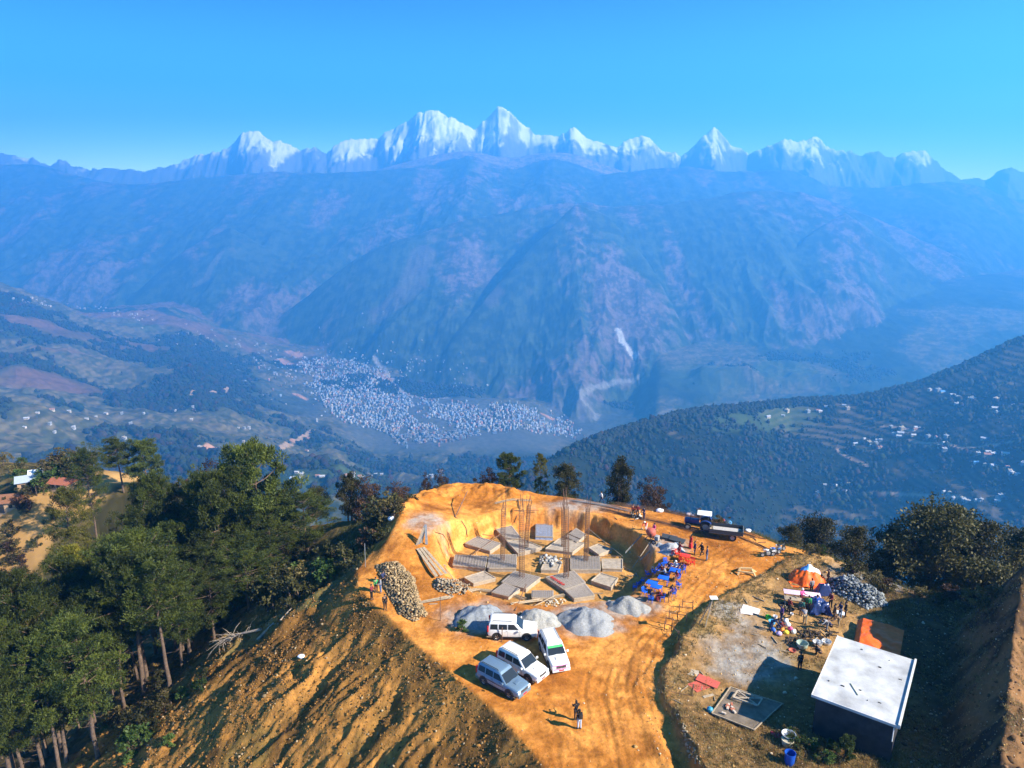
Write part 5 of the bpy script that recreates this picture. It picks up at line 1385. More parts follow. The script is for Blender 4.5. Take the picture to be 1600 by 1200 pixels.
def make_chair(m):
    r = empty("plastic_chair", (0, 0, 0))
    Part().box((-.20, -.21, .40), (.22, .21, .44)).obj("seat", m, r, bevel=.015)
    b = Part(); [b.slab([(-.20, y, .44), (-.20, y + .05, .44), (-.28, y + .05, .80), (-.28, y, .80)], (.02, 0, 0)) for y in (-.21, -.125, -.025, .075, .16)]
    b.slab([(-.275, -.21, .74), (-.275, .21, .74), (-.295, .21, .86), (-.295, -.21, .86)], (.022, 0, 0)).obj("backrest", m, r)
    for sx_ in (-1, 1):
        for sy_ in (-1, 1): Part().bar((sx_ * .18 + .01, sy_ * .18, .41), (sx_ * .23, sy_ * .22, 0), .04).obj("leg", m, r)
    for sy_ in (-1, 1): Part().bar((-.24, sy_ * .23, .62), (.18, sy_ * .24, .60), .035).bar((.17, sy_ * .24, .60), (.18, sy_ * .22, .42), .03).obj("armrest", m, r)
    return r
def make_table(m):
    r = empty("plastic_table", (0, 0, 0)); Part().box((-.55, -.42, .70), (.55, .42, .735)).obj("table_top", m, r, bevel=.012)
    Part().box((-.50, -.37, .64), (.50, -.35, .70)).box((-.50, .35, .64), (.50, .37, .70)).obj("apron", m, r)
    for a in (-1, 1):
        for b in (-1, 1): Part().bar((a * .46, b * .33, .70), (a * .50, b * .36, 0), .05).obj("leg", m, r)
    return r
cb, cr, tbp, trp = make_chair(M_CB), make_chair(M_CR), make_table(M_CB), make_table(M_CR)
for o in (cb, cr, tbp, trp): o["_p"] = 1
usedp = set()
def inst(proto, x, y, z, rz, label, cat, group=None, s=1.0):
    o = proto if proto not in usedp else copy_tree(proto); usedp.add(proto)
    if "_p" in o: del o["_p"]
    if "group" in o: del o["group"]
    o.location = (x, y, z); o.rotation_euler = (0, 0, rz); o.scale = (s, s, s)
    return tag(o, label, cat, group)
ch_labels = {
 (1040, 884): "blue plastic chair leftmost in the back row, behind the seated people", (1033, 888): "blue plastic chair in front of the leftmost one of the back row", (1022, 899): "blue plastic chair at the rim of the pit beside the middle table",
 (1012, 902): "blue plastic chair nearest the dark pit edge", (1004, 912): "blue plastic chair between pit edge and front blue table", (998, 917): "blue plastic chair second from the gravel heap",
 (992, 922): "blue plastic chair closest to the gravel heap", (1007, 930): "blue plastic chair behind the front seated person in navy", (1060, 919): "lone blue plastic chair at the right of the blue tables", (1028, 896): "blue plastic chair left of the person in maroon and khaki"}
for (px, py), lb in ch_labels.items():
    p = G(px, py); inst(cb, p.x, p.y, p.z, random.uniform(0, 6.3), lb, "chair", "blue plastic chairs beside the pit")
for (px, py), lb in {(1052, 866): "red plastic chair farthest back, beside the bending person in maroon", (1058, 870): "red plastic chair just in front of the farthest one", (1064, 879): "red plastic chair left of the red table", (1074, 882): "red plastic chair tucked at the front of the red table", (1082, 884): "orange red plastic chair at the right end, on the open earth"}.items():
    p = G(px, py); inst(cr, p.x, p.y, p.z, random.uniform(0, 6.3), lb, "chair", "red plastic chairs beside the pit")
for (px, py, rz, pr, lb) in [(1025, 926, 2.6, tbp, "blue plastic table at the front, laid with cups"), (1036, 912, 2.7, tbp, "blue plastic table in the middle of the seating"), (1018, 920, 2.6, tbp, "blue plastic table left end of the front pair"), (1070, 877, 2.7, trp, "red plastic table among the red chairs"), (1054, 900, 2.7, tbp, "blue plastic table among the seated people at the back")]:
    p = G(px, py); inst(pr, p.x, p.y, p.z, rz, lb, "table", "plastic tables beside the pit")
for (px, py), f, ps, a, b, lb, ex in CH_P:
    p = G(px, py); person(p, math.radians(f), ps, a, b, lb, extra=ex)
    inst(cb, p.x - .05 * math.cos(math.radians(f)), p.y - .05 * math.sin(math.radians(f)), p.z - .0, math.radians(f), "blue chair under " + lb.replace("grey-haired-looking ", ""), "chair", "occupied blue chairs")
# right-hand yard
for a in [(1232, 959, 20, 'stand2', 'maroon', 'black', "person in maroon standing left of the cooking tables"), (1220, 971, 10, 'stand', 'purple', 'navy', "person in purple and navy, leftmost in the cooking yard"),
    (1251, 962, 60, 'stand', 'teal', 'brown', "person in teal with brown trousers in front of the pink-topped table"), (1257, 975, 80, 'bend', 'grey', 'khaki', "person in grey bending in the middle of the cooking yard"),
    (1262, 956, 70, 'stand', 'green', 'black', "person in dark green seen from behind at the cooking tables"), (1251, 944, -60, 'arms', 'pink', 'maroon', "person in pink with a white cap behind the cooking tables"),
    (1267, 928, 100, 'stand', 'grey', 'black', "person in grey behind the blue tarpaulin heap"), (1275, 955, 80, 'arms', 'blue', 'navy', "person in blue leaning over the blue tarpaulin heap"),
    (1297, 950, 200, 'stand2', 'maroon', 'black', "person in maroon at the right end of the blue tarpaulin heap"), (1303, 969, 180, 'stand', 'brown', 'brown', "person in brown, left of three at the right of the yard"),
    (1312, 966, 190, 'stand2', 'navy', 'jeans', "person in navy with pale jeans, middle of three at the right of the yard"), (1320, 965, 170, 'stand', 'black', 'black', "person all in black, right of three at the right of the yard"),
    (1291, 985, 200, 'bend', 'grey', 'grey', "person in grey bending beside the fire pit"), (1298, 983, 160, 'crouch', 'navy', 'black', "person in navy crouching beside the fire pit"), (1309, 979, 200, 'bend', 'brown', 'khaki', "person in brown bending by the trench edge"),
    (1215, 984, 0, 'crouch', 'maroon', 'navy', "person in maroon crouching by the heap of coloured bags"), (1293, 912, 170, 'stand', 'black', 'black', "person in black standing right of the orange shelter"),
    (1249, 1047, 100, 'stand', 'black', 'black', "person in black standing alone at the shadow edge of the building"), (1281, 1024, 150, 'crouch', 'black', 'brown', "person in black crouching beside the big pots"),
    (1205, 985, -30, 'bend', 'navy', 'navy', "person in navy bending behind the coloured bags")]:
    ppl(*a[:3], a[3], a[4], a[5], a[6], extra=('cap',) if 'white cap' in a[6] else ())
# ------------------------------------------------------------------ the pit: footing slabs and rebar columns
FLOOR = -2.33
def Z4(a, b): return (640 + a / 4.2105, 760 + b / 4.2105)
def on(px, py, h): x, y = W(px, py, h); return Vector((x, y, h))
M_MESH = M("grey_rebar_mesh", (0.33, 0.30, 0.29), 0.7, noise=.3, scale=8); M_SLABC = M("lean_concrete", (0.34, 0.285, 0.225), 0.9, noise=.35, scale=2.5, bump=.4); M_FORM = M("pale_form_board", (0.40, 0.33, 0.25), 0.8, noise=.25, scale=4)
M_BLUEM = M("blue_tinted_sheet", (0.30, 0.40, 0.62), 0.6, noise=.4, scale=3)
FOOT = [
 ([(570, 285), (672, 262), (735, 345), (640, 358)], 1, "rear left footing pad against the orange wall of the pit"),
 ([(640, 362), (742, 348), (870, 402), (715, 442)], 0, "footing pad between the rear left pad and the middle of the pit"),
 ([(365, 378), (440, 332), (602, 378), (528, 427)], 1, "diamond-shaped footing pad at the left wall of the pit"),
 ([(285, 520), (300, 455), (510, 462), (498, 540)], 1, "leftmost footing pad in the row across the pit"),
 ([(512, 540), (525, 452), (705, 452), (700, 540)], 1, "footing pad with a rebar column, second from left in the row across the pit"),
 ([(828, 330), (830, 250), (942, 250), (942, 335)], 2, "blue-white footing pad standing apart at the back of the pit"),
 ([(893, 412), (985, 345), (1152, 374), (1070, 434)], 0, "tilted footing pad right of the pit centre"),
 ([(1030, 330), (1095, 278), (1160, 320), (1100, 372)], 1, "rear right footing pad beside the shaded wall"),
 ([(1180, 405), (1240, 380), (1330, 415), (1245, 450)], 0, "footing pad half in shade at the right of the pit"),
 ([(1060, 550), (1060, 460), (1250, 465), (1255, 550)], 1, "footing pad with a rebar column in the row right of the centre"),
 ([(1268, 540), (1265, 480), (1400, 480), (1400, 545)], 0, "greenish footing pad at the right end of the row, partly shaded"),
 ([(1195, 622), (1255, 572), (1370, 605), (1325, 665)], 0, "plain pale footing pad beside the shadow on the right"),
 ([(605, 632), (690, 560), (860, 602), (765, 675)], 1, "front left diamond footing pad carrying a tall rebar column"),
 ([(360, 600), (490, 560), (565, 605), (420, 640)], 0, "weathered footing pad at the front left of the pit"),
 ([(540, 700), (620, 640), (725, 680), (650, 727)], 1, "small footing pad below the front left diamond pad"),
 ([(805, 735), (805, 690), (945, 690), (945, 738)], 1, "narrow footing pad at the very front of the pit"),
 ([(895, 600), (1080, 558), (1155, 635), (1018, 682)], 3, "front right diamond footing pad with red tools lying on it"),
 ([(1022, 686), (1152, 640), (1217, 720), (1082, 740)], 1, "small footing pad below the front right diamond pad"),
 ([(865, 550), (885, 498), (1000, 500), (978, 552)], 0, "central footing box holding broken stone")]
for q, kind, lab in FOOT:
    h = FLOOR + .38
    c = [on(*Z4(*p), h) for p in q]; cen = sum(c, Vector()) / 4
    r = empty("footing_pad", (cen.x, cen.y, FLOOR)); c = [p - r.location for p in c]
    Part().slab(c, (0, 0, -.6)).obj("pad", M_BLUEM if kind == 2 else M_SLABC, r)
    e = Part()
    for k in range(4): a = c[k]; b = c[(k + 1) % 4]; e.bar(a + Vector((0, 0, .01)), b + Vector((0, 0, .01)), .10, .14)
    e.obj("form_board", M_FORM, r)
    if kind:
        T = Part(); nn = 11
        for k in range(nn):
            t = (k + .5) / nn
            T.bar(c[0].lerp(c[1], t) + Vector((0, 0, .10)), c[3].lerp(c[2], t) + Vector((0, 0, .10)), .035)
            T.bar(c[0].lerp(c[3], t) + Vector((0, 0, .135)), c[1].lerp(c[2], t) + Vector((0, 0, .135)), .035)
        T.obj("rebar_mesh", M_MESH, r)
    if kind == 3:
        T = Part(); rg2 = random.Random(4)
        for k in range(6):
            p = c[0].lerp(c[3], .15 + .12 * k) + (c[1] - c[0]) * .12; T.box((p.x - .18, p.y - .08, p.z + .15), (p.x + .18, p.y + .10, p.z + .26))
        T.obj("red_clamp", M("red_enamel", (.42, .05, .04), .5), r)
    tag(r, lab, "footing", "footing pads in the pit")
c = on(*Z4(935, 500), FLOOR + .4); PTS = np.array([(c.x + random.gauss(0, .55), c.y + .6 + random.gauss(0, .6), 0) for _ in range(60)])
PTS[:, 2] = FLOOR + .35 + .25 * np.random.default_rng(1).random(60)
M_STONE = M("grey_broken_stone", (1, 1, 1), 0.9, attr="tint", noise=.2, scale=5)
def stone_cols(n, a, b, rng): t = rng.random(n); return np.array(a) * (1 - t)[:, None] + np.array(b) * t[:, None]
rngs = np.random.default_rng(9)
o = rocks_mesh("rubble_heap", PTS, .12 + .14 * rngs.random(60), M_STONE, rngs, cols=stone_cols(60, (.12, .12, .12), (.45, .44, .42), rngs)); tag(o, "small heap of grey broken stone in the middle of the pit", "rubble heap")
for (bx_, by_), ty, w_, lab, lx in [((612, 488), 55, .26, "rebar column rising from the second pad of the row, left of the pit centre", .2), ((738, 600), 20, .30, "tall rebar column on the front left diamond pad", -.1), ((1030, 602), 0, .30, "tallest rebar column, on the front right diamond pad", -.3),
        ((1160, 490), 55, .26, "rebar column at the right, on the pad beside the shaded wall", .1), ((768, 400), 55, .24, "rebar column behind the front left one, near the pit centre", .5), ((1012, 395), 90, .24, "rebar column behind the tallest one, right of the pit centre", -.2)]:
    px, py = Z4(bx_, by_); b = on(px, py, FLOOR + .35); topz = CAM_H + b.y * S(760 + ty / 4.21); H_ = topz - b.z
    r = empty("rebar_column", b); Hc = H_ * .78
    for k in range(10):
        a = k / 10 * 2 * math.pi; hx, hy = math.cos(a) * w_, math.sin(a) * w_; hh = H_ * (.80 + .20 * random.random()); j = random.gauss(0, .10)
        Part().tube([(hx * 1.0, hy, -.3), (hx + lx * .2, hy, Hc * .5), (hx * .9 + lx * .6, hy * .9, Hc), (hx * .6 + lx + j, hy * .6 + j, hh)], .021, 5).obj("bar", M_STEEL, r)
    st = Part(); ns = int(Hc / .22)
    for k in range(ns):
        t = k / ns; x0 = lx * (.4 * t if t < .5 else .2 + (t - .5) * .8); z = Hc * t + .1
        pts = [(x0 + math.cos(a) * w_ * 1.03, math.sin(a) * w_ * 1.03, z) for a in np.linspace(0, 2 * math.pi, 9)]
        st.tube(pts, .017, 4, cap=False)
    st.obj("stirrup_coil", M_STEEL, r); tag(r, lab, "rebar column", "rebar columns in the pit")
p = on(*Z4(632, 175), -.2); o = Part().tube([(0, 0, 0), (.02, 0, 4.2)], .035, 6).obj("steel_pole", M_STEEL); q = G(*Z4(633, 190)); o.location = q; tag(o, "single dark pole stuck in the rear rim behind the left rebar column", "pole")
p = G(*Z4(770, 215)); o = Part().bar((-1.6, 0, 1.2), (1.6, 0, 1.25), .06).tube([(0, 0, 0), (0, 0, 3.2)], .03, 6).obj("cross_stake", M_STEEL); o.location = p; tag(o, "thin stake with a cross bar on the rear rim of the pit", "stake")
def lying(pix, r, m, name, lab, cat, n=1, spread=.1, dz=.06, grp=None):
    pts = [G(*p) + Vector((0, 0, dz + r)) for p in pix]
    P = Part()
    for k in range(n):
        o_ = Vector((random.gauss(0, spread), random.gauss(0, spread), abs(random.gauss(0, spread * .4)) if n > 1 else 0))
        P.tube([q + o_ + Vector((random.gauss(0, spread * .4), random.gauss(0, spread * .4), 0)) for q in pts], r, 5)
    o = P.obj(name, m); return tag(o, lab, cat, grp)
def spanning(a, b, da, db, r, m, name, lab, cat):
    A = G(*a) + Vector((0, 0, da)); B = G(*b) + Vector((0, 0, db)); o = Part().tube([A, A.lerp(B, .5) - Vector((0, 0, .05)), B], r, 6).obj(name, m); return tag(o, lab, cat)
spanning(Z4(395, 485), Z4(600, 345), .5, .7, .05, M_STEEL, "timber_pole", "dark pole lying slantwise over the left pads of the pit", "pole")
spanning(Z4(480, 345), Z4(870, 405), .6, .7, .04, M_STEEL, "steel_bar", "long thin bar lying across the rear pads of the pit", "steel bar")
spanning(Z4(1045, 340), Z4(1125, 375), .6, .6, .05, M_STEEL, "steel_bar", "short dark bar lying on the rear right pad", "steel bar")
spanning(Z4(1175, 320), Z4(1400, 490), .9, .6, .03, M_WOOD, "timber_pole", "thin pale pole slanting over the shaded right side of the pit", "pole")
spanning(Z4(1395, 485), Z4(1060, 485), .5, .6, .035, M_STEEL, "steel_bar", "thin bar lying across the right end of the row of pads", "steel bar")
spanning((999, 888), (1032, 850), 1.0, .5, .07, M_WOOD, "timber_pole", "long pole leaning over the right edge of the pit beside the blue chairs", "pole")
spanning((988, 892), (1019, 846), .4, .4, .05, M_WOOD, "timber_pole", "thinner pole leaning beside the long one at the right edge of the pit", "pole")
spanning(Z4(300, 205), Z4(383, 108), .1, 1.7, .06, M_STEEL, "timber_pole", "dark pole sticking up from the rim left of the rebar columns", "pole")
spanning((805, 955), (822, 930), .1, 1.3, .05, M_STEEL, "timber_pole", "short dark pole leaning behind the rear white car", "pole")
spanning((810, 960), (868, 935), .1, .4, .05, M_WOOD, "timber_pole", "pole lying behind the second gravel heap", "pole")
lying([(657, 944), (700, 936), (745, 923), (790, 928), (820, 938)], .035, M_WOOD, "bamboo_bundle", "bundle of long bamboo poles lying along the front left lip of the pit", "bamboo bundle", 12, .16)
lying([(800, 945), (850, 938), (890, 930), (905, 920)], .035, M_WOOD, "bamboo_bundle", "bundle of poles lying along the front right lip of the pit", "bamboo bundle", 7, .12)
lying([(940, 797), (1010, 812), (1070, 826), (1120, 842)], .02, M_STEEL, "rebar_bundle", "long rebar bundle lying on the back track nearest the tractor", "rebar bundle", 16, .30)
lying([(960, 786), (1040, 800), (1110, 815), (1180, 840)], .02, M_STEEL, "rebar_bundle", "long rebar bundle lying along the back rim behind the tractor", "rebar bundle", 16, .25)
lying([(895, 783), (940, 790), (985, 800)], .02, M_GSTEEL, "rebar_bundle", "grey rebar bundle lying on the pale patch behind the pit", "rebar bundle", 12, .25)
lying([(1150, 838), (1190, 855), (1215, 868)], .02, M_STEEL, "rebar_bundle", "short rebar bundle lying right of the trailer", "rebar bundle", 10, .2)
lying([(775, 788), (800, 782), (830, 784)], .03, M_WOOD, "bamboo_bundle", "short pole bundle lying on the rear rim left of the columns", "bamboo bundle", 5, .12)

# sheets propped on the spoil mound and the timber chute below it
p = G(660, 850); r = empty("propped_boards", p)
for k, (x0, y0, x1) in enumerate([(-.75, -.3, .15), (-.55, -.1, .2), (-.3, .1, .3), (.35, -.1, .3)]):
    Part().slab([(x0, y0, 0), (x0 + .28, y0, 0), (x1 + .2, y0 + .5, 1.9 + .1 * k), (x1 - .05, y0 + .5, 1.9 + .1 * k)], (0, .04, 0)).obj("board", M_GSTEEL if k % 2 else M_WOOD, r)
tag(r, "narrow dark boards propped together on the white patch of the spoil mound", "boards")
A = G(657, 858); B = G(690, 902); r = empty("timber_chute", A); d = B - A; sd = Vector((d.y, -d.x, 0)).normalized()
for k, w_ in enumerate((-.35, 0, .35)):
    Part().slab([sd * (w_ - .15) + Vector((0, 0, .12)), sd * (w_ + .15) + Vector((0, 0, .12)), d + sd * (w_ * 1.6 + .17) + Vector((0, 0, .25)), d + sd * (w_ * 1.6 - .17) + Vector((0, 0, .25))], (0, 0, .05)).obj("plank", M_WOOD, r)
C = G(697, 888) - A; Part().slab([d * .45 + sd * .3 + Vector((0, 0, .25)), d * .45 + sd * .6 + Vector((0, 0, .25)), C + sd * .2 + Vector((0, 0, .3)), C - sd * .1 + Vector((0, 0, .3))], (0, 0, .05)).obj("plank", M_WOOD, r)
tag(r, "grey plank chute running down the spoil mound towards the stone heap", "chute")
for pts_, lab in [([(765, 788), (752, 800), (745, 812)], "dark hose winding down the rear wall, left strand")]:
    pass
lying([Z4(300, 205), Z4(345, 235), Z4(372, 280), Z4(380, 335)], .05, M_BLACK, "hose", "black hose hanging down the left wall of the pit", "hose", 1, 0, .02)
lying([Z4(710, 90), Z4(725, 150), Z4(700, 210), Z4(690, 240)], .05, M_BLACK, "hose", "black hose hanging down the rear wall behind the columns", "hose", 1, 0, .02)
lying([Z4(170, 305), Z4(220, 320), Z4(255, 375), Z4(262, 410)], .04, M_BLACK, "hose", "thin black hose curving over the spoil mound", "hose", 1, 0, .02)

# ------------------------------------------------------------------ heaps
def heap(px, py, rx, ry, h, lab, colr, name="gravel_heap", rot=0.0, seed=1):
    p = G(px, py); n = 72; m = 26; rng = np.random.default_rng(seed)
    V = []; 
    for j in range(m + 1):
        t = j / m
        for i in range(n):
            a = 2 * math.pi * i / n; rr_ = t * (1 + .10 * math.sin(2 * a + seed) + .06 * math.sin(5 * a + seed * 2) + .03 * math.sin(9 * a))
            x = rr_ * rx * math.cos(a); y = rr_ * ry * math.sin(a); c_, s_ = math.cos(rot), math.sin(rot); V.append((x * c_ - y * s_, x * s_ + y * c_))
    V = np.array(V); g = ground_height(V[:, 0] + p.x, V[:, 1] + p.y, True) - p.z
    t = np.repeat(np.arange(m + 1) / m, n)
    prof = (1 - t) ** 1.05 * (1 - .18 * np.exp(-(t / .16) ** 2))
    z = g * np.minimum(t * 1.0, 1) + h * prof + (0.09 * fbm(V[:, 0] * 2.6, V[:, 1] * 2.6, 4, 900 + seed) + .38 * fbm(V[:, 0] * .8, V[:, 1] * .8, 2, 905 + seed)) * sstep(1.0, .85, t) - .06 * sstep(.93, 1, t)
    idx_ = np.arange((m + 1) * n).reshape(m + 1, n); q = np.stack([idx_[:-1], np.roll(idx_[:-1], -1, 1), np.roll(idx_[1:], -1, 1), idx_[1:]], -1).reshape(-1, 4)
    o = mesh_np(name, np.stack([V[:, 0], V[:, 1], z], 1), q[:, ::-1], M("crushed_stone_" + str(seed), colr, .95, noise=.30, scale=7, bump=.9, bumpdist=.05, detail=12), smooth=True); o.location = p
    return tag(o, lab, "gravel heap", "gravel heaps along the pit front")
heap(752, 967, 2.55, 2.1, 1.6, "blue-grey gravel heap left of and behind the rear white car", (.21, .23, .255), seed=1)
heap(841, 970, 2.1, 1.6, 1.15, "pale gravel heap behind the white car with the green banner, second from left", (.30, .30, .285), seed=2)
heap(917, 972, 2.7, 2.5, 1.6, "largest steep grey gravel heap in the middle of the pit front", (.24, .25, .26), seed=3)
heap(981, 949, 2.4, 1.5, 1.1, "mottled gravel heap at the right, beside the blue chairs", (.25, .25, .245), seed=4, rot=-.15)
heap(1046, 858, 1.9, 1.5, .8, "white-grey sand heap right of the concrete mixer", (.32, .33, .35), seed=5)
def stone_heap(poly, n, hmax, smin, smax, ca, cb_, lab, name, seed, jit=.25):
    rng = np.random.default_rng(seed); pts = hits(scatter_pix(n, poly), True); pts = pts[~np.isnan(pts[:, 0])]
    dd, _, _, _ = seg_dist(np.array([p[0] for p in pts]), np.array([p[1] for p in pts]), [G(*q).to_2d() for q in poly], True)
    z = pts[:, 2] + np.minimum(dd * .9, hmax) * rng.random(len(pts)) ** .5; P = pts.copy(); P[:, 2] = z + .05
    s = smin + (smax - smin) * rng.random(len(P)) ** 1.5
    o = rocks_mesh(name, P, s, M_STONE, rng, cols=stone_cols(len(P), ca, cb_, rng), jit=jit); o["kind"] = "stuff"; o["label"] = lab; o["category"] = "stone heap"; return o
stone_heap([(588, 884), (622, 878), (648, 905), (655, 935), (668, 962), (648, 972), (625, 962), (610, 935), (596, 910)], 2400, .7, .06, .19, (.12, .085, .045), (.42, .30, .16), "long heap of pale brown rough stones on the left rim", "stone_heap", 41)
stone_heap([(680, 905), (705, 908), (738, 922), (722, 930), (690, 926), (678, 918)], 420, .5, .07, .18, (.15, .12, .08), (.40, .32, .22), "small heap of pale stones at the foot of the plank chute", "stone_heap", 42)
stone_heap([(1297, 905), (1335, 903), (1352, 918), (1380, 930), (1386, 948), (1355, 952), (1330, 940), (1300, 925)], 1300, 1.0, .07, .22, (.04, .05, .055), (.30, .33, .36), "heap of blue-grey split slates on the right of the yard", "slate_heap", 43, .35)
stone_heap([(1062, 1130), (1072, 1135), (1095, 1195), (1080, 1195)], 60, .05, .05, .13, (.25, .19, .12), (.48, .40, .28), "line of pale stones along the ditch beside the haul road", "kerb_stones", 44)
stone_heap([(985, 800), (1000, 800), (1004, 812), (990, 812)], 40, .3, .08, .2, (.4, .35, .28), (.7, .65, .55), "few pale stones at the shaded corner of the pit rim", "corner_stones", 45)
stone_heap([(850, 935), (885, 938), (880, 948), (850, 948)], 70, .2, .06, .15, (.4, .36, .3), (.62, .58, .5), "loose pale stones on the pit lip behind the largest gravel heap", "lip_stones", 46)

# ------------------------------------------------------------------ tractor and trailer
def make_tractor():
    r = empty("tractor", (0, 0, 0)); MB_ = M("dark_blue_paint", (.015, .03, .14), .4, coat=.3); MY = M("dull_yellow_rim", (.42, .38, .32), .6, noise=.3)
    Part().box((.05, -.30, .75), (1.75, .30, 1.30)).obj("bonnet", MB_, r, bevel=.06)
    Part().box((1.75, -.27, .72), (1.82, .27, 1.22)).obj("grille", M_GSTEEL, r); Part().box((-.9, -.22, .55), (1.7, .22, .78)).obj("chassis", M_BLACK, r)
    for s in (-1, 1):
        wheel(r, -.75, s * .72, .70, .36, rimm=MY); wheel(r, 1.35, s * .66, .42, .22, rimm=MY)
        f = Part(); pr = [(math.cos(t) * .80, math.sin(t) * .80 + .70) for t in np.linspace(.35, 2.5, 9)]
        f._add([(-.75 + a, s * .52, b) for a, b in pr] + [(-.75 + a, s * .95, b) for a, b in pr], [(k, k + 1, k + 10, k + 9) for k in range(8)]); f.obj("mudguard", MB_, r)
        Part().lathe([(0, .04), (.07, .03), (.08, -.05)], (1.80, s * .2, 1.12), 'X', 10).obj("headlight", M_LAMP, r)
    Part().box((-.95, -.24, .95), (-.5, .24, 1.08)).box((-1.02, -.24, 1.05), (-.92, .24, 1.5)).obj("seat", M_BLACK, r, bevel=.02)
    Part().tube([(.0, 0, 1.2), (-.25, 0, 1.55)], .03, 6).lathe([(.19, -.02), (.21, 0), (.19, .02), (.17, 0), (.19, -.02)], (-.26, 0, 1.56), 'Z', 16).obj("steering_wheel", M_BLACK, r)
    Part().tube([(1.1, .2, 1.3), (1.1, .2, 2.0)], .035, 6).obj("exhaust", M_BLACK, r)
    c = Part()
    for a in (-1.15, .15):
        for s in (-1, 1): c.bar((a, s * .55, .9), (a * .95, s * .55, 2.12), .05)
    c.obj("canopy_post", M_BLACK, r); Part().box((-1.35, -.72, 2.12), (.35, .72, 2.19)).obj("canopy", M("pale_canopy", (.66, .68, .68), .6), r, bevel=.02)
    return r
a, b = G(1079, 829), G(1103, 833); h = math.atan2(a.y - b.y, a.x - b.x); m = (a + b) / 2 + Vector((0, .7, 0))
t = make_tractor(); place(t, m.x + .3, m.y, h, dz=0); tag(t, "dark blue tractor with a pale flat canopy on the back track", "tractor")
def make_trailer():
    r = empty("trailer", (0, 0, 0)); Mb = M("dark_trailer_steel", (.045, .05, .06), .6, noise=.3)
    Part().box((-1.9, -.95, .80), (1.9, .95, .88)).obj("bed", M_WOOD, r); Part().box((-1.8, -.4, .62), (1.8, -.3, .80)).box((-1.8, .3, .62), (1.8, .4, .80)).bar((1.8, 0, .68), (3.0, 0, .55), .12).obj("chassis", Mb, r)
    for s in (-1, 1): Part().box((-1.9, s * .97 - .02, .85), (1.9, s * .97 + .02, 1.35)).obj("side_panel", Mb, r); wheel(r, -.75, s * .78, .46, .24)
    Part().box((-1.95, -.95, .85), (-1.90, .95, 1.35)).obj("tailgate", M_GSTEEL, r); Part().box((1.86, -.95, .85), (1.91, .95, 1.35)).obj("headboard", Mb, r)
    L_ = Part(); [L_.box((-1.6 + .1 * k, -.7 + .25 * k, .9), (1.5, -.55 + .25 * k, 1.0)) for k in range(5)]; L_.obj("plank_load", M("pale_planks", (.60, .56, .52), .8, noise=.2), r)
    return r
a = Vector((math.cos(h), math.sin(h), 0)); tr = make_trailer(); q = G(1144, 846); w_ = Vector((-a.y, a.x, 0))
tp = q + a * .75 + Vector((-math.sin(h), math.cos(h), 0)) * (-.8 if math.cos(h) < 0 else .8); place(tr, tp.x, tp.y, h); tag(tr, "dark flat trailer loaded with pale planks behind the tractor", "trailer")
print("TRACTOR", m, tp, math.degrees(h))

def make_moto(col):
    r = empty("motorcycle", (0, 0, 0))
    for x in (-.62, .66): wheel(r, x, 0.0001, .30, .09, side=1)
    Part().tube([(.66, 0, .30), (.45, 0, .85), (.40, 0, 1.0)], .03, 6).obj("fork", M_GSTEEL, r); Part().tube([(.42, -.32, 1.02), (.42, 0, .98), (.42, .32, 1.02)], .018, 6).obj("handlebar", M_BLACK, r)
    Part().loft([[(x, math.cos(t) * w, z + math.sin(t) * hh) for t in np.linspace(0, 2 * math.pi, 11)[:-1]] for x, w, z, hh in ((-.08, .07, .78, .07), (.05, .14, .80, .11), (.25, .14, .84, .12), (.40, .06, .86, .07))]).obj("fuel_tank", M(*col), r, smooth=True)
    Part().loft([[(x, math.cos(t) * w, z + math.sin(t) * .05) for t in np.linspace(0, 2 * math.pi, 11)[:-1]] for x, w, z in ((-.70, .07, .84), (-.4, .12, .78), (-.05, .10, .77))]).obj("seat", M_BLACK, r, smooth=True)
    Part().box((-.2, -.14, .26), (.25, .14, .62)).obj("engine", M_GSTEEL, r, bevel=.03); Part().tube([(.4, 0, .85), (.2, 0, .35), (-.2, 0, .30), (-.62, 0, .32)], .025, 6).tube([(.0, 0, .72), (-.55, 0, .72), (-.2, 0, .35)], .02, 6).obj("frame", M_BLACK, r)
    Part().tube([(.1, -.12, .35), (-.3, -.16, .30), (-.8, -.17, .42)], .035, 6).obj("exhaust", M_GSTEEL, r); Part().lathe([(0, .06), (.08, .04), (.09, -.04)], (.52, 0, .88), 'X', 10).obj("headlight", M_LAMP, r)
    Part().box((-.85, -.06, .58), (-.45, .06, .66)).obj("rear_fender", M(*col), r)
    return r
for (px, py, hd, col, lab) in [(1200, 870, 190, ("white_tank", (.7, .7, .72), .3), "white motorcycle parked frontmost in the row of three"), (1210, 867, 200, ("blue_tank", (.05, .12, .4), .3), "blue and white motorcycle in the middle of the row of three"), (1218, 862, 205, ("black_tank", (.02, .02, .02), .3), "black motorcycle at the back of the row of three")]:
    p = G(px, py); mo_ = make_moto(col); mo_.location = p; mo_.rotation_euler = (.12, 0, math.radians(hd)); tag(mo_, lab, "motorcycle", "motorcycles at the hilltop edge")

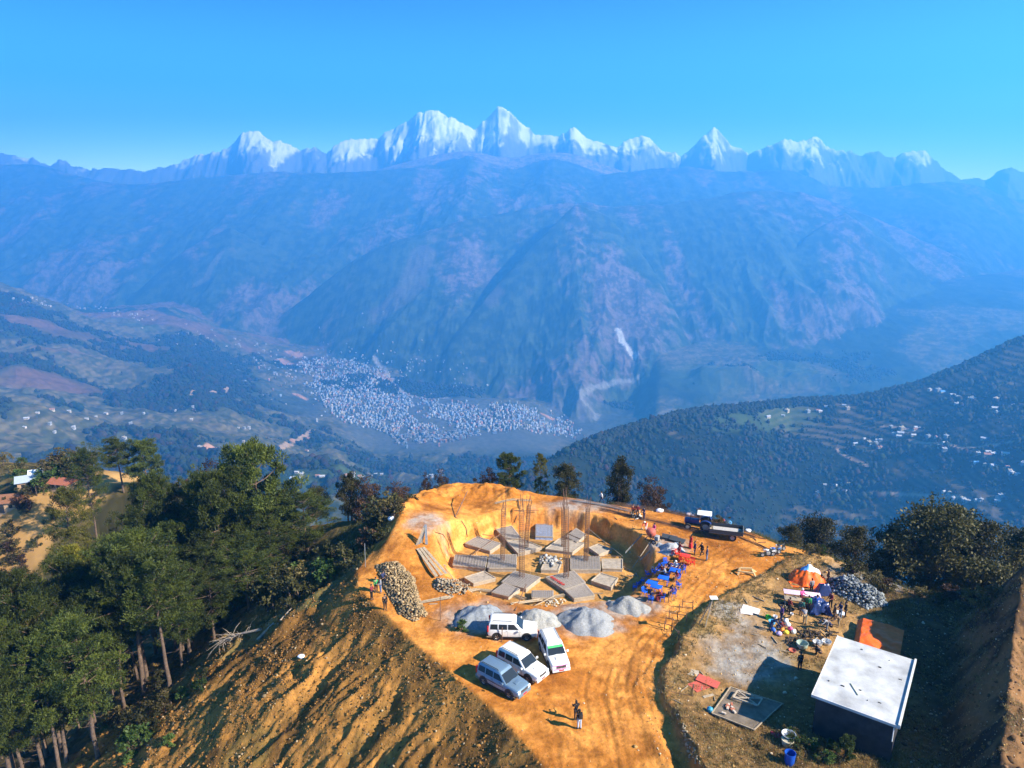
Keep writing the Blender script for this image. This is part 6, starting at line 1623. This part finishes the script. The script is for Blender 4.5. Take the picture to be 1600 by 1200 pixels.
# concrete mixer
p = G(1017, 846); r = empty("concrete_mixer", p); r.rotation_euler = (0, 0, 2.6)
o = Part().lathe([(.18, -.55), (.48, -.30), (.55, 0), (.50, .25), (.30, .60), (.24, .62), (.27, .55), (.45, .22)], (0, 0, 0), 'X', 20).obj("drum", M("faded_red_paint", (.42, .10, .07), .6, noise=.4, scale=4), r, smooth=True); o.location = (0, 0, 1.15); o.rotation_euler = (0, -.5, 0)
f = Part().bar((-.7, -.4, .3), (.6, -.4, .3), .08).bar((-.7, .4, .3), (.6, .4, .3), .08).bar((-.1, -.55, .3), (-.1, -.55, 1.2), .08).bar((-.1, .55, .3), (-.1, .55, 1.2), .08).bar((.6, -.4, .3), (.6, .4, .3), .08); f.obj("frame", M_BLACK, r)
Part().box((-.95, -.3, .35), (-.5, .3, .9)).obj("engine_box", M("grey_enamel", (.3, .3, .3), .5), r, bevel=.03)
for s in (-1, 1): wheel(r, -.55, s * .55, .28, .12)
tag(r, "faded red concrete mixer at the right rear corner of the pit", "concrete mixer")
A = G(1005, 838); r = empty("grey_chute", A); B = on(980, 862, -1.6) - A; sd = Vector((.3, .5, 0)).normalized()
Part().slab([sd * -.6 + Vector((0, 0, .3)), sd * .6 + Vector((0, 0, .3)), B + sd * .6, B - sd * .6], (0, 0, .04)).obj("tray", M_GSTEEL, r); Part().slab([sd * -.6 + Vector((0, 0, .3)), sd * -.6 + Vector((0, 0, .55)), B - sd * .6 + Vector((0, 0, .25)), B - sd * .6], (.04, .04, 0)).obj("side_lip", M_GSTEEL, r)
tag(r, "grey metal pouring chute sloping from the mixer into the pit", "chute")
for (px, py, rz, lab) in [(1046, 842, .3, "dark iron sheet lying over the sand heap"), (1058, 846, .15, "second dark sheet beside the sand heap, nearer the tractor")]:
    p = G(px, py) + Vector((0, 0, .25)); o = Part().box((-.9, -.45, 0), (.9, .45, .03)).obj("iron_sheet", M("dark_iron", (.06, .065, .07), .5, metal=.3)); o.location = p; o.rotation_euler = (.12, .1, rz - .6); tag(o, lab, "iron sheet")

# A-frame trestle
p = G(1165, 896); r = empty("timber_trestle", p); r.rotation_euler = (0, 0, -.3)
Part().bar((-.65, 0, .52), (.62, .2, .56), .17).obj("beam", M_WOODL, r)
for x in (-.85, .8):
    for s in (-1, 1): Part().bar((x * .75, .1 * x, .54), (x * .75 + (.45 if x > 0 else -.15), s * .7, 0), .17).obj("leg", M_WOODL, r)
Part().bar((-.7, -.4, .35), (.8, -.35, .35), .14).obj("brace", M_WOODL, r); tag(r, "yellowish timber trestle standing between motorcycles and haul road", "trestle")
# leaning sign post
p = G(1101, 980); r = empty("leaning_post", p)
Part().bar((0, 0, -.2), (.55, 0, 3.0), .10).obj("post", M_WOOD, r); Part().bar((-.5, .3, 0), (.5, 0, 2.8), .07).obj("brace", M_WOOD, r); Part().box((.28, -.25, 2.95), (.95, .25, 3.04)).obj("top_board", M("white_board", (.75, .74, .7), .7), r)
tag(r, "leaning wooden post with a white board on top beside the haul road", "post")
# batter boards
k = 0
for a, b in [((1038, 985), (1049, 988)), ((1049, 988), (1060, 1000)), ((1045, 967), (1058, 970)), ((1058, 970), (1072, 972)), ((1061, 958), (1082, 960)), ((1040, 975), (1050, 978)), ((1066, 950), (1082, 952))]:
    A, B = G(*a), G(*b); r = empty("batter_board", A); Part().bar((0, 0, -.1), (0, 0, .95), .06).obj("stake", M_STEEL, r); Part().bar(B - A + Vector((0, 0, -.1)), B - A + Vector((0, 0, .95)), .06).obj("stake", M_STEEL, r)
    Part().bar((0, 0, .7), B - A + Vector((0, 0, .72)), .05).obj("cross_bar", M_STEEL, r)
    tag(r, "thin stakes joined by a cross bar, %s beside the dark bank" % ["lowest and leftmost", "lowest and rightmost", "middle row left", "middle row right", "upper row left", "left one between the rows", "uppermost"][k], "batter board"); k += 1
for (a, hgt, lab, m_) in [((571, 886), 2.8, "pale pole standing at the far left rim above the forest", M_GSTEEL), ((688, 970), 2.6, "thin stake behind the little flowering shrub", M_STEEL), ((784, 1003), 1.5, "thin stake in front of the rear white car", M_STEEL), ((1044, 942), 1.2, "small stake at the edge of the haul road", M_STEEL)]:
    p = G(*a); o = Part().tube([(0, 0, -.2), (.05, 0, hgt)], .04, 6).obj("stake", m_); o.location = p; tag(o, lab, "stake")

# ------------------------------------------------------------------ white-roofed building
hR = 3.35
TL, TR, BR, BL = [Vector((*W(*p, hR + .45), 0)) for p in ((1308, 993), (1431, 1032), (1408, 1137), (1268, 1086))]
cen = (TL + TR + BR + BL) / 4; ux = ((TR - TL).normalized() + (BR - BL).normalized()).normalized(); uy = Vector((-ux.y, ux.x, 0)); wx = ((TR - TL).length + (BR - BL).length) / 4; wy = ((TL - BL).length + (TR - BR).length) / 4
bz = .25
r = empty("white_roofed_building", (cen.x, cen.y, bz), math.atan2(ux.y, ux.x)); hz_ = hR + .45 - bz
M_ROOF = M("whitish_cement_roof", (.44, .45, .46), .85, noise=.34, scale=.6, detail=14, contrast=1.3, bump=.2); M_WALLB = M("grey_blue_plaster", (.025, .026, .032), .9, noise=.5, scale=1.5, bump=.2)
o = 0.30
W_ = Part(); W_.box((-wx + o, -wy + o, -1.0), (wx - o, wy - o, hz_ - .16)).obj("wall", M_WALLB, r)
rf = Part().box((-wx, -wy, hz_ - .16), (wx, wy, hz_)).obj("roof", M_ROOF, r)
Part().box((wx - .14, -wy, hz_), (wx, wy, hz_ + .14)).box((-wx, -wy, hz_), (-wx + .05, wy, hz_ + .05)).box((-wx + .05, -wy, hz_), (wx - .14, -wy + .05, hz_ + .04)).obj("parapet", M("white_parapet", (.55, .55, .55), .8), rf)
rg2 = random.Random(5)
for k in range(9):
    x, y = rg2.uniform(-wx * .8, wx * .8), rg2.uniform(-wy * .85, wy * .85); Part().box((x, y, hz_), (x + rg2.uniform(.05, .25), y + rg2.uniform(.04, .12), hz_ + .04)).obj("roof_litter", M_BLACK, rf)
Part().bar((-.8, -1.5, hz_ + .03), (-.1, -2.6, hz_ + .03), .05).obj("roof_stick", M("greenish_stick", (.2, .24, .18), .8), rf)
d_ = Part().box((-wx + o - .04, .8, 0), (-wx + o, 1.8, 2.1)).obj("door", M("brown_door", (.12, .07, .04), .7), r); Part().box((-wx + o - .07, 1.62, 1.0), (-wx + o - .04, 1.7, 1.1)).obj("handle", M_GSTEEL, d_)
Part().tube([(wx - .35, -wy - .02, hz_ - .2), (wx - .35, -wy - .02, hz_ - 1.3)], .04, 6).obj("rain_pipe", M("white_pipe", (.7, .7, .7), .5), r)
tag(r, "small block building with a flat whitish cement roof near the right bottom", "building")

# ------------------------------------------------------------------ tarpaulins and yard clutter
def sheet(name, q, nx_, ny_, fz, m, lab, cat, thick=.02, mats=None, pick=None):
    q = [Vector(p) for p in q]; V = []; 
    for j in range(ny_ + 1):
        for i in range(nx_ + 1):
            u, v = i / nx_, j / ny_; p = q[0].lerp(q[1], u).lerp(q[3].lerp(q[2], u), v); V.append(p + Vector((0, 0, fz(u, v, p))))
    n0 = len(V); V += [p - Vector((0, 0, thick)) for p in V]; F = []; MI = []
    for j in range(ny_):
        for i in range(nx_):
            a = j * (nx_ + 1) + i; F.append((a, a + 1, a + nx_ + 2, a + nx_ + 1)); F.append((n0 + a, n0 + a + nx_ + 1, n0 + a + nx_ + 2, n0 + a + 1)); k = pick((i + .5) / nx_, (j + .5) / ny_) if pick else 0; MI += [k, k]
    me = bpy.data.meshes.new(name); me.from_pydata([tuple(v) for v in V], [], F)
    for k in (mats or [m]): me.materials.append(k)
    me.polygons.foreach_set("material_index", MI); me.polygons.foreach_set("use_smooth", np.ones(len(F), bool)); ob = bpy.data.objects.new(name, me); COL.objects.link(ob); return tag(ob, lab, cat)
def nz(x, y, s, o_=3, sd=5): return float(fbm(np.array([x / s]), np.array([y / s]), o_, sd)[0])
M_OR = M("orange_tarpaulin", (.80, .13, .012), .55, noise=.15, scale=3); M_BT = M("blue_tarpaulin", (.025, .045, .15), .3, noise=.5, scale=4, spec=.7); M_WT = M("white_tarpaulin", (.72, .74, .78), .5); M_SKY = M("sky_blue_tarpaulin", (.10, .32, .62), .5)
def rgn(pix, h): return [Vector((*W(px, py, h), h)) for px, py in pix]
g0 = G(1370, 990).z
sheet("orange_tarp", rgn([(1333, 1010), (1405, 1032), (1413, 984), (1341, 962)], g0 + .9), 44, 34, lambda u, v, p: -.9 * (sstep(.12, 0, u) + sstep(.12, 0, v)) * .5 + .16 * nz(p.x, p.y, .8, 4, 61) + .12 * math.exp(-((v - .35) / .3) ** 2 - ((u - .3) / .3) ** 2), M_OR, "big wrinkled orange tarpaulin spread behind the white-roofed building", "tarpaulin")
c = G(1268, 912)
def tent(u, v, p):
    r_ = math.hypot((u - .55) * 2, (v - .6) * 2); return 1.7 * max(0, 1 - r_) ** .6 + .25 * nz(p.x, p.y, .5, 3, 71) + .12 * math.sin(math.atan2(v - .6, u - .55) * 9) * min(r_, 1) * (1.2 - min(r_, 1))
sheet("orange_shelter", [c + Vector((-2.3, -.9, .05)), c + Vector((1.5, -.9, .05)), c + Vector((1.5, 1.8, .05)), c + Vector((-2.3, 1.8, .05))], 40, 36, tent, None, "draped orange shelter with a blue and white top at the back of the yard", "shelter", mats=[M_OR, M_SKY, M_WT],
      pick=lambda u, v: (1 if u < .55 else 2) if math.hypot((u - .55) * 2, (v - .6) * 2) < .38 else (2 if (u > .62 and v > .4 and math.hypot((u - .55) * 2, (v - .6) * 2) < .7) else 0))
c = G(1282, 958); sheet("blue_tarp_heap", [c + Vector((-1.1, -.2, .05)), c + Vector((1.1, -.4, .05)), c + Vector((1.0, 1.5, .05)), c + Vector((-.8, 1.5, .05))], 36, 30,
      lambda u, v, p: .9 * min(1, 6 * u, 6 * (1 - u), 6 * v, 6 * (1 - v)) + .35 * nz(p.x, p.y, .5, 4, 81), M_BT, "shiny dark blue tarpaulin draped over a stack in the cooking yard", "tarpaulin")
c = G(1279, 928); sheet("blue_tarp_bundle", [c + Vector((-.3, -.5, .05)), c + Vector((1.3, -.5, .05)), c + Vector((1.3, .7, .05)), c + Vector((-.3, .7, .05))], 20, 16, lambda u, v, p: 1.0 * min(1, 4 * u, 4 * (1 - u), 4 * v, 4 * (1 - v)) + .3 * nz(p.x, p.y, .4, 3, 82), M_BT, "dark blue tarpaulin bundle just below the orange shelter", "tarpaulin")
def ttable(px, py, rz, L_, W2, topm, lab, items=()):
    p = G(px, py); r = empty("serving_table", p, rz); Part().box((-L_ / 2, -W2 / 2, .74), (L_ / 2, W2 / 2, .79)).obj("table_top", topm, r, bevel=.01)
    for a in (-1, 1):
        for b in (-1, 1): Part().bar((a * L_ * .45, b * W2 * .4, .74), (a * L_ * .45, b * W2 * .4, 0), .05).obj("leg", M_GSTEEL, r)
    tag(r, lab, "table"); return p
ttable(1252, 938, -.25, 3.4, .9, M("pinkish_cloth", (.72, .52, .62), .8, noise=.2), "long serving table with a pinkish white cloth in the cooking yard")
ttable(1238, 946, -.25, 1.6, .8, M_WOOD, "bare wooden table left of the pinkish serving table")
def vessel(px, py, r_, h_, m, lab, cat, name, dz=0, open_=True, seed=0):
    p = G(px, py) + Vector((0, 0, dz)); pr = [(r_ * .7, 0), (r_ * .92, h_ * .25), (r_, h_ * .75), (r_ * 1.06, h_), (r_ * .98, h_)] + ([(r_ * .88, h_ * .6), (r_ * .7, h_ * .12), (0, h_ * .1)] if open_ else [(0, h_ * 1.05)])
    o = Part().lathe([(0, 0)] + pr, (0, 0, 0), 'Z', 20).obj(name, m, smooth=True); o.location = p; return tag(o, lab, cat)
M_AL = M("dull_aluminium", (.55, .56, .57), .4, metal=.5); M_BAR = M("blue_barrel_plastic", (.01, .07, .40), .4); M_GRN = M("bright_green_plastic", (.06, .55, .06), .5)
vessel(1253, 1012, .48, .5, M("greenish_basin", (.30, .38, .33), .5), "big greenish cooking pot left in the row of pots", "pot", "cooking_pot")
vessel(1277, 1008, .40, .35, M_AL, "round aluminium pot in the middle of the row of pots", "pot", "cooking_pot")
vessel(1291, 1006, .40, .3, M_AL, "aluminium pot at the right end of the row of pots", "pot", "cooking_pot")
vessel(1238, 1018, .30, .16, M("red_basin", (.45, .12, .08), .5), "flat reddish basin left of the greenish pot", "basin", "basin")
vessel(1234, 953, .42, .12, M_BLACK, "wide black pan left of the cooking tables", "pan", "frying_pan")
vessel(1226, 947, .5, .12, M_BLACK, "largest black pan leaning at the left of the wooden table", "pan", "frying_pan")
vessel(1200, 967, .26, .3, M_GRN, "bright green bucket above the coloured bags", "bucket", "bucket")
vessel(1206, 975, .30, .34, M("sky_blue_plastic", (.08, .38, .72), .5), "sky blue tub above the coloured bags", "tub", "tub")
vessel(1211, 966, .20, .25, M_WT, "small white bucket right of the green one", "bucket", "bucket")
vessel(1237, 961, .16, .2, M_WT, "small white pot on the ground between the standing cooks", "pot", "cooking_pot")
vessel(1233, 1194, .36, .95, M_BAR, "blue plastic barrel standing at the bottom edge", "barrel", "barrel")
vessel(1230, 1165, .42, .55, M("cream_drum", (.50, .44, .32), .7, noise=.3), "cream coloured drum under the round metal basin", "drum", "drum", open_=False)
vessel(1231, 1160, .48, .16, M_AL, "round metal basin resting on the cream drum", "basin", "basin", dz=.58)
p = G(1218, 1150); sheet("red_rag", [p + Vector((-.6, -.2, .1)), p + Vector((.5, -.3, .1)), p + Vector((.5, .3, .1)), p + Vector((-.6, .3, .1))], 12, 8, lambda u, v, q: .15 * nz(q.x, q.y, .3, 3, 9), M("red_rag_cloth", (.45, .04, .06), .8), "crumpled red cloth beside the cream drum", "cloth")
bagc = [("yellow_bag", (.72, .55, .05)), ("pink_bag", (.72, .12, .28)), ("white_bag", (.75, .75, .75)), ("white_bag", (.75, .75, .75)), ("orange_bag", (.8, .25, .04)), ("blue_bag", (.05, .15, .55)), ("lilac_bag", (.5, .4, .65))]
for k, (px, py, ci, lab) in enumerate([(1228, 990, 0, "bright yellow bag in the bag heap"), (1222, 986, 4, "orange bag in the bag heap"), (1235, 985, 1, "pink bag at the right of the bag heap"), (1231, 978, 2, "tall white sack behind the pink bag"), (1228, 972, 3, "white sack farthest back in the bag heap"), (1208, 986, 5, "dark blue bag left of the crouching person"), (1217, 992, 6, "lilac bag at the front of the bag heap"), (1240, 989, 2, "small white bag at the right end of the bag heap")]):
    p = G(px, py); rng = np.random.default_rng(80 + k); v, f = ico_template(2); v = v * np.array([.26, .20, .22]) * (1 + .16 * fbm(v[:, 0] * 2 + k, v[:, 1] * 2 + v[:, 2], 3, k)[:, None]); v[:, 2] = np.maximum(v[:, 2], -.14) + .14
    o = mesh_np("bag", v, f, M(bagc[ci][0], bagc[ci][1], .6, noise=.15)); o.location = p; o.rotation_euler = (0, 0, k); tag(o, lab, "bag")
# firewood, bricks, planks lying about the fire pits
rg3 = random.Random(12)
spotsW = [(1232, 1003, "left end of the fire line"), (1247, 1000, "left of the pot row"), (1262, 1000, "behind the middle pot"), (1270, 990, "left of the bending person in grey"), (1283, 995, "middle of the fire pits"), (1254, 992, "front of the bending person in grey"), (1300, 992, "right end of the fire pits"), (1288, 975, "feet of the person in grey")]
for px, py, wh in spotsW:
    p = G(px, py); P = Part()
    for k in range(7): a = rg3.uniform(0, 3.1); d = Vector((math.cos(a), math.sin(a), 0)) * rg3.uniform(.3, .6); c = Vector((rg3.gauss(0, .25), rg3.gauss(0, .2), .06 + .05 * k * .6)); P.tube([c - d, c + d], rg3.uniform(.03, .06), 6)
    o = P.obj("firewood_pile", M("charred_wood", (.06, .045, .035), .9, noise=.5, scale=4)); o.location = p; tag(o, "pile of charred firewood at the " + wh, "firewood")
for (px, py, rz, m_, dx, dy, lab, nm, cat, dz) in [(1098, 1070, .5, M("rust_red_sheet", (.50, .10, .07), .7, noise=.25), 1.15, .55, "larger rust red metal sheet lying on the dry grass", "metal_sheet", "metal sheet", .04), (1106, 1066, -.6, M("rust_red_sheet", (.5, .1, .07)), .9, .45, "smaller rust red metal sheet overlapping the larger one", "metal_sheet", "metal sheet", .10),
        (1083, 1052, -.3, M_FORM, .45, .4, "pale square board lying above the red sheets", "board", "board", .04), (1173, 953, -.5, M("white_sheet", (.66, .60, .58), .8), .8, .5, "pale square board nearest the leaning post", "board", "board", .04), (1166, 957, -.2, M("white_sheet", (.66, .60, .58)), .55, .4, "small pale board beside the square one", "board", "board", .06),
        (1107, 1088, .4, M_WOOD, .5, .12, "short plank lying below the red sheets", "plank", "plank", .04), (1312, 958, -.5, M_WT, .5, .3, "white sheet lying at the feet of the right-hand standing group", "sheet", "sheet", .04)]:
    p = G(px, py) + Vector((0, 0, dz)); o = Part().box((-dx, -dy, 0), (dx, dy, .03)).obj(nm, m_); o.location = p; o.rotation_euler = (.03, .04, rz); tag(o, lab, cat)
# formwork platform with an open frame
q = [G(*c) + Vector((0, 0, .12)) for c in ((1112, 1117), (1141, 1076), (1222, 1102), (1178, 1143))]
r = empty("formwork_deck", q[0]); c0 = q[0].copy(); q = [p - c0 for p in q]; Part().slab(q, (0, 0, -.10)).obj("deck", M("stained_plywood", (.17, .135, .10), .85, noise=.4, scale=1.2), r)
e = Part(); [e.bar(q[k] + Vector((0, 0, .03)), q[(k + 1) % 4] + Vector((0, 0, .03)), .08) for k in range(4)]; e.obj("edge_beam", M_WOOD, r)
f0 = q[1].lerp(q[0], .15).lerp(q[2], .18); fx_ = (q[2] - q[1]).normalized(); fy_ = (q[0] - q[1]).normalized()
fr = Part(); cs = [f0 + Vector((0, 0, .25)), f0 + fx_ * 1.9 + Vector((0, 0, .25)), f0 + fx_ * 1.9 + fy_ * 1.1 + Vector((0, 0, .25)), f0 + fy_ * 1.1 + Vector((0, 0, .25))]
for k in range(4): fr.bar(cs[k], cs[(k + 1) % 4], .10)
fr.bar(cs[0], cs[2], .08).bar(cs[1], cs[3], .08); fr.obj("open_frame", M_FORM, r)
tag(r, "weathered plywood deck with an open timber frame, half in the building's shadow", "formwork deck")
rg4 = random.Random(3)
for k in range(9):
    p = c0 + q[0].lerp(q[3], rg4.uniform(.1, .5)).lerp(q[1].lerp(q[2], .3), rg4.uniform(.1, .45)) + Vector((0, 0, .06)); o = Part().box((-.16, -.08, 0), (.16, .08, .10)).obj("brick", M("red_brick" if k % 2 else "pale_brick", (.40, .14, .08) if k % 2 else (.5, .42, .34), .9)); o.location = p; o.rotation_euler = (0, 0, rg4.uniform(0, 3)); tag(o, "loose brick lying on the plywood deck", "brick", "loose bricks on the plywood deck")
p = G(1109, 1112); o = Part().lathe([(0, 0), (.22, 0), (.24, .3), (.1, .42), (0, .42)], n=14).obj("jerrycan", M("teal_plastic", (.03, .22, .35), .5)); o.location = p; tag(o, "teal blue can at the left corner of the plywood deck", "can")
lying([(1040, 1080), (1060, 1084), (1082, 1088), (1084, 1070)], .035, M_STEEL, "bent_pipe", "thin bent pipe lying left of the red sheets", "pipe", 1, 0, .02)
# back rim clutter
for (px, py, s_, m_, lab) in [(1032, 785, .5, M_WT, "white sack on the back rim above the tractor"), (1078, 793, .45, M("pale_pink_sack", (.66, .5, .48), .8), "pale pink sack on the back rim, left of the canopy"), (1085, 795, .4, M("pale_pink_sack", (.66, .5, .48), .8), "smaller pale pink sack nearest the canopy"), (1138, 812, .5, M("blue_sack", (.05, .2, .4), .7), "blue sack on the back rim behind the trailer"), (1128, 809, .45, M("dark_red_sack", (.2, .04, .04), .8), "dark red sack left of the blue sack behind the trailer"), (1169, 824, .4, M_WT, "white stone-like sack right of the trailer"), (612, 812, .5, M_WT, "white sack at the left shoulder of the spoil mound"), (471, 1027, .35, M_WT, "white plastic scrap lying on the fill slope")]:
    p = G(px, py); v, f = ico_template(2); v = v * np.array([s_, s_ * .75, s_ * .55]) * (1 + .2 * fbm(v[:, 0] * 2 + px, v[:, 1] * 2 + v[:, 2], 3, px)[:, None]); o = mesh_np("sack", v, f, m_); o.location = p + Vector((0, 0, s_ * .3)); tag(o, lab, "sack")

rg5 = random.Random(21); kk = 0
for (x0, y0, x1, y1, n_, m_, where, r_) in [(700, 905, 740, 940, 5, M_WOOD, "at the left front lip of the pit", .035), (880, 925, 960, 940, 7, M_WOOD, "at the right front lip of the pit", .03), (985, 890, 1010, 915, 5, M_WOOD, "between the shaded pit edge and the chairs", .03), (1190, 985, 1300, 1020, 12, M_WOOD, "around the cooking pots", .03),
        (1130, 815, 1210, 850, 6, M_STEEL, "right of the trailer on the back rim", .03), (950, 795, 1050, 815, 6, M_STEEL, "on the back track behind the pit", .03), (640, 925, 680, 950, 4, M_WOOD, "right of the long stone heap", .03), (1140, 930, 1230, 950, 5, M_WOOD, "on the dry grass above the grey dust patch", .03), (1060, 1060, 1130, 1110, 5, M_WOOD, "around the red metal sheets", .025)]:
    for _ in range(n_):
        a = G(rg5.uniform(x0, x1), rg5.uniform(y0, y1)); an = rg5.uniform(0, 3.1); L_ = rg5.uniform(.4, 1.3); b = Vector((a.x + math.cos(an) * L_, a.y + math.sin(an) * L_, 0)); b.z = gz(b.x, b.y) + .05
        o = Part().bar(Vector((0, 0, .06)), b - a, r_ * 2, r_ * 3).obj("timber_offcut", m_); o.location = a; tag(o, "loose stick or timber offcut lying " + where, "timber", "timber offcuts " + where)

# ------------------------------------------------------------------ hamlet on the spur
def hut(px, py, L_, W2, H_, rz, roofm, lab):
    p = G(px, py); r = empty("hillside_house", p + Vector((0, 0, -.1)), rz)
    Part().box((-L_ / 2, -W2 / 2, -1.5), (L_ / 2, W2 / 2, H_)).obj("wall", M("mud_wall", (.36, .24, .15), .95, noise=.3), r)
    P = Part(); e = .5; P._add([(-L_ / 2 - e, -W2 / 2 - e, H_ - .1), (L_ / 2 + e, -W2 / 2 - e, H_ - .1), (L_ / 2 + e, W2 / 2 + e, H_ - .1), (-L_ / 2 - e, W2 / 2 + e, H_ - .1), (-L_ / 2 - e, 0, H_ + W2 * .3), (L_ / 2 + e, 0, H_ + W2 * .3)], [(0, 1, 5, 4), (2, 3, 4, 5), (0, 4, 3), (1, 2, 5), (0, 3, 2, 1)]); P.obj("roof", roofm, r)
    Part().box((-.45, -W2 / 2 - .04, 0), (.45, -W2 / 2, 1.9)).obj("door", M_BLACK, r)
    for x in (-L_ * .3, L_ * .3): Part().box((x - .35, -W2 / 2 - .04, 1.0), (x + .35, -W2 / 2, 1.8)).obj("window", M_BLACK, r)
    tag(r, lab, "house")
M_TIN = M("bluish_tin", (.36, .42, .50), .45, noise=.15, metal=.2); M_RUST = M("rusty_red_roof", (.30, .10, .06), .8, noise=.25); M_BROWNR = M("brown_roof", (.20, .09, .05), .85, noise=.25)
hut(52, 762, 5.5, 3.4, 2.4, .5, M_TIN, "house with a bluish tin roof among the garden bushes on the spur")
hut(64, 750, 3.6, 2.4, 2.2, .5, M("white_tin", (.66, .67, .7), .5), "small outhouse with a white tin roof above the bluish roof on the spur")
hut(101, 765, 4.6, 3.2, 2.2, -.2, M_RUST, "house with a rusty red roof between the pines on the spur")
hut(10, 795, 6.0, 4.2, 2.4, .25, M_BROWNR, "house with a brown roof at the left edge of the picture")
for o in list(bpy.data.objects):
    if o.get("_p"):
        for c_ in list(o.children): bpy.data.objects.remove(c_)
        bpy.data.objects.remove(o)
haze = box_obj("haze", (-27000, -5000, -1250), (27000, 11800, 1420), hz)
tag(haze, kind="stuff")
haze["label"] = "pale blue haze lying over the valleys"
